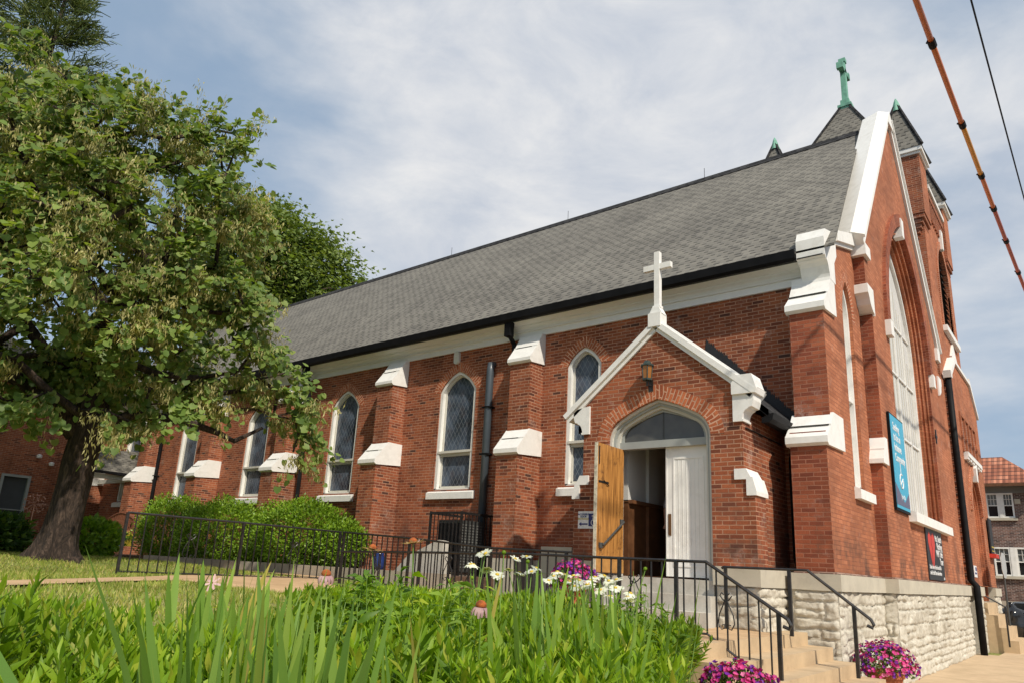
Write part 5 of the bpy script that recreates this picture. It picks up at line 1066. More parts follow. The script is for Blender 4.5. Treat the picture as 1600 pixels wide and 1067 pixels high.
def Pz(a): return [(math.cos(R(22.5+45*k))*a, math.sin(R(22.5+45*k))*a) for k in range(8)]
mb = MB(); mb.prism([(p[0], p[1]+2.25+.13) for p in Pz(.40)], 'y', -.005, .005); pl_ = loc_('plate', mb, M['aluminium'], SG)
mb = MB(); mb.tube([(0, .03, 0), (0, .03, 2.75)], .028, 6); loc_('post', mb, M['dark_metal'], SG); SG.rotation_euler = (0, 0, R(86))
CR = thing('parked_car', 'pale blue grey car parked across the corner behind the bags', 'car', (.9, 21.8, -.2), R(0))
prof = [(-2.1, .30), (-2.15, .62), (-1.95, .80), (-1.2, .92), (-.55, 1.38), (.75, 1.42), (1.5, .98), (2.05, .88), (2.12, .55), (2.05, .28)]
mb = MB(); mb.prism(prof, 'y', -.85, .85); loc_('body', mb, M['car_paint'], CR, bevel=.08)
mb = MB(); mb.prism([(-1.08, .95), (-.52, 1.34), (.70, 1.37), (1.35, .99)], 'y', -.865, .865); loc_('car_window', mb, M['glass'], CR)
for x in (-1.35, 1.3):
    for y in (-.84, .84):
        mb = MB(); mb.prism([(x+.32*math.cos(t), .32+.32*math.sin(t)) for t in [k*math.pi/10 for k in range(20)]], 'y', y-.09, y+.09); w_ = loc_('wheel', mb, M['tyre'], CR, bevel=.02); mb = MB(); mb.prism([(x+.19*math.cos(t), .32+.19*math.sin(t)) for t in [k*math.pi/10 for k in range(20)]], 'y', y-.1, y+.1); loc_('rim', mb, M['aluminium'], w_)

# ------------------------------------------------------------------ overhead lines
CB = thing('sleeved_cable', 'thick orange sleeved cable with dark bands sagging over the sidewalk', 'cable', (2.3, 0, 8))
def cab(t): y = -14+t*40; x = 2.06+.0205*(y+14) if False else 2.22+.026*(y+4); z = 8.02+.0022*(y-1)**2-.012; return (x, y, z)
n = 60; stops = [-14, -3.4, -1.35, .35, 1.7, 3.3, 5.2, 7.6, 10.5, 26]; mats_ = ['orange_sleeve', 'orange_sleeve', 'amber_sleeve', 'orange_sleeve', 'red_sleeve', 'red_sleeve', 'red_sleeve', 'red_sleeve', 'orange_sleeve']
def cy(y): return cab((y+14)/40)
for i in range(len(stops)-1):
    mb = MB(); mb.tube([cy(stops[i]+(stops[i+1]-stops[i])*k/8) for k in range(9)], .034, 8); obj('sleeve', mb, M[mats_[i]], CB, smooth=True)
for y in stops[1:-1]: mb = MB(); mb.tube([cy(y-.07), cy(y), cy(y+.07)], .048, 8); mb.tube([cy(y), Vector(cy(y))+Vector((-.06, .02, .05))], .014, 5); obj('band', mb, M['black'], CB)
WR = MB(); WR.tube([(2.72+.018*(y+4), y, 8+.0012*y*y) for y in range(-30, 60, 3)], .011, 5); o = obj('overhead_wire', WR, M['black']); tag(o, 'thin black overhead wire at the top right of the sky', 'wire')
#PLANTS
# ------------------------------------------------------------------ plants (all leaves are small meshes spread by numpy)
def unit(v): return v/np.maximum(np.linalg.norm(v, axis=-1, keepdims=True), 1e-9)
def frames(d, rg, up=None):
    """orthonormal frames with +y along d and a random roll (or face towards up)"""
    d = unit(d); r_ = rg.normal(size=d.shape) if up is None else up+rg.normal(size=d.shape)*.35
    n = unit(r_-np.sum(r_*d, 1, keepdims=True)*d); x = np.cross(d, n); return x, d, n
def spread(T, F, pos, X, Yd, Zn, sc):
    """place template verts T (k,3) on many frames -> V, F"""
    n = len(pos); sc = np.asarray(sc).reshape(n, 1, 1)
    V = pos[:, None]+sc*(T[None, :, 0:1]*X[:, None]+T[None, :, 1:2]*Yd[:, None]+T[None, :, 2:3]*Zn[:, None])
    Fo = (np.asarray(F)[None]+(np.arange(n)*len(T))[:, None, None]).reshape(-1, len(F[0])); return V.reshape(-1, 3), Fo
HEART = np.array([(0, .04, 0), (-.36, -.10, .04), (-.56, .30, .08), (-.36, .72, .03), (0, .98, -.06), (.36, .72, .03), (.56, .30, .08), (.36, -.10, .04), (0, .45, -.02)], float)
HF = [(0, 8, 2, 1), (8, 4, 3, 2), (0, 7, 6, 8), (8, 6, 5, 4)]
OVAL = np.array([(0, 0, 0), (-.26, .4, .06), (0, .5, -.02), (.26, .4, .06), (0, 1, -.03)], float); OF = [(0, 2, 1, 1), (2, 4, 1, 1), (0, 3, 2, 2), (2, 3, 4, 4)]
OVAL = np.array([(0, 0, 0), (-.28, .38, .07), (0, 1, -.04), (.28, .38, .07)], float); OF = [(0, 3, 2, 1)]
LANCE = np.array([(0, 0, 0), (-.09, .22, .035), (0, .24, 0), (.09, .22, .035), (-.12, .5, .042), (0, .53, .0), (.12, .5, .042), (0, 1, -.12)], float)
LF = [(0, 2, 1, 1), (0, 3, 2, 2), (1, 2, 5, 4), (2, 3, 6, 5), (4, 5, 7, 7), (5, 6, 7, 7)]
def tri_fix(F): return F
def put(name, parts, mat, parent=None):
    V = []; F = []; b = 0
    for v, f in parts: V.append(v); F.append(f+b); b += len(v)
    V = np.concatenate(V); F = np.concatenate(F)
    deg = F[:, 3] == F[:, 2]
    if deg.any():   # mixed tris: split everything into triangles
        q = F[~deg]; t = np.concatenate([F[deg][:, :3], q[:, [0, 1, 2]], q[:, [0, 2, 3]]]); F = t
    return npobj(name, V, F, mat, parent)

def grow_tree(root, base, r0, fork, pts, rg, trunk_pts=None, mat='bark', minr=.012, expn=2.3, wig=.10):
    """connect attraction points to the nearest branch node (outwards), pipe-model radii; returns node positions of the tips"""
    P = [Vector(p) for p in trunk_pts]; par = [-1]+list(range(len(P)-1)); tr_n = len(P)
    order = sorted(pts, key=lambda p: (Vector(p)-P[-1]).length); nodes = [tuple(p) for p in P]; A = np.array(nodes)
    tips = []; lev = [0]*len(P); start = max(0, tr_n-4)
    for p in order:
        p = np.array(p); d = np.linalg.norm(A[start:]-p, axis=1)+.35*np.maximum(0, A[start:, 2]-p[2]+.1)+.25*np.linalg.norm(A[start:]-np.array(P[-1]), axis=1)*.4
        j = int(np.argmin(d))+start; q = A[j]; n = max(1, int(np.linalg.norm(p-q)/.55)); prev = j
        for k in range(1, n+1):
            t = k/n; w = q+(p-q)*t; w = w+(rg.normal(0, wig, 3)*math.sin(math.pi*t) if k < n else 0); w[2] += .12*math.sin(math.pi*t)*np.linalg.norm(p-q)*.5
            A = np.vstack([A, w]); par.append(prev); prev = len(par)-1
        tips.append(prev)
    cnt = np.zeros(len(par))
    for t in tips: cnt[t] += 1
    for i in range(len(par)-1, 0, -1): cnt[par[i]] += cnt[i]
    rad = minr*np.maximum(cnt, 1)**(1/expn); k_ = r0/rad[tr_n-1] if rad[tr_n-1] else 1
    rad = np.minimum(rad*min(k_, 1.6), r0)
    mb = MB(); kids = {}
    for i, p in enumerate(par): kids.setdefault(p, []).append(i)
    done = set()
    for i in range(tr_n, len(par)):
        if i in done: continue
        pj = par[i]; chain = [pj, i]; done.add(i); c = i
        while c in kids:
            nx = [k for k in kids[c] if k not in done]
            if not nx: break
            nx = max(nx, key=lambda k: cnt[k]); chain.append(nx); done.add(nx); c = nx
        rr = [float(rad[q]) for q in chain]; rr[0] = min(rr[0], rr[1]*1.25); mb.tube([A[q] for q in chain], rr, 6 if rr[1] > .03 else 4)
    return A, tips, rad, mb

def trunk_mesh(pts, rad, rg, n=28, flare=.9):
    """fluted trunk with root flare"""
    V = []; F = []; m_ = 40; P = [Vector(p) for p in pts]; L_ = [0]
    for i in range(1, len(P)): L_.append(L_[-1]+(P[i]-P[i-1]).length)
    ph = rg.uniform(0, 6.28, 6)
    for j in range(m_+1):
        d = L_[-1]*j/m_; k = next(i for i in range(len(P)-1) if d <= L_[i+1]+1e-6); t = (d-L_[k])/(L_[k+1]-L_[k]); c = P[k].lerp(P[k+1], t); r_ = rad[k]*(1-t)+rad[k+1]*t
        fl = flare*math.exp(-max(d-.2, 0)/.17)
        for i in range(n):
            a = 2*math.pi*i/n; lobe = .5+.5*math.cos(5*a+ph[0]); q = r_*(1+fl*(.15+.85*lobe**3)+.10*math.sin(5*a+ph[4]+d*.8)*math.exp(-d*.6)+.07*math.sin(3*a+ph[1]+d*1.3)+.05*math.sin(7*a+ph[2]-d*2.1)+.03*math.sin(13*a+ph[3]+d*5))
            V.append((c.x+q*math.cos(a), c.y+q*math.sin(a), c.z))
    for j in range(m_):
        for i in range(n): F.append((j*n+i, j*n+(i+1) % n, (j+1)*n+(i+1) % n, (j+1)*n+i))
    return MB().arrays(V, F)

# --- redbud
rg = np.random.default_rng(21)
VD = np.array([-.937, .35, 0.]); RD = np.array([.35, .937, 0.])         # away from / across the street side
TB = np.array([-11.47, -7.15, 1.17])
def crown_pts(n, shapes, rg, shell=.55):
    out_ = []
    while len(out_) < n:
        c, r_ = shapes[rg.choice(len(shapes), p=[s_[2] for s_ in shapes])][:2]; v = unit(rg.normal(size=3)); rr = (rg.uniform(0, 1)**(1/3)) if rg.random() > shell else rg.uniform(.82, 1.0)
        p = np.array(c)+v*np.array(r_)*rr; out_.append(p)
    return out_
def W_(a, b, z): return TB*np.array([1, 1, 0])+RD*a+VD*b+np.array([0, 0, z])   # a across, b in depth
shapes = [((-.5, 0, 7.4), (2.5, 2.6, 3.1), .34), ((-1.6, -.6, 6.4), (3.0, 2.9, 2.3), .24), ((.95, -.3, 8.4), (1.55, 1.8, 2.0), .14), ((1.15, -.2, 5.7), (1.7, 2.0, 1.4), .13), ((-1.6, 0, 9.0), (1.8, 2.0, 1.7), .08), ((-3.0, 0, 4.9), (1.8, 2.0, 1.0), .07)]
LOWL = [(-1.6, -1.0, 3.55), (-2.2, -.6, 3.6), (-2.7, -.8, 3.5), (-3.2, -.5, 3.6), (-3.8, -.3, 3.5), (-4.3, 0, 3.6), (-2.4, .6, 3.5), (-3.4, .8, 3.5), (-1.2, -.4, 3.8), (-4.8, .2, 3.9), (-.9, -1.3, 3.7), (-2.9, -1.4, 3.9), (-3.9, -1.2, 4.0), (-1.7, 1.0, 3.6), (-4.4, .9, 3.7), (-.6, -.9, 4.0), (.3, -1.2, 3.75), (.7, -1.0, 3.65)]
raw = crown_pts(430, shapes, rg, .7)
pts = [W_(*p) for p in raw if p[2] > 4.15-.08*p[0]]
pts += [W_(a, b, z) for a, b, z in LOWL]
pts += [W_(a, b, z) for a, b, z in [(2.5, -.5, 4.6), (2.9, -.6, 4.9), (3.3, -.6, 4.7), (3.6, -.7, 4.3), (3.8, -.7, 3.9), (3.75, -.65, 3.5), (3.3, -.5, 4.2), (3.9, -.6, 4.6), (3.5, -.4, 5.2), (2.0, -.7, 4.4), (-2.2, -.5, 3.9), (-1.6, -.8, 4.0), (-2.9, -.4, 4.1), (.9, -.9, 4.0), (1.3, -1.2, 4.05), (-3.4, -.5, 4.4), (3.0, -.2, 5.6), (2.6, -.9, 5.3)]]
RT = thing('redbud_tree', 'spreading redbud tree on the lawn hung with tan seed pods', 'tree', tuple(TB))
TB2 = TB-RD*.06
tpts = [TB2+RD*a+np.array([0, 0, z])+VD*b for a, b, z in ((.02, 0, -.2), (.06, 0, .35), (.10, 0, 1.0), (.12, 0, 1.8), (.16, 0, 2.5), (.14, 0, 3.1))]
rg2 = np.random.default_rng(5)
A, tips, rad, bm_ = grow_tree(RT, TB, .30, None, pts, rg2, trunk_pts=[tuple(p) for p in tpts[1:]]+[tuple(TB+RD*.2+np.array([0, 0, 4.0])), tuple(TB+RD*.15+np.array([0, 0, 5.0]))])
tm = trunk_mesh(tpts, [.30, .285, .275, .265, .27, .26], rg2, flare=1.05); obj('trunk', tm, M['bark'], RT, smooth=True)
# main limbs: one long low bough to the right, one to the left, one leader
bm_.tube([TB2+RD*.05+np.array([0, 0, 2.3]), TB+RD*.8+np.array([0, 0, 2.75])-VD*.2, TB+RD*1.6+np.array([0, 0, 2.72])-VD*.4, TB+RD*2.3+np.array([0, 0, 2.55])-VD*.5, TB+RD*2.6+np.array([0, 0, 2.42])-VD*.55, TB+RD*3.1+np.array([0, 0, 2.75])-VD*.6], [.13, .10, .075, .06, .05, .03], 8)
bm_.tube([TB+RD*1.5+np.array([0, 0, 2.75])-VD*.3, TB+RD*2.1+np.array([0, 0, 3.0])-VD*.5, TB+RD*2.9+np.array([0, 0, 3.1])-VD*.6, TB+RD*3.6+np.array([0, 0, 3.0])-VD*.65], [.05, .04, .03, .015], 6)
bm_.tube([TB2+np.array([0, 0, 2.3]), TB-RD*.7+np.array([0, 0, 2.9]), TB-RD*1.7+np.array([0, 0, 3.4]), TB-RD*2.8+np.array([0, 0, 4.0])], [.22, .15, .11, .07], 8)
bm_.tube([TB2+RD*.1+np.array([0, 0, 2.8]), TB+RD*.5+np.array([0, 0, 4.0]), TB+RD*.7+np.array([0, 0, 5.6]), TB+RD*.9+np.array([0, 0, 7.2])], [.24, .17, .12, .06], 8)
obj('branches', bm_, M['bark'], RT, smooth=True)
tipP = A[np.array(tips)]; cen = W_(0, 0, 6.6)
LV = []; PD = []
for p in tipP:
    dirn = p-cen; dirn[2] *= .6; dirn = dirn/max(np.linalg.norm(dirn), .1); n = rg.integers(62, 100)
    # several arching twigs carry leaves, flat layered sprays that droop at the end
    tw = rg.integers(4, 8)
    podc = rg.random() < (.42 if (p[2] > 6.3 or (p-TB) @ RD > .3) else .14)
    for t in range(tw):
        d = unit(dirn*.8+rg.normal(0, .6, 3)*np.array([1, 1, .5])); ln = rg.uniform(.45, .95); k = max(3, int(n//tw*(.42 if podc else 1.))); u = rg.uniform(.05, 1, k)
        pos = p+d*ln*u[:, None]+np.array([0, 0, -.22])*(u**2)[:, None]+rg.normal(0, .055, (k, 3))
        ld = unit(d+rg.normal(0, .6, (k, 3))+np.array([0, 0, -.55])); up = np.tile(np.array([.62, -.42, .85]), (k, 1)); X_, Y_, Z_ = frames(ld, rg, up)
        LV.append(spread(HEART, HF, pos, X_, Y_, Z_, rg.uniform(.085, .15, k)))
        if podc or rg.random() < .7:
            m_ = int(rg.integers(24, 44)*(1.8 if podc else .7)); u = rg.uniform(0, .95, m_); pos = p+d*ln*u[:, None]+np.array([0, 0, -.1])+rg.normal(0, .06, (m_, 3)); ld = unit(np.array([0, 0, -1.])+rg.normal(0, .35, (m_, 3))); X_, Y_, Z_ = frames(ld, rg)
            PD.append(spread(OVAL*np.array([.42, 1, 1]), OF, pos, X_, Y_, Z_, rg.uniform(.07, .12, m_)))
cr = put('crown', LV, M['redbud'], RT); put('seed_pods', PD, M['pod'], RT)

# --- maple behind the church, conifer behind the redbud, darker trees at the far left
def leafy_tree(name, label, base, crown, n, leaf, mat, rg, r0=.35, per=(90, 140), lscale=(.16, .26), cl=(.9, 1.3), group=None, tk=None):
    rt_ = thing(name, label, 'tree', tuple(base), 0, group); pts = crown_pts(n, crown, rg, .7); top = np.mean([c[0] for c in crown], axis=0)
    tp = [tuple(np.array(base)+(top-np.array(base))*t*np.array([1, 1, 1])) for t in (0, .2, .4, .6, .8)]
    A, tips, rad, bm_ = grow_tree(rt_, base, r0, None, pts, rg, trunk_pts=tp, minr=.02)
    tm = trunk_mesh(tp, [r0*1.3, r0*1.1, r0, r0*.8, r0*.5], rg, flare=.4); obj('trunk', tm, M['bark'], rt_, smooth=True); obj('branches', bm_, M['bark'], rt_, smooth=True); LV = []
    for p in A[np.array(tips)]:
        k = int(rg.integers(*per)); v = rg.normal(size=(k, 3))*np.array([1, 1, .62])*cl[0]*.5; pos = p+v; ld = unit(v*.6+rg.normal(0, .5, (k, 3))+np.array([0, 0, -.3])); X_, Y_, Z_ = frames(ld, rg, np.tile(np.array([0.2, 0, 1.]), (k, 1)))
        LV.append(spread(leaf[0], leaf[1], pos, X_, Y_, Z_, rg.uniform(*lscale, k)))
    put('crown', LV, M[mat], rt_); return rt_
STAR = np.array([(0, 0, 0), (-.5, .25, .08), (-.2, .5, 0), (0, 1, -.05), (.2, .5, 0), (.5, .25, .08)], float); SF = [(0, 3, 2, 1), (0, 5, 4, 3)]
leafy_tree('maple_tree', 'bright green maple rising behind the far end of the church roof', (-32.5, 9.5, 0), [((-32.5, 8.2, 16.6), (3.4, 3.8, 4.6), .5), ((-30.6, 10.4, 16.0), (2.6, 2.8, 3.4), .3), ((-34.5, 6, 15), (3, 3, 4.5), .2)], 250, (STAR, SF), 'maple', np.random.default_rng(3), .4, (120, 170), (.20, .32), (1.25, 1.3))
leafy_tree('shade_tree', 'dense dark tree at the far left edge behind the redbud, crown extended to shade the annex', (-22.5, -12.0, .5), [((-22.5, -11.0, 10), (4.4, 4.0, 4.5), .6), ((-21.8, -7.2, 10.6), (3.6, 3.0, 3.0), .4)], 170, (STAR, SF), 'redbud', np.random.default_rng(4), .35, (80, 120), (.2, .3), (1.6, 1.3))  # second crown mass placed to throw shade on the annex
def conifer(name, label, base, h, r_, rg, z0=3., tilt=(0, 0), group=None):
    rt_ = thing(name, label, 'tree', base, 0, group); b = np.array(base, float); mb = MB(); mb.tube([b, b+np.array([tilt[0]*.5, tilt[1]*.5, h*.5]), b+np.array([tilt[0], tilt[1], h])], [.32, .18, .03], 8); obj('trunk', mb, M['bark'], rt_, smooth=True); LV = []; mb = MB(); z = z0
    NE = np.array([(-.05, 0, 0), (.05, 0, 0), (.035, 1, 0), (-.035, 1, 0)], float)
    while z < h-.2:
        q = (h-z)/(h-z0); R_ = r_*(q**.75)*rg.uniform(.7, 1.1)+.15; nb = rg.integers(3, 6)
        for k in range(nb):
            a = rg.uniform(0, 6.28); e = np.array([math.cos(a), math.sin(a), rg.uniform(.05, .45)]); o_ = b+np.array([tilt[0]*z/h, tilt[1]*z/h, z]); tip = o_+e*R_+np.array([0, 0, .1*R_]); mb.tube([o_, (o_+tip)/2+np.array([0, 0, -.05*R_]), tip], [.05*q+.012, .03*q+.01, .006], 4)
            m_ = int(60+240*R_/r_); u = rg.uniform(.15, 1.05, m_); pos = o_+(tip-o_)*u[:, None]+rg.normal(0, .16*(.4+R_/r_), (m_, 3))*np.array([1, 1, .5]); ld = unit(e+rg.normal(0, .55, (m_, 3))+np.array([0, 0, .1])); X_, Y_, Z_ = frames(ld, rg); LV.append(spread(NE, [(0, 1, 2, 3)], pos, X_, Y_, Z_, rg.uniform(.16, .34, m_)))
        z += rg.uniform(.22, .42)
    obj('branches', mb, M['bark'], rt_); put('crown', LV, M['needles'], rt_)
conifer('conifer_tree', 'tall conifer with upturned tips rising above the redbud at the top left', (-20.4, -7.3, 1), 18.2, 3.1, np.random.default_rng(8), 8., (0, .35), 'tall conifers behind the redbud')
conifer('conifer_tree', 'shorter conifer leaning in at the left edge of the sky', (-19.2, -9.4, 1), 16.6, 4.0, np.random.default_rng(9), 7., (0, 0), 'tall conifers behind the redbud')

# --- clipped shrubs in the planting bed and around the tree
def shrub(label, c, r_, n, rg, mat='box', ls=(.05, .09), group='green shrubs in the bed along the wall', name='shrub', core=True):
    rt_ = thing(name, label, 'shrub', (c[0], c[1], c[2]-r_[2]*.8), 0, group); mb = MB()
    for k in range(14): d = unit(rg.normal(size=3)*np.array([1, 1, .6])+np.array([0, 0, .7])); e = np.array(c)+d*np.array(r_)*.8; mb.tube([(c[0], c[1], c[2]-r_[2]*.8), tuple((np.array(c)+e)/2-np.array([0, 0, .1])), tuple(e)], [.02, .014, .005], 4)
    obj('stems', mb, M['bark'], rt_); m_ = n; v = unit(rg.normal(size=(m_, 3))); lump = 1+.10*np.sin(v[:, 0]*6+rg.uniform(0, 6))*np.sin(v[:, 1]*5+rg.uniform(0, 6))+.07*np.sin(v[:, 0]*13+v[:, 2]*9)+.05*np.sin(v[:, 1]*21+v[:, 2]*17)
    q = rg.uniform(.72, 1.02, m_)*lump; pos = np.array(c)+v*np.array(r_)*q[:, None]*(1-.0*v[:, 2:3]); keep = pos[:, 2] > c[2]-r_[2]*.85; pos = pos[keep]; v = v[keep]
    ld = unit(v+rg.normal(0, .55, v.shape)+np.array([0, 0, .35])); X_, Y_, Z_ = frames(ld, rg, v+np.array([.2, 0, .6])); put('foliage', [spread(OVAL, OF, pos, X_, Y_, Z_, rg.uniform(*ls, len(pos)))], M[mat], rt_); return rt_
SG_ = 'green shrubs in the bed along the wall'
rs = np.random.default_rng(31)
shrub('loose green shrub beside the garden bench, leftmost in the wall bed', (-19.2, -1.30, 2.05), (1.3, .90, 1.02), 14000, rs)
shrub('wide rounded green shrub below the second window from the annex', (-16.3, -1.25, 1.95), (2.0, .95, .98), 20000, rs)
shrub('wide rounded green shrub between the downspout and the brick buttress', (-12.7, -1.25, 1.93), (1.75, .9, .93), 20000, rs)
shrub('small low green shrub touching the buttress at the end of the bed', (-11.05, -1.15, 1.75), (.62, .7, .58), 6000, rs)
shrub('dark leafy plant to the right of the tree trunk', (-15.4, -5.1, 1.6), (.62, .7, .45), 2600, rs, 'box', (.10, .17), 'plants around the tree', 'garden_plant')
shrub('pale flowering plant left of the tree trunk by the screen door', (-16.1, -7.0, 1.55), (.8, .9, .5), 4200, rs, 'dark_leaf', (.10, .18), 'plants around the tree', 'garden_plant')
shrub('low leafy plant at the far left edge of the lawn', (-15.6, -8.3, 1.45), (.8, .9, .42), 3200, rs, 'dark_leaf', (.10, .18), 'plants around the tree', 'garden_plant')
# ornaments near the bench
SP = thing('garden_spinner', 'copper coloured ball of wire leaves on a thin stake left of the trunk', 'garden ornament', (-15.9, -6.2, 1.2)); mb = MB(); mb.tube([(-15.9, -6.2, 1.2), (-15.9, -6.2, 2.3)], .012, 5); obj('stake', mb, M['bronze'], SP)
mb = MB(); rr = np.random.default_rng(2)
for k in range(60):
    d = unit(rr.normal(size=3)); p = np.array([-15.9, -6.2, 2.32])+d*.22; mb.lathe([(0, -.02), (.02, 0), (0, .02)], tuple(p), 5)
    if k % 3 == 0: mb.tube([(-15.9, -6.2, 2.32), tuple(p)], .004, 4)
obj('ball', mb, M['bronze'], SP)
for i, (x, y, mt, lb) in enumerate(((-20.9, -2.0, 'petal_white', 'small blue green planter of yellow flowers under the bench'), (-20.35, -2.0, 'cone', 'small yellow pot of leaves at the right end of the bench'))):
    fp = thing('flower_pot', lb, 'flower pot', (x, y, 1.5), 0, 'pots under the bench'); mb = MB(); mb.box(x-.2 if i == 0 else x-.1, x+.2 if i == 0 else x+.1, y-.1, y+.1, 1.50, 1.68); obj('pot', mb, flat('teal_glaze', (.05, .18, .17)) if i == 0 else M['yellow'], fp, bevel=.02)
    m_ = 260; pos = np.array([x, y, 1.78])+rs.normal(0, 1, (m_, 3))*np.array([.13, .08, .06]); X_, Y_, Z_ = frames(rs.normal(size=(m_, 3)), rs); put('leaves', [spread(OVAL, OF, pos[:150], X_[:150], Y_[:150], Z_[:150], np.full(150, .07))], M['box'], fp)
    put('blooms', [spread(OVAL, OF, pos[150:]+np.array([0, 0, .04]), X_[150:], Y_[150:], Z_[150:], np.full(110, .05))], M['yellow'], fp)

# --- lawn grass
rgr = np.random.default_rng(41); n = 130000
gx = rgr.uniform(-17, -.2, n); gy = rgr.uniform(-13.5, -2.6, n)
ok = ~((gx > -7.6) & (gy > -4.2)) & ~((gx > -9.8) & (gx < -7.4) & (gy > -4.5+.0*gx))
upx = np.interp(gy, [-11.4, -9.75, -7.75, -6.0, -4.9, -3.1], [-4.4, -5.8, -7.45, -9.05, -9.75, -9.7]); lox = np.interp(gy, [-11.3, -9.9, -8.2, -7.1], [-3.7, -4.9, -6.3, -7.0])
ok &= ~((gx > upx-.03) & (gx < lox+.03) & (gy < -6.9)); ok &= ~((gx > upx-.03) & (gx < -2.6) & (gy >= -6.95)); ok &= ~((gx < -9.6) & (gy > -3.0)); thin = .5+.5*np.sin(gx*1.7+1)*np.sin(gy*2.3); ok &= rgr.uniform(0, 1, n) < .55+.45*thin; gx, gy = gx[ok], gy[ok]; n = len(gx)
pos = np.stack([gx, gy, G(gx, gy)-.005], 1); d = unit(rgr.normal(0, .45, (n, 3))*np.array([1, 1, 0])+np.array([0, 0, 1.])); X_, Y_, Z_ = frames(d, rgr)
BL = np.array([(-.10, 0, 0), (.10, 0, 0), (.05, .6, .06), (0, 1, .2)], float); o = put('grass', [spread(BL, [(0, 1, 2, 3)], pos, X_, Y_, Z_, rgr.uniform(.035, .085, n))], M['grass']); tag(o, 'mown patchy lawn grass with dry yellow spots', 'grass', kind='stuff')

# --- the bed in front: mass of bright green leafy stems
def bedz(x, y): return G(x, y)
rb = np.random.default_rng(51)
def inbed(x, y):
    far = np.interp(y, [-13.2, -11.2, -10.2, -9.6, -9, -7, -5.5, -4.9], [-.6, -.75, -.3, -.7, -1.6, -2.6, -2.0, -1.4]); near = np.interp(y, [-13.2, -12.0, -11.4, -10.63, -9.73, -8.82, -7.9, -7, -6.1, -4.9], [1.2, 1.75, 1.98, 2.06, 1.67, 1.25, .83, .40, .0, -.35])
    return (x > far) & (x < near) & (y < -4.9) & (y > -13.2)
def stem_mass(n, hgt, rgx, tops=None):
    x = rgx.uniform(-3.4, 2.2, n*3); y = rgx.uniform(-13.2, -4.9, n*3); k = inbed(x, y); x, y = x[k][:n], y[k][:n]; return x, y
x, y = stem_mass(3300, .5, rb); parts = []; sm_ = MB()
near_d = np.hypot(x-3.105, y+12.45)
for i in range(len(x)):
    z0 = float(bedz(x[i], y[i])); ztop = float(np.interp(y[i], [-13, -11, -9, -7.5, -6, -5], [1.02, 1.03, 1.07, 1.06, .98, .86])+rb.normal(0, .055)+.10*math.sin(x[i]*2.7+1.2)*math.sin(y[i]*2.1+.4)+.05*math.sin(x[i]*6.1+y[i]*5.3)); ztop -= .16*float(sm((x[i]-np.interp(y[i], [-10, -6], [1.5, -.1]))/.6)); ztop = max(ztop, z0+.2); lean = rb.normal(0, .10, 2)
    if 0.85 < x[i] < 1.8 and -11.7 < y[i] < -10.45: ztop -= .20*(1-abs(x[i]-1.3)/.6)
    elif -10.1 < y[i] < -8.3 and x[i] > -.1: ztop -= .07
    ztop = max(ztop, z0+.2); low = ztop-.32; k = int(rb.integers(13, 19)); t = np.linspace(0, 1, k); pz = low+(ztop-low)*t; px = x[i]+lean[0]*t; py = y[i]+lean[1]*t
    sm_.tube([(x[i]-lean[0]*.5, y[i]-lean[1]*.5, z0), (x[i], y[i], low), (px[-1], py[-1], ztop)], [.005, .004, .002], 3, cap=False)
    az = np.arange(k)*math.pi/2*1.03+rb.uniform(0, 6); az = np.concatenate([az, az+math.pi]); elev = np.interp(np.tile(t, 2), [0, .6, 1], [.4, .85, 1.3])+rb.normal(0, .15, 2*k)
    d = np.stack([np.cos(az)*np.cos(elev), np.sin(az)*np.cos(elev), np.sin(elev)], 1); pos = np.stack([np.tile(px, 2), np.tile(py, 2), np.tile(pz, 2)], 1); X_, Y_, Z_ = frames(d, rb, np.tile(np.array([0, 0, 1.]), (2*k, 1))); sc = np.interp(np.tile(t, 2), [0, .5, 1], [.135, .125, .07])*rb.uniform(.75, 1.25, 2*k)*rb.uniform(.8, 1.15)
    parts.append(spread(LANCE, LF, pos, X_, Y_, Z_, sc))
o = put('leafy_ground_cover', parts, M['phlox']); tag(o, 'dense bright green leafy stems filling the flower bed in front', 'ground cover', kind='stuff')
o = obj('ground_cover_stems', sm_, M['stem']); tag(o, 'thin green stems under the leafy cover of the flower bed', 'stems', kind='stuff')

# --- iris clumps
def iris(label, c, n, h, sp, rg):
    n = int(n*(2.0 if c[1] < -10.3 else 1.5))
    rt_ = thing('iris_plant', label, 'iris plant', (c[0], c[1], float(bedz(*c))), 0, 'clumps of iris blades'); V = []; F = []; b = 0
    for k in range(n):
        p = np.array([c[0], c[1], float(bedz(*c))])+np.array([rg.normal(0, sp[0]), rg.normal(0, sp[1]), 0]); a = rg.uniform(0, math.pi); w = np.array([math.cos(a), math.sin(a), 0]); L_ = h*rg.uniform(.72, 1.12); ln = rg.normal(0, .15, 2); bend = rg.uniform(.0, .35)**2*3*(rg.random() < .35); wd = rg.uniform(.015, .025); N_ = 9
        nrm = np.array([-w[1], w[0], 0])
        for j in range(N_):
            t = j/(N_-1); q = p+np.array([ln[0]*t*L_, ln[1]*t*L_, L_*t])+np.array([ln[0], ln[1], 0])*bend*L_*t**3*4-np.array([0, 0, bend*L_*.5*t**4]); ww = wd*(1-t**3.5)*(.8+.4*t)
            V += [q-w*ww, q+nrm*.004*(1-t), q+w*ww]
            if j: s0 = b+(j-1)*3; F += [(s0, s0+1, s0+4, s0+3), (s0+1, s0+2, s0+5, s0+4)]
        b += N_*3
    npobj('blades', np.array(V), np.array(F), M['iris'], rt_); return rt_
ri = np.random.default_rng(61)
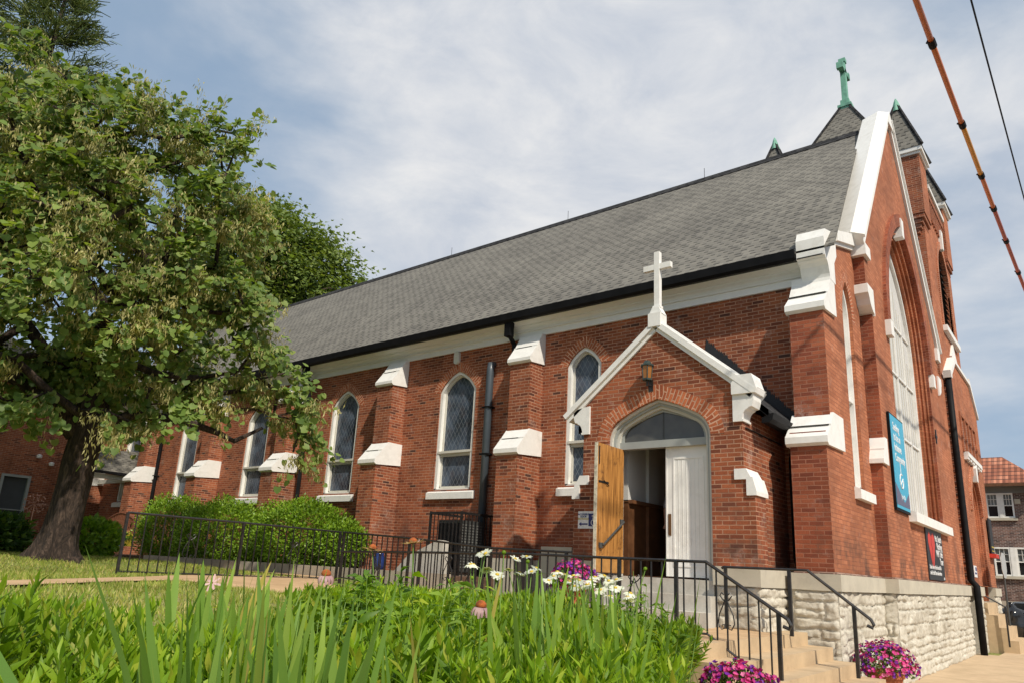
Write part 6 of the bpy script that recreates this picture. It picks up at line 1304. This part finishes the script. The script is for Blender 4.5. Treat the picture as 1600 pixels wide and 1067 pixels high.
for c_, zt_, n_, sp_, lb_ in (((-.11, -10.62), 1.38, 9, (.12, .10), 'tall iris blades standing against the lawn behind the pink flower'), ((.32, -10.69), 1.36, 12, (.12, .10), 'iris clump just left of the left coneflower'), ((.14, -10.41), 1.30, 7, (.10, .10), 'iris blades directly below the left coneflower'),
        ((1.19, -11.30), 1.33, 10, (.09, .08), 'upright iris blades under the single pink flower'), ((1.42, -11.30), 1.34, 17, (.09, .08), 'broad iris blades crossing the edge of the tan path'), ((1.45, -11.18), 1.30, 13, (.09, .08), 'leaning iris blades with yellowed tips right of the left coneflower'), ((1.62, -11.40), 1.27, 12, (.08, .07), 'broadest iris blades at the bottom edge left of centre'),
        ((.95, -11.15), 1.28, 11, (.13, .10), 'strap leaved iris clump in the lower left of the bed'), ((1.00, -10.85), 1.27, 11, (.12, .10), 'strap leaved iris clump just right of the pink flower'), ((1.30, -10.70), 1.22, 10, (.12, .10), 'strap leaved iris clump below the coneflower leaves'),
        ((1.25, -9.84), 1.39, 14, (.12, .10), 'iris clump under the leftmost daisies'), ((1.23, -9.58), 1.40, 13, (.12, .10), 'iris clump below the middle daisies'), ((1.40, -9.62), 1.35, 12, (.11, .10), 'dense iris clump in front of the petunia pot on the landing'),
        ((.73, -8.99), 1.32, 12, (.14, .12), 'iris clump low in the bed right of the sunken coneflower'), ((.55, -8.55), 1.38, 12, (.14, .12), 'iris clump between the middle and right daisies'), ((.20, -8.65), 1.40, 12, (.14, .12), 'iris clump behind the sunken coneflower')):
    iris(lb_, c_, n_, zt_-float(bedz(*c_)), sp_, ri)

# --- flowers
def petals(c, axis, n, ln, wd, droop, rg, r0=.2):
    """ring of strap petals around axis"""
    ax = unit(np.array(axis, float)); u = unit(np.cross(ax, [.3, .2, 1.])); v = np.cross(ax, u); V = []; F = []
    for k in range(n):
        a = 2*math.pi*(k+rg.uniform(-.2, .2))/n; r_ = u*math.cos(a)+v*math.sin(a); s_ = np.cross(ax, r_); L_ = ln*rg.uniform(.85, 1.1); dr = droop+rg.normal(0, .12)
        for j in range(5):
            t = j/4; out_ = r0*ln+L_*t*math.cos(dr*t); dn_ = -L_*t*math.sin(dr*t)*1.0; w_ = wd*(.5+.9*math.sin(math.pi*min(.15+t*.75, 1))); q = np.array(c)+r_*out_+ax*dn_
            V += [q-s_*w_/2, q+s_*w_/2]
            if j: s0 = len(V)-4; F.append((s0, s0+1, s0+3, s0+2))
    return np.array(V), np.array(F)
def flower(kind, label, top, foot, axis, rg, sc=1., group=None, leaves=4, droop=None):
    nm = {'cone': 'coneflower', 'daisy': 'daisy', 'pink': 'pink_flower', 'bud': 'flower_bud'}[kind]
    rt_ = thing(nm, label, nm.replace('_', ' '), foot, 0, group); top = np.array(top, float); foot = np.array(foot, float); mid = (top+foot)/2+np.array([rg.normal(0, .02), rg.normal(0, .02), 0]); mb = MB(); mb.tube([foot, mid, top-unit(np.array(axis, float))*.004], [.005*sc, .004*sc, .0035*sc], 5); obj('stem', mb, M['stem'], rt_)
    ax = unit(np.array(axis, float)); q = Vector(ax).to_track_quat('Z', 'Y').to_matrix()
    def lat(prof, mat, name):
        m_ = MB(); m_.lathe([(r_*sc, z*sc) for r_, z in prof], (0, 0, 0), 14); m_.v = [tuple(Vector(top)+q @ Vector(v)) for v in m_.v]; obj(name, m_, mat, rt_, smooth=True)
    if kind == 'cone':
        lat([(0, -.004), (.02, -.002), (.026, .006), (.022, .018), (.012, .027), (0, .03)], M['cone'], 'cone')
        V, F = petals(top, axis, 16, .050*sc, .0105*sc, 1.05 if droop is None else droop, rg, .34); npobj('petals', V, F, M['petal_pink'], rt_)
    elif kind == 'daisy':
        lat([(0, -.002), (.012, 0), (.012, .005), (0, .009)], M['daisy_eye'], 'eye')
        V, F = petals(top, axis, 20, .034*sc, .010*sc, .15 if droop is None else droop, rg, .28); npobj('petals', V, F, M['petal_white'], rt_)
    elif kind == 'pink':
        lat([(0, -.002), (.006, 0), (0, .006)], M['cone'], 'eye'); V, F = petals(top, axis, 7, .045*sc, .010*sc, .1, rg, .15); npobj('petals', V, F, M['petal_pink'], rt_)
    else: lat([(0, -.01), (.012, -.004), (.014, .004), (.008, .012), (0, .014)], M['phlox'], 'bud')
    k = leaves*2
    if k:
        t = rg.uniform(.1, .8, k); pos = foot+(top-foot)*t[:, None]; d = unit(np.stack([rg.normal(size=k), rg.normal(size=k), np.full(k, .1)], 1)); X_, Y_, Z_ = frames(d, rg, np.tile(np.array([0, 0, 1.]), (k, 1))); L2 = LANCE*np.array([1.7, 1, 1]); L2[7, 2] = -.3; put('leaves', [spread(L2, LF, pos, X_, Y_, Z_, rg.uniform(.09, .15, k)*sc)], M['phlox'], rt_)
    return rt_
rf_ = np.random.default_rng(71)
CG_ = 'pink coneflowers in the bed'
flower('cone', 'coneflower with drooping pale pink petals and orange cone, left of centre', (-.46, -9.70, 1.355), (-.42, -9.65, .72), (.1, -.1, 1), rf_, 1.15, CG_, 8)
flower('cone', 'coneflower with drooping petals sunk among the leaves at the bottom centre', (1.02, -10.02, 1.285), (1.0, -9.95, .5), (.12, -.05, 1), rf_, .95, CG_, 3)
flower('cone', 'tall coneflower with open upturned petals, highest in front of the caged air conditioner', (-.12, -9.35, 1.565), (-.1, -9.3, .7), (-.15, -.1, 1), rf_, 1.1, CG_, 9, droop=-.15)
flower('cone', 'coneflower seen edge on just left of the tallest one', (-.40, -9.42, 1.52), (-.36, -9.4, .7), (0, .15, 1), rf_, 1.0, CG_, 8, droop=.0)
flower('pink', 'single loose pink flower at the left above the lawn edge', (-.82, -10.2, 1.285), (-.8, -10.15, .8), (.4, -.6, .7), rf_, 1.1, None, 2)
def heads(root, pts, kind, rg, sc=(.95, 1.3)):
    """more flower heads as parts of one plant: each a stem with its petals and eye, or a bud"""
    for p in pts:
        p = np.array(p); foot = np.array([root.location.x+rg.normal(0, .07), root.location.y+rg.normal(0, .07), root.location.z]); mb = MB(); mb.tube([foot, (foot+p)/2+rg.normal(0, .02, 3), p-np.array([0, 0, .004])], [.005, .0042, .003], 5); st = obj('stem', mb, M['stem'], root)
        ax = unit(np.array([rg.normal(.05, .3), rg.normal(-.15, .3), 1.])); q = Vector(ax).to_track_quat('Z', 'Y').to_matrix(); s_ = rg.uniform(*sc); m_ = MB()
        m_.lathe([(r_*s_, z*s_) for r_, z in ([(0, -.002), (.012, 0), (.012, .005), (0, .009)] if kind == 'daisy' else [(0, -.012), (.012, -.006), (.015, .003), (.009, .013), (0, .016)])], (0, 0, 0), 12); m_.v = [tuple(Vector(p)+q @ Vector(v)) for v in m_.v]
        if kind == 'daisy':
            V, F = petals(p, ax, int(rg.integers(16, 23)), .036*s_, .011*s_, rg.uniform(-.1, .5), rg, .28); fh = npobj('flower_head', V, F, M['petal_white'], root); obj('eye', m_, M['daisy_eye'], fh, smooth=True)
        else: obj('bud', m_, M['phlox'], root, smooth=True)
DG = 'daisy plants above the iris blades'
for lb_, c_, pts_, bd_ in (('daisy plant with few blooms, leftmost, in front of the caged air conditioner', (-.25, -8.55), [(-.42, -8.36, 1.55), (-.34, -8.42, 1.54), (-.33, -8.55, 1.46), (-.39, -8.34, 1.43), (-.25, -8.74, 1.33), (-.28, -8.64, 1.46), (-.27, -8.36, 1.40), (-.33, -8.68, 1.31)], [(-.30, -8.26, 1.555), (-.27, -8.36, 1.36), (-.34, -8.55, 1.37)]),
        ('daisy plant with slanting white blooms in front of the grey stone block', (-.2, -8.1), [(-.29, -8.0, 1.54), (-.42, -7.97, 1.52), (-.23, -7.95, 1.46), (-.33, -8.16, 1.44), (-.44, -7.73, 1.43), (-.39, -7.95, 1.42)], [(-.2, -8.1, 1.5)]),
        ('daisy plant crowded with white blooms in front of the petunias on the landing', (.25, -8.15), [(.05, -8.12, 1.41), (-.11, -7.75, 1.42), (.20, -8.14, 1.38), (.14, -7.93, 1.39), (.08, -8.22, 1.38), (.41, -8.24, 1.37), (.30, -7.95, 1.37), (.24, -8.35, 1.44), (.33, -8.29, 1.42), (.48, -8.31, 1.40), (.33, -8.17, 1.34), (.18, -8.05, 1.35), (.38, -8.1, 1.42), (.27, -8.2, 1.40)], [(.26, -8.34, 1.31), (.31, -8.3, 1.27), (.1, -8.0, 1.36)]),
        ('daisy plant at the right end of the bed against the railing', (.55, -8.15), [(.40, -8.01, 1.43), (.57, -8.14, 1.41), (.64, -8.33, 1.31), (.68, -8.19, 1.29), (.53, -8.05, 1.36), (.48, -8.19, 1.34), (.65, -8.09, 1.33), (.60, -8.2, 1.36), (.72, -8.25, 1.31), (.50, -8.12, 1.40)], [(.64, -7.87, 1.49), (.42, -8.35, 1.28), (.65, -8.33, 1.26)])):
    dr_ = thing('daisy_plant', lb_, 'daisies', (c_[0], c_[1], float(bedz(*c_))), 0, DG); heads(dr_, pts_, 'daisy', rf_); heads(dr_, bd_, 'bud', rf_, (.9, 1.2))
    k = 60; pos = np.array([c_[0], c_[1], 1.05])+rf_.normal(0, 1, (k, 3))*np.array([.16, .14, .13]); d_ = unit(rf_.normal(size=(k, 3))*np.array([1, 1, .4])+np.array([0, 0, .4])); X_, Y_, Z_ = frames(d_, rf_, np.tile(np.array([0, 0, 1.]), (k, 1))); put('leaves', [spread(LANCE*np.array([1.1, 1, 1]), LF, pos, X_, Y_, Z_, rf_.uniform(.06, .10, k))], M['phlox'], dr_)
# bushy leaves of the coneflower clump and of the daisies
def bushy(label, c, n, zt_, sp, rg, name='flower_foliage', ls=(.07, .13), wide=1.25):
    h = zt_-float(bedz(*c))
    rt_ = thing(name, label, 'plant', (c[0], c[1], float(bedz(*c))), 0); parts = []; mb = MB()
    for i in range(n):
        p = np.array([c[0]+rg.normal(0, sp[0]), c[1]+rg.normal(0, sp[1]), float(bedz(*c))]); H = h*rg.uniform(.7, 1.1); ln = rg.normal(0, .12, 2); tp = p+np.array([ln[0], ln[1], H]); mb.tube([p, (p+tp)/2, tp], [.005, .004, .002], 4); k = int(rg.integers(10, 18)); t = rg.uniform(.3, 1, k); pos = p+(tp-p)*t[:, None]; az = rg.uniform(0, 6.28, k); d = np.stack([np.cos(az), np.sin(az), rg.uniform(0, .8, k)], 1); X_, Y_, Z_ = frames(d, rg, np.tile(np.array([0, 0, 1.]), (k, 1))); L2 = LANCE*np.array([wide, 1, 1]); L2[7, 2] = -.35; parts.append(spread(L2, LF, pos, X_, Y_, Z_, rg.uniform(*ls, k)))
    obj('stems', mb, M['stem'], rt_); put('leaves', parts, M['cone_leaf'], rt_)
bushy('broad drooping coneflower leaves around the left coneflower', (-.28, -9.80), 8, 1.30, (.13, .12), rf_)
bushy('tallest coneflower leaves in front of the brick buttress', (-.25, -9.40), 8, 1.38, (.12, .12), rf_)
bushy('coneflower leaves in front of the pale sloping wall', (.0, -9.30), 7, 1.31, (.14, .12), rf_)
bushy('coneflower leaves low between the two lower coneflowers', (.16, -9.90), 8, 1.20, (.14, .12), rf_)
bushy('coneflower leaves left of the iris blades under the daisies', (.34, -9.56), 8, 1.22, (.14, .12), rf_)
bushy('leafy stems at the right end of the bed in front of the porch steps', (.60, -7.85), 18, 1.42, (.12, .14), rf_, ls=(.06, .10), wide=1.2)
bushy('leafy stems below the rightmost daisies', (.60, -8.27), 14, 1.28, (.12, .12), rf_, ls=(.05, .09), wide=1.2)

# --- pots of petunias
def petunias(label, c, r_, ztop, potr, poth, rg, group='petunia pots'):
    rt_ = thing('petunia_pot', label, 'flower pot', c, 0, group); z0 = c[2]; mb = MB(); mb.lathe([(0, 0), (potr*.68, 0), (potr*.92, poth*.8), (potr*1.02, poth*.8), (potr*1.05, poth), (potr*.92, poth), (potr*.9, poth*.9), (0, poth*.88)], c, 24); obj('pot', mb, M['terracotta'], rt_, smooth=False)
    m_ = 1500; v = unit(rg.normal(size=(m_, 3))); v[:, 2] = np.abs(v[:, 2])-.15*(rg.random(m_) < .3); cc_ = np.array([c[0], c[1], z0+poth*.95]); lump = 1+.12*np.sin(v[:, 0]*7+2)*np.sin(v[:, 1]*6); R3 = np.array([r_, r_, ztop-z0-poth]); pos = cc_+v*R3*(rg.uniform(.6, .98, m_)*lump)[:, None]; X_, Y_, Z_ = frames(v+rg.normal(0, .5, v.shape), rg, v); put('leaves', [spread(OVAL, OF, pos, X_, Y_, Z_, rg.uniform(.025, .05, m_))], M['dark_leaf'], rt_)
    m_ = 620; v = unit(rg.normal(size=(m_, 3))); v[:, 2] = np.abs(v[:, 2])*1.1-.12*(rg.random(m_) < .3); v = unit(v); lump = 1+.12*np.sin(v[:, 0]*7+2)*np.sin(v[:, 1]*6); pos = cc_+v*R3*(rg.uniform(.95, 1.08, m_)*lump)[:, None]
    # funnel flower: five lobes as one island
    T = [(0, 0, -.35)]+[(math.cos(a)*(.55 if k % 2 else .42), math.sin(a)*(.55 if k % 2 else .42), .0 if k % 2 else -.03) for k, a in enumerate([2*math.pi*q/10 for q in range(10)])]; TF = [(0, k, k+1, k+1) for k in range(1, 10)]+[(0, 10, 1, 1)]
    n_ = unit(v+rg.normal(0, .3, v.shape)); X_, Y_, Z_ = frames(rg.normal(size=v.shape), rg); z_ = n_; x_ = unit(np.cross(z_, rg.normal(size=v.shape))); y_ = np.cross(z_, x_); put('blooms', [spread(np.array(T, float), TF, pos, x_, y_, z_, rg.uniform(.036, .055, m_))], M['petunia'], rt_)
    return rt_
rp = np.random.default_rng(81)
petunias('terracotta pot of pink and purple petunias on the sidewalk against the stone corner', (.50, -.60, -.10), .40, .72, .25, .42, rp)
petunias('petunias overflowing a pot at the foot of the steps, beside the leafy bed', (.30, -5.45, -.12), .38, .72, .22, .50, rp)
petunias('petunias in a pot on the landing behind the near railing, left of the doorway', (-2.97, -3.35, .77), .34, 1.62, .19, .50, rp)
PB = MB(); PB.lathe([(0, 0), (.14, 0), (.2, .3), (.22, .3), (.22, .34), (0, .34)], (0, 0, 0), 20); hp = thing('terracotta_pot', 'plain terracotta pot almost hidden behind the iris blades', 'pot', (-1.9, -4.35, .62)); loc_('body', PB, M['terracotta'], hp)
#PERSON
# ------------------------------------------------------------------ person just inside the doorway, mostly hidden by the white leaf
def person(loc, rz):
    pr = thing('person', 'person in a speckled grey top standing just inside behind the white door leaf', 'person', loc, rz)
    J = {'pel': (0, 0, .95), 'sp': (0, .01, 1.15), 'ch': (0, .01, 1.35), 'nk': (0, .0, 1.50), 'hd': (0, -.01, 1.58), 'top': (0, -.005, 1.70),
         'sl': (.17, 0, 1.42), 'el': (.23, .02, 1.14), 'wl': (.22, -.10, .90), 'sr': (-.17, 0, 1.42), 'er': (-.24, .01, 1.14), 'wr': (-.21, -.12, .92),
         'hl': (.09, 0, .90), 'kl': (.10, -.01, .50), 'al': (.10, .02, .09), 'tl': (.11, -.15, .03), 'hr': (-.09, 0, .90), 'kr': (-.10, -.01, .50), 'ar': (-.10, .02, .09), 'tr': (-.11, -.15, .03)}
    E_ = [('pel', 'sp'), ('sp', 'ch'), ('ch', 'nk'), ('nk', 'hd'), ('hd', 'top'), ('ch', 'sl'), ('sl', 'el'), ('el', 'wl'), ('ch', 'sr'), ('sr', 'er'), ('er', 'wr'), ('pel', 'hl'), ('hl', 'kl'), ('kl', 'al'), ('al', 'tl'), ('pel', 'hr'), ('hr', 'kr'), ('kr', 'ar'), ('ar', 'tr')]
    rad = {'pel': .13, 'sp': .115, 'ch': .125, 'nk': .05, 'hd': .085, 'top': .07, 'sl': .06, 'el': .042, 'wl': .028, 'sr': .06, 'er': .042, 'wr': .028, 'hl': .09, 'kl': .06, 'al': .04, 'tl': .035, 'hr': .09, 'kr': .06, 'ar': .04, 'tr': .035}
    def skin(name, joints, edges, rads, mat, root_):
        ks = list(joints); me = bpy.data.meshes.new(name); me.from_pydata([joints[k] for k in ks], [(ks.index(a), ks.index(b)) for a, b in edges], []); o = bpy.data.objects.new(name, me); COL.objects.link(o); o.parent = pr
        sk = o.modifiers.new('skin', 'SKIN'); sk.use_smooth_shade = True; sv = me.skin_vertices[0].data
        for i, k in enumerate(ks): sv[i].radius = (rads[k],)*2; sv[i].use_root = (k == root_)
        o.modifiers.new('sub', 'SUBSURF').levels = 2; o.modifiers['sub'].render_levels = 2
        dg = bpy.context.evaluated_depsgraph_get(); m2 = bpy.data.meshes.new_from_object(o.evaluated_get(dg)); o.modifiers.clear(); o.data = m2; m2.materials.clear(); m2.materials.append(mat); return o
    # hands: palm with five separate fingers, joined to the body skeleton at the wrists
    for s_, w in ((1, 'wl'), (-1, 'wr')):
        x, y, z = J[w]; k0 = w+'p'; J[k0] = (x, y-.03, z-.06); rad[k0] = .022; E_.append((w, k0))
        for f in range(4):
            a = k0+'a%d' % f; b = k0+'b%d' % f; ox = (f-1.5)*.019; J[a] = (x+ox, y-.05, z-.10); J[b] = (x+ox, y-.075, z-.135+.012*abs(f-1.3)); rad[a] = .0095; rad[b] = .008; E_ += [(k0, a), (a, b)]
        a = k0+'t'; J[a] = (x-s_*.045, y-.06, z-.085); rad[a] = .010; E_.append((k0, a))
    skin('body', J, E_, rad, M['skin'], 'pel')
    JS = {k: J[k] for k in ('pel', 'sp', 'ch', 'sl', 'el', 'sr', 'er')}; skin('top', JS, [('pel', 'sp'), ('sp', 'ch'), ('ch', 'sl'), ('sl', 'el'), ('ch', 'sr'), ('sr', 'er')], {k: rad[k]+.014 for k in JS}, M['shirt'], 'pel')
    JT = {k: J[k] for k in ('pel', 'hl', 'kl', 'al', 'hr', 'kr', 'ar')}; skin('trousers', JT, [('pel', 'hl'), ('hl', 'kl'), ('kl', 'al'), ('pel', 'hr'), ('hr', 'kr'), ('kr', 'ar')], {k: rad[k]+.016 for k in JT}, M['dark_cloth'], 'pel')
    mb = MB()
    for s_ in (-1, 1): mb.lathe([(0, -.011), (.009, -.006), (.011, 0), (.009, .006), (0, .011)], (s_*.031, -.083, 1.625), 8)
    loc_('eyes', mb, M['white_vinyl'], pr, smooth=True)
    mb = MB(); mb.tube([(0, -.088, 1.63), (0, -.105, 1.595), (0, -.09, 1.59)], [.007, .012, .008], 6); mb.tube([(-.022, -.086, 1.562), (0, -.092, 1.56), (.022, -.086, 1.562)], .004, 5)
    for s_ in (-1, 1): mb.lathe([(0, -.03), (.010, -.02), (.013, 0), (.010, .02), (0, .03)], (s_*.088, .005, 1.61), 6)
    loc_('face', mb, M['skin'], pr, smooth=True)
    mb = MB(); V, F = blob(0, .018, 1.66, .098, .10, .085, 3, 18, 12, False); loc_('hair', mb.arrays(V, F), M['dark_cloth'], pr, smooth=True)
person((-2.60, -.62, 1.44), R(15))
